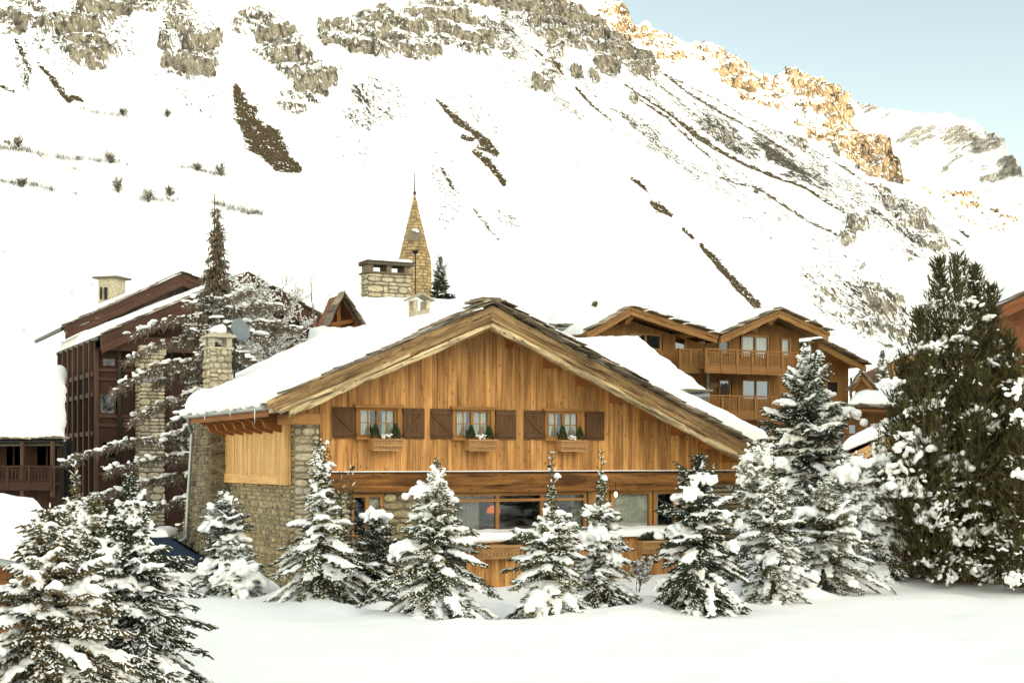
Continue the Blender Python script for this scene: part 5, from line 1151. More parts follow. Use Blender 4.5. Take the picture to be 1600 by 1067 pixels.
# near low snow roof right of the big chalet
S3 = thing('shed', 'low shed with pale verge board and rounded snow cover, between the right hand spruces', 'shed', at(1380, 720, 45))
m = MB(); rough_board(m, at(1412, 668, 43), at(1320, 714, 43), (0, -1, 0), .34, .1, .02, 3, 20, .8); m.build('bargeboard', M['panel'], S3)
snow_slab([at(1316, 705, 43), at(1418, 664, 43), at(1440, 664, 48), at(1345, 700, 48)], .42, 'roof_snow', S3, edge=.35, seed=14, res=.15, wob=.06)
m = MB(); m.poly([at(1330, 712, 43.4), at(1412, 672, 43.4), at(1480, 720, 43.4), Vector((at(1480, 790, 43.4).x, 43.4, 0)), Vector((at(1330, 790, 43.4).x, 43.4, 0))], (0, 4.5, 0)); m.build('plank_wall', M['red'], S3)
m = MB(); rough_board(m, at(1412, 715, 42.6), at(1500, 752, 42.6), (0, -1, 0), .25, .1, .02, 8, 20, .8); m.build('beam', M['beam'], S3)
# reddish house at the right edge
S4 = thing('house', 'reddish timber house with dark eaves at the right edge of the view', 'house', at(1600, 720, 48))
def house_edge():
    x0, x1, y0, y1 = at(1566, 600, 48).x, at(1566, 600, 48).x+9.0, 48.0, 52.0; zl = 8.1; zp = 10.2; xm = (x0+x1)/2
    zt = lambda x: zl+(zp-zl)*(1-abs(x-xm)/(x1-x0)*2)
    m = MB(); n_ = 44
    for i in range(n_):
        xa = x0+(x1-x0)*i/n_; xb = x0+(x1-x0)*(i+.97)/n_; m.poly([Vector((xa, y0, -.1)), Vector((xb, y0, -.1)), Vector((xb, y0, zt(xb))), Vector((xa, y0, zt(xa)))], (0, .2, 0))
    n_ = 40
    for i in range(n_):
        ya = y0+.2+(y1-y0)*i/n_; yb = y0+.2+(y1-y0)*(i+.97)/n_; m.poly([Vector((x0, ya, -.1)), Vector((x0, yb, -.1)), Vector((x0, yb, zl)), Vector((x0, ya, zl))], (.2, 0, 0))
    m.build('plank_wall', M['red'], S4)
    m = MB(); m.poly([Vector((x0+.25, y0+.3, -.1)), Vector((x1, y0+.3, -.1)), Vector((x1, y0+.3, zl)), Vector((xm, y0+.3, zp-.1)), Vector((x0+.25, y0+.3, zl))], (0, y1-y0-.3, 0)); m.build('wall_core', M['dark_in'], S4)
    e = .75; sl_ = (zp-zl)/(xm-x0); ze = zl-e*sl_+.1; yf = y0-1.3
    m = MB()
    for (xa, za, xb, zb_) in ((x0-e, ze, xm, zp+.1), (xm, zp+.1, x1+e, ze)): m.poly([Vector((xa, yf, za)), Vector((xb, yf, zb_)), Vector((xb, y1, zb_)), Vector((xa, y1, za))], (0, 0, .14), loc=[(0, xa, 0), (0, xb, 0), (9, xb, 0), (9, xa, 0)])
    r4 = m.build('roof', M['darkbeam'], S4)
    m = MB()
    for (xa, xb) in ((xm, x0-e), (xm, x1+e)):
        rough_board(m, Vector((xm, yf, zp+.22)), Vector((xb, yf, ze+.12)), (0, -1, 0), .2, .12, .01, 3, 24, .5); rough_board(m, Vector((xm, yf, zp+.03)), Vector((xb+(.1 if xb < xm else -.1), yf, ze-.06)), (0, -1, 0), .22, .07, .01, 4, 24, .2)
    m.build('bargeboard', M['red'], S4)
    m = MB(); slates(m, Vector((x0-e, yf-.05, ze+.20)), Vector((xm, yf-.05, zp+.30)), (0, -1, 0), 13, .42, .03, 5, .04, .5); slates(m, Vector((x1+e, yf-.05, ze+.20)), Vector((xm, yf-.05, zp+.30)), (0, -1, 0), 13, .42, .03, 6, .04, .5); m.build('roof_slate', M['slate'], r4)
    snow_slab([Vector((x0-e, yf+.3, ze+.15)), Vector((xm, yf+.3, zp+.25)), Vector((xm, y1, zp+.25)), Vector((x0-e, y1, ze+.15))], .3, 'roof_snow', r4, edge=.25, seed=24, res=.3, taper=(.6, .5, 1, 1), round_=(1, 0, 1, 1))
    snow_slab([Vector((xm, yf+.3, zp+.25)), Vector((x1+e, yf+.3, ze+.15)), Vector((x1+e, y1, ze+.15)), Vector((xm, y1, zp+.25))], .3, 'roof_snow', r4, edge=.25, seed=25, res=.3, round_=(0, 1, 1, 1))
house_edge()

# ================================================================== dark building on the left
B = Frame(150, 62, TH); db = thing('apartment_house', 'dark brown timber building with stepped snowy roofs and a pale stone pillar, on the left', 'building', B.pt(0, 0, 0))
BP = lambda px, py, d=0: B.on_d(px, py, d)
peak = BP(382, 428, -1); pl = BP(157, 524, -1); pr_ = BP(512, 500, -1)
pl = (pl[0], pl[1]); 
rfb = gable(B, db, pl, pr_, peak, -1, M['dark'], M['darkbeam'], 0, seed=81, bh=.75, th=.45, depth=9.5)
# rear, higher roof
p2 = BP(285, 427, 5); pl2 = BP(100, 510, 5); pr2 = BP(372, 462, 5)
rfb2 = gable(B, db, pl2, pr2, p2, 5, M['dark'], M['darkbeam'], 0, seed=91, bh=.6, th=.4, depth=13)
m = MB(); tl2 = lambda s: (pl2[1]+(p2[1]-pl2[1])*(s-pl2[0])/(p2[0]-pl2[0]) if s < p2[0] else pr2[1]+(p2[1]-pr2[1])*(pr2[0]-s)/(pr2[0]-p2[0]))-.3
planks(m, B, 's', pl2[0]+1.2, pr2[0]-.2, 0, tl2, 5.8, .3, .03); m.build('plank_wall', M['greyplank'], db)
for (x, y) in ((210, 468), (279, 441), (270, 443), (143, 495)):
    m = MB(); s, z = BP(x, y, 5.6); m.fbox(B, s-.14, s+.14, 5.5, 5.75, z-.22, z+.22, 'z'); m.build('roof_vent', M['curtain'], db)
# walls: front (dark recess), side
m = MB(); zb0 = BP(160, 548)[1]
tb = lambda s: (pl[1]+(peak[1]-pl[1])*(s-pl[0])/(peak[0]-pl[0]) if s < peak[0] else pr_[1]+(peak[1]-pr_[1])*(pr_[0]-s)/(pr_[0]-peak[0]))-.55
fh = [(x0[0], x1[0], x1[1], x0[1]) for x0, x1 in ((BP(158, 558), BP(182, 574)), (BP(154, 613), BP(181, 648)), (BP(392, 546), BP(426, 566)), (BP(158, 688), BP(182, 720)))]
planks(m, B, 's', 0, BP(500, 600)[0], 0, lambda s: max(0, tb(s)) if s > 0.1 else 8.6, 0, .24, .03, fh); m.build('plank_wall', M['dark'], db)
m = MB(); planks(m, B, 'd', 0, 9, 0, 8.35, 0, .26, .03); m.build('plank_wall', M['dark'], db)
m = MB(); m.fbox(B, .06, BP(500, 600)[0], 1.1, 9, 0, 8.6); m.build('wall_core', M['dark_in'], db)
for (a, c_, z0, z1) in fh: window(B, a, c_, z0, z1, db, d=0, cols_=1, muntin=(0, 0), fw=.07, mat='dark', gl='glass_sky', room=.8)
m = MB(); s0_, z0_ = BP(157, 545, -.1); s1_, _ = BP(508, 540, -.1)
m.fbox(B, s0_, s1_, -.55, -.02, zb0-.0, zb0+.62, 's', .5); m.build('eaves_beam', M['darkbeam'], db)
m = MB()
for x in (150, 186, 214): s = BP(x, 600)[0]; m.fbox(B, s-.08, s+.08, -.16, -.04, 0, zb0, 'z')
for y in (578, 592, 650, 664, 700, 740): z = BP(165, y)[1]; m.fbox(B, 0, BP(218, 600)[0], -.1, -.04, z-.07, z+.07, 's')
for d in np.arange(.6, 9, 1.35):
    m.fbox(B, -.2, -.03, d-.1, d+.1, 0, 8.3, 'z')
for z in (1.0, 3.3, 4.2, 5.9, 6.8): m.fbox(B, -.14, -.03, 0, 9, z-.1, z+.1, 'd')
m.build('timber_frame', M['darkbeam'], db)
for d in np.arange(1.2, 8.6, 2.7):
    for z in (4.4, 7.0, 1.4): m = MB(); m.fbox(B, -.07, -.03, d, d+1.0, z, z+1.2); m.build('window', M['glass_sky'], db)
# pillar
s0_, z_ = BP(219, 553, -.9); s1_, _ = BP(258, 553, -.9)
m = MB(); m.fbox(B, s0_+.05, s1_-.05, -.85, 0, 0, z_-.1); m.build('stone_pillar_core', M['mortar'], db)
stones('stone_pillar', B.pt(0, -.9, 0), B.u, -B.w, {'z0': -.2, 'z1': z_, 'ext': lambda z: (s0_-.12*(1-z/8), s1_)}, .28, .42, M['stone_pale'], db, .05, 91)
stones('stone_pillar', B.pt(s0_, 0, 0), -B.w, -B.u, {'z0': -.2, 'z1': z_, 'ext': lambda z: (0, .9)}, .28, .4, M['stone_pale'], db, .05, 92)
m = MB(); m.fbox(B, s0_-.03, s1_+.03, -.98, .05, z_-.02, z_+.38, 's', .8); m.build('pillar_cap', M['stone_pale'], db)
m = MB(); m.tube([B.pt(pl[0]+.1, -.9, pl[1]-.25), B.pt(.25, -.6, 8.0), B.pt(BP(186, 600)[0], -.25, 7.8), B.pt(BP(186, 600)[0], -.25, 0)], .06, 8)
m.tube([B.pt(pl[0]-.05, -1, pl[1]-.1), B.pt(pl[0]-.05, 9.5, pl[1]-.1)], .1, 8); m.tube([B.pt(pl2[0]-.05, 5, pl2[1]-.1), B.pt(pl2[0]-.05, 13, pl2[1]-.1)], .1, 8); m.build('gutter', M['iron'], db)
m = MB(); planks(m, B, 'd', 5, 12, 3, pl2[1]-.3, pl2[0]+1.2, .3, .03); m.build('plank_wall', M['greyplank'], db)
# chimney behind
c0 = at(175, 460, 72); m = MB(); m.beam(c0+Vector((0, 0, -3)), c0+Vector((0, 0, .75)), 1.0, .9, up=(.3, 1, 0), var=.9); cb = m.build('chimney', M['stone_pale'], db)
m = MB(); m.beam(c0+Vector((0, 0, .75)), c0+Vector((0, 0, .85)), 1.45, 1.3, up=(.3, 1, 0), var=.2); m.build('chimney_cap', M['slate'], cb)
m = MB(); m.beam(c0+Vector((-.18, -.5, -.3)), c0+Vector((-.18, -.5, .3)), .12, .1, up=(0, 1, 0)); m.beam(c0+Vector((-.42, -.48, -.3)), c0+Vector((-.42, -.48, .3)), .08, .1, up=(0, 1, 0)); m.beam(c0+Vector((.1, -.5, -.75)), c0+Vector((.1, -.5, -.5)), .25, .1, up=(0, 1, 0)); m.build('chimney_vent', M['dark_in'], cb)

# ================================================================== low building at the left edge with a snow roof and a balcony
lb = thing('annex', 'low dark annex with a big smooth snow roof and balcony at the left edge', 'annex', at(40, 720, 56))
q = [at(*p) for p in [(-160, 690, 54), (99, 688, 55), (102, 582, 64), (-160, 580, 64)]]
m = MB(); m.poly([p-Vector((0, 0, .2)) for p in q], (0, 0, .15)); rl = m.build('roof', M['slate'], lb)
snow_slab(q, .42, 'roof_snow', rl, edge=.35, seed=44, res=.25, wob=.08, lump=.02)
m = MB(); m.tube([at(-160, 690, 53.9), at(99, 689, 54.9)], .09, 8); m.tube([at(96, 690, 54.9), at(93, 700, 55.3), at(92, 790, 55.4)], .06, 8); m.build('gutter', M['iron'], lb)
m = MB(); slates(m, at(-150, 687, 53.9), at(98, 685, 54.9), (0, -1, 0), 22, .5, .05, 4, .02, .5); m.build('roof_slate', M['slate'], rl)
fr2 = Frame(0, 55.6, 0.0); sx = lambda px: (px-0)/F*55.6; zq = lambda py: CZ+(HZ-py)/F*55.6
hl = [(sx(8), sx(36), zq(730), zq(694)), (sx(56), sx(92), zq(730), zq(694))]
m = MB(); planks(m, fr2, 's', sx(-170), sx(100), 0, zq(690), 0, .25, .03, hl); m.build('plank_wall', M['dark'], lb)
for (a, c_, z0, z1) in hl: window(fr2, a, c_, z0, z1, lb, d=0, cols_=2, muntin=(0, 0), fw=.07, mat='dark', gl='glass_dim', room=.9)
for a in (1, 48, 94):
    m = MB(); m.fbox(fr2, sx(a), sx(a+5), -1.2, -1.0, zq(775), zq(690), 'z', .6); m.build('post', M['darkbeam'], lb)
m = MB(); m.fbox(fr2, sx(-170), sx(99), 1.1, 1.3, 0, zq(688)); m.build('wall_core', M['dark_in'], lb)
balcony(fr2, lb, sx(-170), sx(97), -1.2, zq(727), zq(756), M['dark'])

# ================================================================== kiosk with deep snow, bottom left
kk = thing('kiosk', 'small dark red kiosk with a deep block of snow on its roof, bottom left', 'kiosk', at(-20, 890, 22))
q = [at(*p) for p in [(-220, 800, 21), (46, 878, 21), (70, 830, 27.5), (-150, 800, 27.5)]]
q[0].z = q[1].z+.45; q[3].z = q[2].z+.45
m = MB(); m.poly([p-Vector((0, 0, .12)) for p in q], (0, 0, .1)); rk_ = m.build('roof', M['slate'], kk)
snow_slab(q, .62, 'roof_snow', rk_, edge=.28, seed=64, res=.12, wob=.14, lump=.08, round_=(1, 1, 1, 1))
m = MB(); m.tube([q[0]+Vector((0, -.05, -.08)), q[1]+Vector((0, -.05, -.08))], .06, 10); m.build('gutter', M['metal'], kk)
m = MB(); x1 = q[1].x-.25; n_ = 16
for i in range(n_):
    xa = q[0].x+(x1-q[0].x)*i/n_; xb = q[0].x+(x1-q[0].x)*(i+.97)/n_; m.poly([Vector((xa, 21.6, -.1)), Vector((xb, 21.6, -.1)), Vector((xb, 21.6, q[1].z-.08)), Vector((xa, 21.6, q[1].z-.08))], (0, .1, 0))
m.build('wall', M['red'], kk)
m = MB(); m.beam(Vector((q[1].x-.12, 21.3, -.1)), Vector((q[1].x-.12, 21.3, q[1].z-.05)), .09, .09, up=(0, 1, 0)); m.build('post', M['metal'], kk)

# ================================================================== parked car glimpsed between the trees
def car():
    c = at(250, 893, 38.5); g = gz(c.x, c.y); o = Vector((c.x-.35, c.y+.6, -.5)); cr = thing('parked_car', 'dark blue car half hidden by snow between the spruces and the stone buttress', 'car', o)
    M['carpaint'] = NT('blue_car_paint').m; b = M['carpaint'].node_tree.nodes['Principled BSDF']; b.inputs['Base Color'].default_value = (.012, .024, .05, 1); b.inputs['Roughness'].default_value = .25; b.inputs['Metallic'].default_value = .3
    prof = [(-2.0, .35), (-2.1, .6), (-2.05, .85), (-1.3, .95), (-.75, 1.38), (.6, 1.45), (1.35, 1.0), (2.0, .9), (2.1, .6), (2.0, .32)]
    V = []; 
    for y, k in ((-.86, 1), (-.80, 1.0), (.80, 1), (.86, 1)):
        for x, z in prof: V.append(o+Vector((x*(1 if abs(y) < .85 else .99), y*(1-.16*max(0, z-.9)), z*(1 if abs(y) < .85 else .98))))
    n = len(prof); Fc = [(j*n+i, j*n+(i+1) % n, (j+1)*n+(i+1) % n, (j+1)*n+i) for j in range(3) for i in range(n)]+[tuple(range(n))[::-1], tuple(range(3*n, 4*n))]
    ob = mesh_obj('body', V, Fc, M['carpaint'], cr, True)
    m = MB()
    for y, k in ((-.84, -1), (.84, 1)): m.poly([o+Vector((-1.15, y*.93+k*.02, .98)), o+Vector((1.2, y*.93+k*.02, 1.0)), o+Vector((.55, y*.87+k*.02, 1.38)), o+Vector((-.7, y*.87+k*.02, 1.33))], (0, .01, 0))
    m.poly([o+Vector((.68, -.66, 1.44)), o+Vector((.68, .66, 1.44)), o+Vector((1.36, .72, 1.04)), o+Vector((1.36, -.72, 1.04))], (.015, 0, .015)); m.build('window', M['glass_dim'], cr)
    for x in (-1.3, 1.3):
        for y in (-.8, .8):
            m = MB(); p = o+Vector((x, y, .32)); m.tube([p+Vector((0, -.1, 0)), p+Vector((0, .1, 0))], .32, 18); w_ = m.build('wheel', M['iron'], cr); m = MB(); m.tube([p+Vector((0, -.11, 0)), p+Vector((0, .11, 0))], .19, 12); m.build('rim', M['metal'], w_)
    snow_slab([o+Vector((-.6, -.6, 1.43)), o+Vector((.5, -.6, 1.46)), o+Vector((.5, .6, 1.46)), o+Vector((-.6, .6, 1.43))], .22, 'car_snow', cr, edge=.2, seed=5, res=.1)
car()

# ================================================================== conifers
def spindles(P0, P1, R, var, needles=0, nl=0.03, nw=0.005, rg=None, ang=0.75):
    """needled twigs: tapered 3-sided bodies plus needles; returns V, [tris, ...], var"""
    P0 = np.asarray(P0); P1 = np.asarray(P1); R = np.asarray(R); n = len(P0); D = P1-P0; L = np.linalg.norm(D, axis=1, keepdims=True); D = D/np.maximum(L, 1e-6)
    X = np.cross(D, [0.1, 0.2, 1.0]); X /= np.maximum(np.linalg.norm(X, axis=1, keepdims=True), 1e-6); Y = np.cross(D, X)
    V = np.empty((n, 7, 3)); k3 = [0, 2.094, 4.189]
    for i, a in enumerate(k3):
        o = X*math.cos(a)+Y*math.sin(a)
        V[:, i] = P0+o*(R*.55)[:, None]; V[:, 3+i] = P0+D*L*.55+o*R[:, None]
    V[:, 6] = P1+D*0.01
    b = (np.arange(n)*7)[:, None]
    T = np.concatenate([b+np.array(f) for f in ((0, 1, 4), (0, 4, 3), (1, 2, 5), (1, 5, 4), (2, 0, 3), (2, 3, 5), (3, 4, 6), (4, 5, 6), (5, 3, 6))])
    V = V.reshape(-1, 3); A = np.repeat(var, 7)
    if needles:
        m = n*needles; i = np.repeat(np.arange(n), needles); t = rg.random(m); a = rg.random(m)*6.283
        o = X[i]*np.cos(a)[:, None]+Y[i]*np.sin(a)[:, None]; c = P0[i]+D[i]*L[i]*t[:, None]; l = nl*(.7+.6*rg.random(m))[:, None]
        dr = D[i]*ang+o*(1-ang*.45); tip = c+o*(R[i]*.5)[:, None]+dr*l; sd = np.cross(dr, o); sd = sd/np.maximum(np.linalg.norm(sd, axis=1, keepdims=True), 1e-6)*nw
        NV = np.stack([c-sd, c+sd, tip], 1).reshape(-1, 3); NT_ = np.arange(m*3).reshape(-1, 3)+len(V)
        V = np.concatenate([V, NV]); T = np.concatenate([T, NT_]); A = np.concatenate([A, np.repeat(np.clip(var[i]+rg.normal(size=m)*.12, 0, 1), 3)])
    return V, T, A
def conifer(name, label, px, top_py, hw, D, seed, prof=None, snow=1.0, dens=1.0, mat='fir', group='snow laden spruces in front of the chalet', lean=0.0, tl=0.22, droop=1.0, zs=None,
            needles=7, nl=.028, caps=(), bare_top=0.0, dabs=.5, base=None, brown=0.0, cat='spruce', uptip=0.5, blobz=1.0, skirt=0.03, rad=1.2, wh=.78):
    rg = np.random.default_rng(seed); x0 = (px-CX)/F*D; y0 = D; g = gz(x0, y0) if base is None else base
    H = CZ+(HZ-top_py)/F*D-g; R = hw/F*D; H0 = H*(1-bare_top)
    root = thing(name, label, cat, (x0, y0, g), group)
    prof = prof or [(0, .85), (.12, 1.0), (.3, .82), (.55, .52), (.75, .30), (.9, .13), (1, .03)]
    pt_ = np.array([p[0] for p in prof]); pr_ = np.array([p[1] for p in prof])
    lob = rg.random(2)*6.283; s = min(1.0, max(.55, H/3.6)); S0 = []; S1 = []; SR = []; SV = []; BC = []; BA = []; BX = []; W0 = []; W1 = []; WR = []
    z = skirt*H
    lean_ = lambda z: np.array([lean*z*z/H, 0, 0])
    while z < H0*.985:
        t = z/H0; Rt = R*np.interp(t, pt_, pr_); nb = int(rg.integers(5, 8)) if t < .8 else int(rg.integers(3, 6))
        if rg.random() > dens+.25: nb = 2
        a0 = rg.random()*6.283
        for b in range(nb):
            L = Rt*rg.uniform(.62, 1.15); 
            if rg.random() > dens: L *= .5
            if L < .05: L = .05
            az = a0+b*6.283/nb+rg.uniform(-.5, .5); dx, dy = math.cos(az), math.sin(az); L *= 1+.22*math.sin(az*2+lob[0]+t*5)+.16*math.sin(az*3+lob[1]-t*9)
            el = (-.46+1.45*t**1.5)+rg.uniform(-.24, .20); el -= .14*snow*(1-t)
            N = max(4, int(L/.05)+1); r = np.linspace(0, L, N); q = r/L
            zz = z+r*math.tan(el)-droop*.30*L*(1-t)*q**2+uptip*.14*L*q**4
            wb = .05*L*np.sin(q*5+rg.random()*6)
            C = np.stack([x0+dx*r-dy*wb, y0+dy*r+dx*wb, g+zz], 1)+lean_(z)
            sh = np.array([dx, dy, 0.]); sv = np.array([-dy, dx, 0.])
            vb = np.clip(rg.normal(.38, .16), 0, 1)
            # axis
            S0.append(C[:-1]); S1.append(C[1:]); SR.append(rad*np.interp(q[:-1], [0, .25, 1], [.006, .014*s, .011*s])*(.6+.4*(L > .1))); SV.append(np.clip(vb+.3*q[:-1]+brown*rg.random(N-1)*q[:-1], 0, 1))
            W0.append(C[:-1]); W1.append(C[1:]); WR.append(.016*s*(1-q[:-1])*(L/.8)+.003)
            # side twigs
            for sg in (-1, 1):
                k = np.arange(1, N-0); k = k[q[k-0 if False else k] > .12] if True else k
                if len(k) == 0: continue
                qq = q[k]; ln = np.minimum(tl*s, (.42*L*(1-qq*.72)+.035))*rg.uniform(.65, 1.2, len(k))
                fw = .62+.25*rg.random(len(k)); dn = -.22-.55*rg.random(len(k))*droop*(1-t)
                dr = sh*fw[:, None]+sv*(sg*(.85-.3*qq)[:, None])+np.array([0, 0, 1.])*dn[:, None]; dr /= np.linalg.norm(dr, axis=1, keepdims=True)
                p0 = C[k]+rg.normal(size=(len(k), 3))*.004; p1 = p0+dr*ln[:, None]
                S0.append(p0); S1.append(p1); SR.append(rad*np.full(len(k), .0115*s)*rg.uniform(.8, 1.25, len(k))); vv = np.clip(vb+.15+rg.normal(size=len(k))*.16+brown*rg.random(len(k)), 0, 1); SV.append(vv)
                big = ln > .10*s
                if big.any():
                    for sg2, f0 in ((-1, .35), (1, .55), (-1, .7)):
                        kk = np.where(big)[0]; p = p0[kk]+(p1-p0)[kk]*f0; l2 = ln[kk]*rg.uniform(.35, .55, len(kk)); d2 = dr[kk]*.75+np.cross(dr[kk], [0, 0, 1.])*sg2*.6+np.array([0, 0, -.12]); d2 /= np.linalg.norm(d2, axis=1, keepdims=True)
                        S0.append(p); S1.append(p+d2*l2[:, None]); SR.append(rad*np.full(len(kk), .0095*s)); SV.append(np.clip(vv[kk]+.1, 0, 1))
            # snow riding on the branch
            if L > .12 and rg.random() < .72*snow:
                q0 = rg.uniform(.25, .6); q1 = rg.uniform(.75, 1.02); n_ = max(2, int((q1-q0)*L/.055)); qs = np.linspace(q0, q1, n_)
                Cq = np.stack([np.interp(qs, q, C[:, i]) for i in range(3)], 1); spread = np.minimum(tl*s, .42*L*(1-qs*.72)+.03)*rg.uniform(.45, .95)
                hgt = (.018+.055*snow*rg.random())*s*np.sin(np.linspace(.5, 2.8, n_))**.6*blobz
                Cq[:, 2] += hgt*.55; Cq += rg.normal(size=Cq.shape)*[.014, .014, .005]
                BC.append(Cq); BA.append(np.stack([np.full(n_, .05*s+.02), spread*rg.uniform(.8, 1.2, n_), hgt+.012], 1)); BX.append(np.tile([dx, dy, math.tan(el)-.4*droop*(1-t)], (n_, 1)))
                for _ in range(int(3+4*snow)):      # fingers of snow hanging down the twigs
                    i = rg.integers(0, n_); sg = rg.choice([-1, 1]); o = (sh*.5+sv*sg*.8)*spread[i]*rg.uniform(.7, 1.5); o[2] = -.25*np.linalg.norm(o)
                    BC.append((Cq[i]+o)[None]); BA.append(np.array([[spread[i]*.55+.02, .022*s, .022*s*blobz]])); BX.append(o[None])
        z += wh*(.075+.075*(1-t))*s*rg.uniform(.7, 1.3)/max(.5, min(1.2, dens))
    # leader
    ztop = np.linspace(H0*.80, H, 9); Cl = np.stack([x0+0*ztop, y0+0*ztop, g+ztop], 1)+np.array([lean_(q) for q in ztop])
    S0.append(Cl[:-1]); S1.append(Cl[1:]); SR.append(np.full(8, .011*s)); SV.append(np.full(8, .7))
    if bare_top > 0:
        for zq_ in np.arange(H0, H-.06, .12):
            for b in range(4):
                az = rg.random()*6.283; l = .05+.45*(H-zq_)*.35; p = np.array([x0, y0, g+zq_])+lean_(zq_); S0.append(p[None]); S1.append((p+np.array([math.cos(az)*l, math.sin(az)*l, l*.9]))[None]); SR.append(np.array([.008])); SV.append(np.array([.6]))
    S0 = np.concatenate(S0); S1 = np.concatenate(S1); SR = np.concatenate(SR); SV = np.concatenate(SV)
    V, T, Av = spindles(S0, S1, SR, SV, needles, nl, .0042*max(1, D/26), rg)
    mesh_obj('crown', V, T, M[mat], root, False, {'var': Av})
    # trunk and limbs
    mt = MB(); tz = np.linspace(-.15, H*.97, 12); mt.tube([Vector((x0, y0, g+q))+Vector(lean_(max(q, 0))) for q in tz], [max(.007, (.020+.012*H)*(1-q/H)+.004) for q in np.maximum(tz, 0)], 7)
    W0 = np.concatenate(W0); W1 = np.concatenate(W1); WR = np.concatenate(WR); VW, TW, _ = spindles(W0, W1, WR*.9, np.zeros(len(W0)))
    tv = np.array(mt.V, float); n0 = len(tv)
    quads = np.array([f for f in mt.F if len(f) == 4]); mesh_obj('trunk', np.concatenate([tv, VW]), [quads, TW+n0], M['bark'], root, False)
    # snow
    for (cx, cy, rr_, hh) in caps:               # big caps seen on the photographed tree, at its own distance
        p = at(cx, cy, D); n_ = 16; rr_ = rr_/F*D; hh = hh/F*D; pc = np.array(list(p))-np.array([0, rr_*.4, 0]); o = rg.normal(size=(n_, 3))*[.48, .48, .0]; o[:, 2] = -.30*(o[:, 0]**2+o[:, 1]**2)
        BC.append(pc+o*rr_+rg.normal(size=(n_, 3))*[0, 0, .12*hh]); BA.append(np.stack([rr_*rg.uniform(.22, .5, n_), rr_*rg.uniform(.22, .46, n_), hh*rg.uniform(.28, .55, n_)], 1)); BX.append(rg.normal(size=(n_, 3))*[1, 1, .3])
        n_ = 12; an_ = rg.random(n_)*6.283; r_ = rr_*rg.uniform(.6, 1.1, n_); dd = np.stack([np.cos(an_), np.sin(an_), -.55-.6*rg.random(n_)], 1); BC.append(pc+np.stack([np.cos(an_)*r_, np.sin(an_)*r_, -.35*hh-.4*r_*rg.random(n_)], 1)); BA.append(np.stack([rr_*rg.uniform(.25, .5, n_), rr_*rg.uniform(.10, .2, n_), rr_*rg.uniform(.08, .16, n_)], 1)); BX.append(dd)
    dab = rg.random(len(S0)) < dabs*snow*.75
    SV2, SF2 = (np.zeros((0, 3)), [])
    if BC:
        BC = np.concatenate(BC); BA = np.concatenate(BA); BX = np.concatenate(BX)
        V, Fc = blobs(BC, BA, BX, ICO1); V = V+.022*s*np.stack([fbm(V[:, 0]*11, V[:, 2]*11+V[:, 1]*9, 3, seed+i) for i in range(3)], 1)
        SV2, SF2 = remesh(V, Fc, .018 if D < 24 else .024, .020, seed)
    if dab.any():
        c = (S0[dab]*.45+S1[dab]*.55)+[0, 0, .011]; d = (S1-S0)[dab]; l = np.linalg.norm(d, axis=1)
        n_ = len(c); V, Fc = blobs(c, np.stack([l*rg.uniform(.3, .5, n_), rg.uniform(.010, .020, n_)*s, rg.uniform(.008, .014, n_)*s], 1), d, ICO0)
        SF2 = list(SF2)+[Fc+len(SV2)]; SV2 = np.concatenate([SV2, V])
    if len(SV2): mesh_obj('snow_load', SV2, [f for f in SF2 if f is not None and len(f)], M['snow_tree'], root, True)
    return root
def fol(px, y): return float(np.interp(px, lx, ly))
G1 = 'snow laden spruces in front of the chalet'
# row before the chalet
conifer('spruce', 'small spruce with heavy snow on a narrow top before the stone side wall', 350, 768, 62, 32, 101, [(0, 1.0), (.18, .9), (.3, .75), (.42, .34), (.55, .44), (.72, .55), (.85, .25), (1, .06)], snow=1.0, mat='fir_dark', caps=[(345, 812, 22, 12), (372, 835, 14, 10), (326, 880, 20, 16), (352, 778, 12, 9)])
conifer('spruce', 'slender tiered spruce before the corner stone pier of the big chalet', 503, 676, 92, 30, 102, [(0, .9), (.12, 1.0), (.22, .80), (.32, .92), (.40, .55), (.48, .50), (.53, .30), (.62, .40), (.70, .18), (.80, .28), (.87, .10), (.92, .14), (1, .02)], snow=.85, dens=.9, lean=-.01, bare_top=.06)
conifer('spruce', 'thin sparse sapling rising just right of the tiered spruce', 533, 735, 40, 31, 103, [(0, .9), (.4, .8), (.7, .4), (.85, .12), (1, .05)], snow=.45, dens=.5, bare_top=.18, group=G1)
conifer('spruce', 'thin bare topped sapling before the small ground floor window', 548, 725, 36, 31.5, 104, [(0, .9), (.4, .7), (.7, .25), (.85, .1), (1, .05)], snow=.35, dens=.4, bare_top=.2, group=G1)
conifer('spruce', 'dark little spruce crowned by one snow ball below the small window', 588, 800, 52, 31, 105, [(0, .9), (.2, 1), (.5, .75), (.8, .35), (1, .1)], snow=.45, mat='fir_dark', caps=[(588, 800, 20, 13)])
conifer('spruce', 'bushy light green spruce with two snow caps left of the large window', 682, 712, 98, 27.5, 106, [(0, .95), (.15, 1.0), (.32, .80), (.45, .52), (.55, .60), (.64, .36), (.76, .34), (.84, .16), (.92, .12), (1, .03)], snow=.95, dens=1.0, caps=[(655, 765, 20, 14), (697, 775, 14, 18), (640, 850, 26, 22), (690, 930, 20, 14)], bare_top=.04)
conifer('spruce', 'spruce with a long bare leader in front of the large window', 862, 705, 82, 27.6, 107, [(0, 1.0), (.15, 1.0), (.33, .78), (.45, .82), (.58, .50), (.68, .46), (.74, .16), (.86, .08), (1, .02)], snow=.95, brown=.12, caps=[(870, 742, 6, 7), (862, 920, 30, 18), (835, 905, 16, 12)], bare_top=.20)
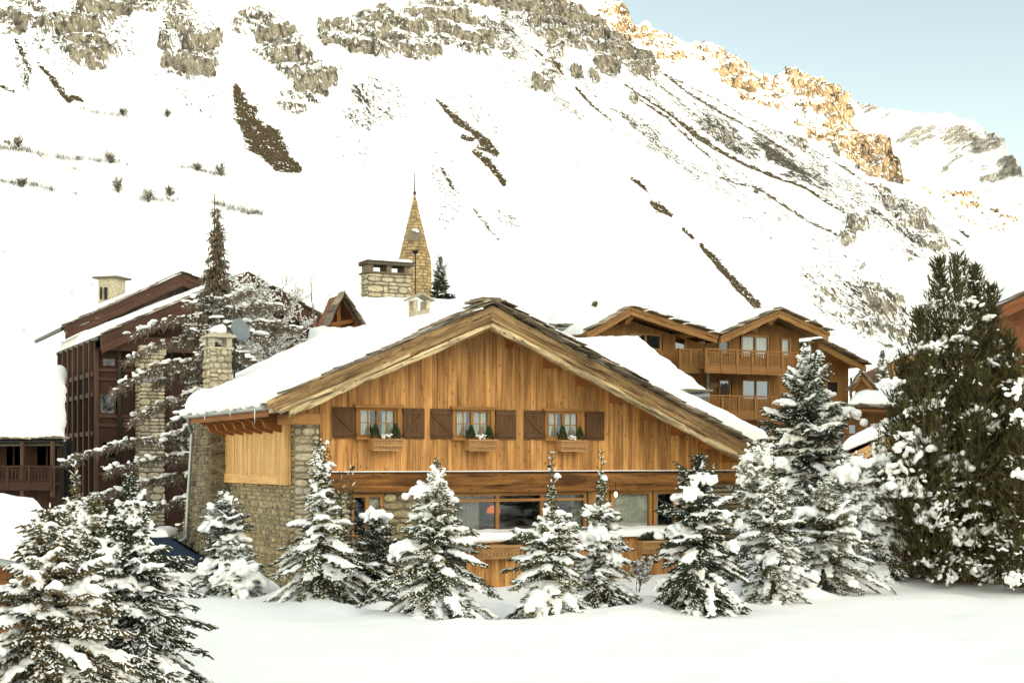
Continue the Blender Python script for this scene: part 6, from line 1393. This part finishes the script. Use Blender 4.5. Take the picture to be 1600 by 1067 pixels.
conifer('spruce', 'narrow spruce right of the long leadered one, before the terrace', 940, 700, 62, 28.6, 108, [(0, 1.0), (.2, .95), (.35, .62), (.5, .66), (.62, .34), (.68, .46), (.75, .15), (.88, .13), (1, .02)], snow=1.0, caps=[(930, 830, 18, 24), (943, 745, 5, 8), (960, 870, 16, 20)], bare_top=.14)
conifer('spruce', 'dense dark spruce wearing the biggest snow caps, right of the terrace', 1092, 712, 86, 28.3, 109, [(0, 1.0), (.12, 1.0), (.28, .82), (.42, .84), (.55, .56), (.62, .66), (.72, .30), (.84, .30), (.9, .14), (1, .04)], snow=.6, dens=1.15, mat='fir_dark', rad=1.5, dabs=.3, caps=[(1076, 768, 22, 16), (1098, 745, 16, 16), (1058, 822, 20, 16), (1120, 800, 22, 12), (1048, 862, 16, 12), (1046, 905, 22, 13), (1092, 905, 26, 12), (1070, 830, 18, 12), (1140, 850, 12, 16)], droop=1.3)
conifer('spruce', 'thin brown leadered spruce at the right foot of the big roof', 1209, 700, 58, 30, 110, [(0, 1.0), (.2, .9), (.40, .70), (.55, .74), (.70, .34), (.9, .12), (1, .03)], snow=.95, dens=.9, bare_top=.12, caps=[(1196, 870, 18, 18), (1215, 890, 12, 10)])
conifer('spruce', 'heavily loaded spruce touching the low right end of the big roof', 1182, 706, 50, 33, 111, [(0, .9), (.4, .9), (.7, .75), (.9, .5), (1, .2)], snow=1.1, caps=[(1172, 714, 17, 11), (1196, 716, 24, 14), (1170, 745, 18, 14), (1205, 752, 24, 18), (1180, 790, 18, 16), (1160, 820, 14, 14)])
conifer('spruce', 'tall dark spruce in front of the balconied chalet', 1262, 538, 112, 36, 112, [(0, 1.0), (.2, .95), (.40, .66), (.52, .62), (.58, .44), (.68, .60), (.76, .30), (.82, .36), (.9, .16), (1, .04)], snow=.85, mat='fir_dark', tl=.3, dabs=.3, caps=[(1312, 640, 24, 12), (1240, 680, 22, 12), (1215, 722, 26, 14), (1300, 735, 30, 18), (1250, 740, 24, 14), (1290, 690, 22, 14), (1225, 625, 16, 8), (1280, 610, 18, 8), (1262, 760, 26, 18)])
conifer('spruce', 'short spruce with dark hollow skirt in front of the tall dark one', 1288, 762, 92, 32, 113, [(0, .9), (.15, 1), (.4, .85), (.6, .6), (.8, .36), (1, .05)], snow=.85, caps=[(1300, 845, 26, 14), (1262, 850, 20, 16), (1258, 795, 22, 16), (1318, 830, 24, 18), (1290, 780, 18, 14), (1230, 870, 18, 14), (1310, 800, 22, 14), (1240, 830, 16, 14)])
conifer('spruce', 'white laden spruce with thin bare leader before the low shed', 1373, 655, 62, 34.5, 114, [(0, 1.0), (.3, .95), (.55, .85), (.7, .6), (.8, .25), (1, .04)], snow=1.1, caps=[(1378, 716, 24, 18), (1350, 745, 28, 20), (1365, 770, 26, 20), (1400, 750, 22, 18), (1380, 830, 24, 18), (1390, 780, 22, 14), (1345, 790, 20, 14)], bare_top=.14)
conifer('spruce', 'snow plastered spruce between the short spruce and the low shed', 1330, 715, 55, 34, 115, [(0, 1), (.4, .9), (.7, .6), (1, .1)], snow=1.2, caps=[(1322, 735, 26, 20), (1340, 720, 20, 16), (1315, 790, 24, 20), (1345, 820, 20, 16), (1335, 770, 18, 12)])
# shrubs under snow
conifer('spruce', 'low snow covered spruce bush at the foot of the stone side wall', 375, 862, 40, 31.3, 116, [(0, 1), (.4, 1), (.8, .6), (1, .2)], snow=1.3, mat='fir_dark', caps=[(375, 880, 30, 22), (358, 895, 20, 18), (395, 900, 18, 14), (380, 905, 24, 14)], group=G1)
conifer('spruce', 'small dark spruce bush bent under snow left of the short right hand spruce', 1240, 878, 36, 31, 117, [(0, 1), (.5, .8), (1, .2)], snow=1.1, mat='fir_dark', caps=[(1240, 888, 24, 18), (1262, 900, 16, 12)], group=G1)
# front left pair and their neighbours
G2 = 'spruces in the left foreground'
conifer('spruce', 'broad nearest spruce with orange brown shoots in the bottom left corner', 78, 786, 170, 15.5, 120, [(0, .95), (.25, 1.0), (.45, .78), (.55, .52), (.66, .5), (.76, .26), (.86, .24), (.94, .10), (1, .04)], snow=.85, mat='fir_tips', needles=14, nl=.022, rad=1.6, dens=1.15, wh=.62, droop=1.6, group=G2, brown=.07, tl=.17, base=-.1, bare_top=.05, dabs=.8)
conifer('spruce', 'dark foreground spruce with spreading right side, second from the left', 204, 748, 140, 17.5, 121, [(0, 1.0), (.2, .95), (.40, .80), (.52, .60), (.62, .50), (.70, .24), (.80, .20), (.90, .08), (1, .02)], snow=.8, mat='fir_dark', needles=12, nl=.022, rad=1.6, dens=1.15, wh=.62, droop=1.6, group=G2, tl=.18, base=-.1, dabs=.75)
conifer('spruce', 'slim brownish spruce behind the nearest foreground spruce', 118, 705, 62, 21, 122, [(0, 1.0), (.4, .9), (.6, .62), (.75, .4), (.88, .12), (1, .03)], snow=.8, mat='fir_tips', group=G2, brown=.3, bare_top=.12, base=0)
conifer('spruce', 'pale laden spruce between the two foreground spruces', 150, 775, 70, 20, 123, [(0, 1), (.5, .8), (.8, .4), (1, .05)], snow=.9, mat='fir', group=G2, base=0)
# small distant spruces
conifer('spruce', 'small dark spruce right of the church spire behind the roof', 688, 401, 25, 62, 130, [(0, .7), (.3, .9), (.5, 1), (.65, .5), (.8, .35), (1, .04)], snow=.2, mat='fir_dark', group='small spruces behind the roofs', base=8.2, needles=5, tl=.3, dabs=.3)
conifer('spruce', 'small dark spruce above the low roofs right of the balconied chalet', 1379, 547, 22, 62, 131, [(0, 1), (.3, .9), (.6, .6), (.8, .35), (1, .04)], snow=.7, mat='fir_dark', group='small spruces behind the roofs', base=3.5, needles=5, tl=.3)

# ---- pines: many upright stems with brushes of long needles
def pine(label, stems, D, seed, bottom=915, snow=1.0, caps=(), spread=1.0):
    rg = np.random.default_rng(seed); cx = np.mean([s_[0] for s_ in stems]); x0 = (cx-CX)/F*D; g = gz(x0, D); root = thing('pine', label, 'pine', (x0, D, g), 'dark pines on the right')
    S0 = []; S1 = []; SR = []; SV = []; BC = []; BA = []; BX = []; mt = MB(); LW0 = []; LW1 = []; LR = []
    for (px, top, hw, yo) in stems:
        y = D+yo; xt = (px-CX)/F*y; H = CZ+(HZ-top)/F*y-g; R = hw/F*y; xb = x0+(xt-x0)*.35
        ctr = lambda z: np.array([xb+(xt-xb)*min(1, (z/H)*1.6), D+yo*min(1, (z/H)*1.8), g+z])
        mt.tube([Vector(ctr(q)) for q in np.linspace(-.1, H*.985, 14)], [max(.012, .09*(1-q/H)) for q in np.linspace(0, H*.985, 14)], 7)
        z = .03*H
        while z < H*.99:
            t = z/H; nb = int(rg.integers(3, 6)); a0 = rg.random()*6.28
            for b in range(nb):
                az = a0+b*6.283/nb+rg.uniform(-.4, .4); L = max(.12, R*(1-t**2.2)**.8*rg.uniform(.5, 1.3)); el = .10+1.0*t+rg.uniform(-.2, .2)
                N = max(4, int(L/.11)+1); q = np.linspace(0, 1, N); r = q*L*math.cos(el)
                zz = z+q*L*math.sin(el)*(.25+.75*q)-.12*L*np.sin(q*3.14)*(1-t); c0 = ctr(z)
                C = np.stack([c0[0]+math.cos(az)*r, c0[1]+math.sin(az)*r, g+zz], 1)
                LW0.append(C[:-1]); LW1.append(C[1:]); LR.append(.02*(1-q[:-1])+.006)
                # brushes of needles
                for k in range(1, N):
                    for j in range(2 if k < N-1 else 3):
                        o = rg.normal(size=3)*.07*np.array([1, 1, .6]); p = C[k]+o; d = np.array([math.cos(az)*.5, math.sin(az)*.5, .9])+rg.normal(size=3)*.28; d /= np.linalg.norm(d); ln = rg.uniform(.12, .24)
                        S0.append(p); S1.append(p+d*ln); SR.append(.017); SV.append(np.clip(rg.normal(.42, .2), 0, 1))
                if rg.random() < snow*(.15-.10*t)+.015 and L > .25:
                    i = rg.integers(N//2, N); p = C[i]; n_ = int(rg.integers(8, 34)); o = rg.normal(size=(n_, 3))*[.15, .15, .05]*rg.uniform(.6, 1.4); o[:, 2] -= .9*(o[:, 0]**2+o[:, 1]**2)
                    BC.append(p+o+[0, 0, .07]); BA.append(np.stack([rg.uniform(.04, .13, n_), rg.uniform(.02, .06, n_), rg.uniform(.018, .04, n_)], 1)); BX.append(np.tile([math.cos(az), math.sin(az), .3], (n_, 1))+rg.normal(size=(n_, 3))*.3)
            z += rg.uniform(.11, .17)
    for (cx_, cy, rr_, hh) in caps:
        p = at(cx_, cy, D-1.0); n_ = 26; o = rg.normal(size=(n_, 3))*[.6, .4, .35]; BC.append(np.array(list(p))+o*rr_/F*D); BA.append(np.tile([rr_/F*D*.36, rr_/F*D*.22, hh/F*D*.26], (n_, 1))*rg.uniform(.4, 1.1, (n_, 1))); BX.append(rg.normal(size=(n_, 3))*[1, 1, .8])
    V, T, Av = spindles(np.array(S0), np.array(S1), np.array(SR), np.array(SV), 15, .085, .006, rg, .72); mesh_obj('crown', V, T, M['pine'], root, False, {'var': Av})
    V2, T2, _ = spindles(np.concatenate(LW0), np.concatenate(LW1), np.concatenate(LR), np.zeros(sum(len(a) for a in LR))); tv = np.array(mt.V, float)
    mesh_obj('trunk', np.concatenate([tv, V2]), [np.array([f for f in mt.F if len(f) == 4]), T2+len(tv)], M['bark'], root)
    V, Fc = blobs(np.concatenate(BC), np.concatenate(BA), np.concatenate(BX)); V = V+.02*np.stack([fbm(V[:, 0]*9, V[:, 2]*9, 2, seed+i) for i in range(3)], 1); W, Q = remesh(V, Fc, .026, .03, seed)
    n_ = int(len(S0)*.03*snow); k = rg.choice(len(S0), n_, False); S0 = np.array(S0)[k]; S1 = np.array(S1)[k]; zf = (S0[:, 2]-g)/8; kk = rg.random(n_) > zf; S0, S1 = S0[kk], S1[kk]; n_ = len(S0)
    V, Fc = blobs(S0*.3+S1*.7+[0, 0, .03], np.stack([rg.uniform(.03, .08, n_), rg.uniform(.015, .035, n_), rg.uniform(.012, .03, n_)], 1), rg.normal(size=(n_, 3))*[1, 1, .6])
    mesh_obj('snow_load', np.concatenate([W, V]), list(Q)+[Fc+len(W)], M['snow_tree'], root, True)
pine('largest pine, dense olive green with several upright tops, on the right', [(1468, 410, 60, .3), (1497, 400, 66, -.4), (1524, 418, 58, .2), (1549, 450, 60, .6), (1438, 480, 62, -.3), (1412, 560, 60, .3), (1577, 530, 60, -.2), (1450, 560, 85, -1.0), (1530, 580, 88, -1.1), (1412, 690, 60, -.9), (1580, 660, 60, -.9)], 34.5, 201,
     caps=[(1430, 700, 36, 24), (1408, 730, 30, 22), (1500, 725, 26, 18), (1445, 690, 26, 20), (1415, 760, 26, 20), (1490, 780, 18, 10), (1402, 765, 26, 20), (1452, 800, 26, 16), (1508, 840, 22, 14), (1562, 835, 26, 18), (1480, 900, 14, 16), (1550, 660, 18, 12), (1435, 640, 18, 12), (1395, 600, 16, 14)])
pine('second pine cut off by the right edge of the view', [(1612, 548, 52, .0), (1640, 500, 60, .4), (1598, 640, 50, -.5)], 33, 202, snow=1.2, caps=[(1590, 650, 16, 12), (1585, 610, 16, 10), (1592, 740, 14, 12), (1588, 905, 18, 16)])

# ---- old spruce with long drooping boughs, left
def old_spruce():
    D = 46.0; rg = np.random.default_rng(77); px = 338; x0 = (px-CX)/F*D; g = 0.0; H = CZ+(HZ-303)/F*D
    root = thing('old_spruce', 'tall old spruce with a thin brown top and long snowy drooping boughs', 'spruce', (x0, D, g))
    zp = lambda py, y=D: CZ+(HZ-py)/F*y
    S0 = []; S1 = []; SR = []; SV = []; B0 = []; B1 = []; BR = []; BV = []; BC = []; BA = []; BX = []; L0 = []; L1 = []; LR = []
    mt = MB(); mt.tube([Vector((x0+.06*math.sin(q), D, q)) for q in np.linspace(-.1, H, 20)], [max(.02, .19*(1-q/H)) for q in np.linspace(0, H, 20)], 8)
    def bough(z, az, L, sag, hang, snow, w_=.25, green=.6, dp=0.0, tipz=None):
        dx, dy = math.cos(az), math.sin(az); N = max(5, int(L/.09)); q = np.linspace(0, 1, N); r = q*L
        zz = z+(((tipz-z)*q+sag*np.sin(q*3.14)) if tipz is not None else (-sag*q**1.4+.1*L*q**4)) ; wbl = .04*L*np.sin(q*4+rg.random()*6)
        C = np.stack([x0+dx*r-dy*wbl, D+dy*r+dx*wbl, zz], 1); L0.append(C[:-1]); L1.append(C[1:]); LR.append(.055*(1-q[:-1])*min(1, L/2.5)+.01)
        n = int(L*108*max(.3, w_*4)); t = .12+.88*rg.random(n); c = np.stack([np.interp(t, q, C[:, i]) for i in range(3)], 1)
        off = rg.normal(size=n)*w_*.5*(1-t*.5); c = c+np.array([-dy, dx, 0.])*off[:, None]; c[:, 2] -= np.abs(off)*.5
        gr = rg.random(n) < green*(1.2-t)
        ln = hang*rg.uniform(.35, 1.1, n)*(1-.25*t); d = np.stack([dx*.35+rg.normal(size=n)*.35, dy*.35+rg.normal(size=n)*.35, -np.ones(n)*.85], 1); d /= np.linalg.norm(d, axis=1, keepdims=True)
        S0.append(c[gr]); S1.append((c+d*ln[:, None])[gr]); SR.append(np.full(gr.sum(), .022)); SV.append(np.clip(rg.normal(.35, .2, gr.sum()), 0, 1))
        B0.append(c[~gr]); B1.append((c+d*ln[:, None])[~gr]); BR.append(np.full((~gr).sum(), .013)); BV.append(rg.random((~gr).sum()))
        # secondary twigs on hanging ones
        m_ = ~gr; c2 = c[m_]+(d*ln[:, None])[m_]*rg.random((m_.sum(), 1)); d2 = d[m_]+rg.normal(size=(m_.sum(), 3))*.7; B0.append(c2); B1.append(c2+d2*.13); BR.append(np.full(len(c2), .011)); BV.append(rg.random(len(c2)))
        if snow > 0:
            ns = max(3, int(L/.10)); ts = np.linspace(.12, 1.0, ns); ts = ts[rg.random(ns) < snow+.05]; cs = np.stack([np.interp(ts, q, C[:, i]) for i in range(3)], 1)
            BC.append(cs+[0, 0, .05]+rg.normal(size=cs.shape)*[.08, .08, .035]); k = len(ts); BA.append(np.stack([rg.uniform(.04, .15, k), rg.uniform(.3, 1.3, k)*w_*.8+.02, rg.uniform(.018, .055, k)], 1)); BX.append(np.tile([dx, dy, -.1], (k, 1)))
            kk = int(n*(.26 if snow > .3 else .04)); ii = rg.choice(n, kk, False); c3 = c[ii]+(d*ln[:, None])[ii]*rg.random((kk, 1))*.8
            BC2.append(c3); BA2.append(np.stack([rg.uniform(.02, .06, kk), rg.uniform(.012, .03, kk), rg.uniform(.012, .028, kk)], 1)); BX2.append(rg.normal(size=(kk, 3))*[1, 1, .5])
    BC2 = []; BA2 = []; BX2 = []
    # thin top
    for py in np.arange(326, 500, 2.6):
        z = zp(py); t = (py-312)/190.0
        for b in range(int(rg.integers(2, 5))):
            L = (.07+.50*t)*rg.uniform(.4, 1.35); bough(z, rg.random()*6.283, L, -.35*L if t < .35 else .25*L, .08+.16*t, .0 if rg.random() < .8 or t < .35 else .05, .07+.12*t, .7)
    # body: short dense green boughs round the trunk
    for py in np.arange(470, 880, 9.0):
        z = zp(py); t = (py-470)/410.0
        for b in range(int(rg.integers(3, 6))): bough(z, rg.random()*6.283, rg.uniform(.5, 1.25)*(.8+.5*t), .4, .22, .55, .26, .85)
    # long boughs read from the photograph: start row, tip column, tip row
    for (py0, tx, ty, hang, w_, gr, arch) in ((508, 206, 522, .42, .30, .05, .35), (500, 282, 524, .3, .28, .4, .1), (540, 196, 563, .40, .30, .05, .40), (572, 180, 606, .62, .34, .06, .45), (580, 240, 598, .5, .34, .3, .2), (612, 205, 655, .55, .34, .15, .25), (628, 262, 660, .4, .3, .5, .1),
                                        (700, 98, 722, .30, .26, .15, .50), (712, 165, 735, .3, .26, .2, .2), (738, 92, 800, .30, .26, .2, .30), (770, 215, 800, .3, .3, .5, .1), (800, 235, 850, .3, .3, .7, .1), (690, 262, 718, .3, .3, .5, .1), (830, 262, 880, .3, .3, .8, .1), (650, 250, 690, .36, .3, .5, .1),
                                        (476, 396, 452, .26, .28, .1, .1), (492, 448, 478, .34, .32, .08, .15), (512, 470, 512, .4, .34, .05, .2), (545, 402, 566, .3, .34, .5, .1), (600, 398, 640, .3, .3, .5, .1), (466, 290, 474, .24, .26, .4, .1), (520, 420, 530, .4, .34, .1, .2)):
        yt = D-rg.uniform(.2, 1.6); tip = Vector(((tx-CX)/F*yt, yt, 0)); dv = Vector((tip.x-x0, yt-D, 0)); L = dv.length
        bough(zp(py0), math.atan2(dv.y, dv.x), L, arch, hang*.8, .62, w_, gr, tipz=zp(ty, yt))
    cat_ = lambda a: np.concatenate(a)
    V, T, Av = spindles(cat_(S0), cat_(S1), cat_(SR), cat_(SV), 6, .05, .007, rg); mesh_obj('crown', V, T, M['fir'], root, False, {'var': Av})
    V, T, Av = spindles(cat_(B0), cat_(B1), cat_(BR), cat_(BV)); mesh_obj('hanging_twigs', V, T, M['twig'], root, False, {'var': Av})
    n_ = 110; zz = rg.uniform(zp(455), zp(366), n_); a = rg.random(n_)*6.28; r = rg.uniform(.08, .38, n_)*np.interp(zz, [zp(480), zp(345)], [1, .55]); C = np.stack([x0+np.cos(a)*r, D+np.sin(a)*r, zz], 1)
    V, Fc = blobs(C, np.tile([.085, .026, .026], (n_, 1)), np.tile([0, 0, -1.], (n_, 1))+rg.normal(size=(n_, 3))*.15, ICO0); mesh_obj('cones', V, Fc, M['cone'], root, False, {'var': np.repeat(rg.random(n_), 12)})
    V2, T2, _ = spindles(cat_(L0), cat_(L1), cat_(LR), np.zeros(sum(len(a) for a in LR))); tv = np.array(mt.V, float)
    mesh_obj('trunk', np.concatenate([tv, V2]), [np.array([f for f in mt.F if len(f) == 4]), T2+len(tv)], M['bark'], root)
    V, Fc = blobs(cat_(BC), cat_(BA), cat_(BX)); V = V+.05*np.stack([fbm(V[:, 0]*6, V[:, 2]*6+V[:, 1]*5, 3, 40+i) for i in range(3)], 1); W, Q = remesh(V, Fc, .032, .035, 7); V, Fc = blobs(cat_(BC2), cat_(BA2), cat_(BX2), ICO0)
    mesh_obj('snow_load', np.concatenate([W, V]), list(Q)+[Fc+len(W)], M['snow_tree'], root, True)
M['cone'] = plain('spruce_cone', (.15, .075, .032), .8)
old_spruce()

# ---- leafless trees and bushes
def bare_tree(name, label, base, H, seed, cat, group=None, spread=.5, depth=4, nb=5, r0=.03, snow=0.0, mat='twig', up=.8, stems=1, minr=.004):
    rg = np.random.default_rng(seed); P0 = []; P1 = []; RR = []
    b0 = np.array(list(base))
    def grow(p, d, L, r, k):
        n = 4; 
        for i in range(n):
            d = d+rg.normal(size=3)*.13; d[2] += .05; d /= np.linalg.norm(d); p1 = p+d*L/n; P0.append(p); P1.append(p1); RR.append(max(minr, r*(1-i*.12)))
            if k > 0:
                for _ in range(1 if i < 1 else 2):
                    if rg.random() < .8:
                        e = d+rg.normal(size=3)*spread; e[2] += .1*up; e /= np.linalg.norm(e); grow(p1, e, L*rg.uniform(.45, .68), r*.55, k-1)
            p = p1
    for s_ in range(stems):
        d = np.array([rg.normal()*spread*.6, rg.normal()*spread*.6, 1.0]); d /= np.linalg.norm(d); grow(b0+np.array([rg.normal(), rg.normal(), 0])*.02*H*(stems > 1), d, H*rg.uniform(.6, 1.0)*(.55 if depth > 1 else 1), r0, depth)
    P0 = np.array(P0); P1 = np.array(P1); RR = np.array(RR); V, T, _ = spindles(P0, P1, RR, np.zeros(len(P0)))
    o = thing(name, label, cat, tuple(b0), group); mesh_obj('branches', V, T, M[mat], o)
    if snow:
        flat = (np.abs((P1-P0)[:, 2])/np.maximum(np.linalg.norm(P1-P0, axis=1), 1e-6) < .8) & (rg.random(len(P0)) < snow); c = (P0+P1)[flat]/2+[0, 0, .02]; l = np.linalg.norm((P1-P0)[flat], axis=1); n_ = len(c)
        V, Fc = blobs(c, np.stack([l*.5, rg.uniform(.015, .045, n_), rg.uniform(.015, .04, n_)], 1), (P1-P0)[flat], ICO0); mesh_obj('snow_load', V, Fc, M['snow_tree'], o, True)
    return o
bare_tree('larch', 'leafless pinkish brown larch dusted with snow behind the satellite dish', at(452, 640, 50), 4.6, 5, 'larch', spread=.55, depth=4, r0=.06, snow=.5, up=.3, stems=2, minr=.008)
bare_tree('larch', 'leafless larch with snowy twigs right of the old spruce, beside the dark gable', at(408, 640, 50.5), 5.2, 9, 'larch', spread=.5, depth=4, r0=.06, snow=.6, up=.4, stems=2, minr=.008)
bare_tree('sapling', 'thin arching bare sapling above the steep little gable', at(492, 540, 47), 2.6, 12, 'sapling', spread=.25, depth=1, r0=.018, stems=4, minr=.006)
bare_tree('shrub', 'dark leafless shrub between the terrace and the dense dark spruce', at(998, 925, 29.5), 1.1, 21, 'shrub', spread=.4, depth=3, r0=.012, stems=4, snow=.1, mat='bark', minr=.004)
bare_tree('shrub', 'low dark twiggy shrub at the foot of the stone corner', at(452, 905, 31), .55, 23, 'shrub', spread=.5, depth=3, r0=.010, stems=4, snow=.3, mat='bark', minr=.004)
for i, (px, py, sz, lab) in enumerate([(172, 248, 20, 'round dark bush on the upper scrub line of the slope'), (186, 292, 26, 'leafless bush with bent stems on the lower scrub line'), (232, 306, 28, 'dark two tufted bush on the slope left of the old spruce'), (262, 178, 14, 'small lone bush under the left crags'),
                                      (192, 175, 16, 'faint bush at the end of the short upper scrub row'), (308, 262, 16, 'dark bush left of the end of the middle scrub row'), (345, 266, 22, 'spiky bush ending the middle scrub row'), (930, 476, 12, 'small dark tuft on the slope above the snowy annex'),
                                      (1182, 300, 8, 'lone dark bush high on the right slope'), (35, 286, 20, 'dark bush low on the left scrub line'), (28, 222, 20, 'pale leafless bush at the left edge of the slope'), (265, 300, 18, 'grey bush right of the two tufted one')]):
    p = slope_at(px, py+sz*.4); bare_tree('mountain_bush', lab, p-Vector((0, 0, .2)), sz/F*p.y*1.25, 300+i, 'bush', 'bushes on the snowy slope', .55, 2, r0=.06, stems=12, mat='bush', minr=.035) if 'bush' in M else None

# ---- rows of scrub too fine to count
def scrub():
    rg = np.random.default_rng(5); P0 = []; P1 = []
    rows = [((0, 226), (60, 234), 60, 10), ((60, 236), (190, 248), 60, 12), ((190, 250), (290, 262), 20, 7), ((290, 262), (352, 272), 40, 9), ((0, 272), (85, 286), 60, 10), ((110, 290), (140, 292), 12, 7), ((225, 300), (285, 306), 30, 9), ((330, 310), (412, 326), 60, 12),
            ((115, 163), (200, 180), 36, 8), ((350, 318), (410, 328), 30, 9), ((780, 345), (810, 355), 14, 5), ((95, 250), (120, 258), 12, 8)]
    for (a, b, n, h) in rows:
        for _ in range(n):
            t = rg.random(); px = a[0]+(b[0]-a[0])*t+rg.normal()*2; py = a[1]+(b[1]-a[1])*t+rg.normal()*1.6; y = float(base_y(px, py)); x = (px-CX)/F*y; z = float(slope(np.array([x]), np.array([y]))[0])
            for _k in range(int(rg.integers(3, 8))):
                p = np.array([x+rg.normal()*.3, y+rg.normal()*.3, z-.1]); d = np.array([rg.normal()*.4, rg.normal()*.3, 1.0]); l = h/F*y*rg.uniform(.3, 1.0); P0.append(p); P1.append(p+d*l)
    P0 = np.array(P0); P1 = np.array(P1); V, T, _ = spindles(P0, P1, np.full(len(P0), .032), np.zeros(len(P0))); o = mesh_obj('scrub', V, T, M['bush'])
    tag(o, 'thin rows of leafless scrub poking through the snow of the slope', 'scrub', kind='stuff')
scrub()
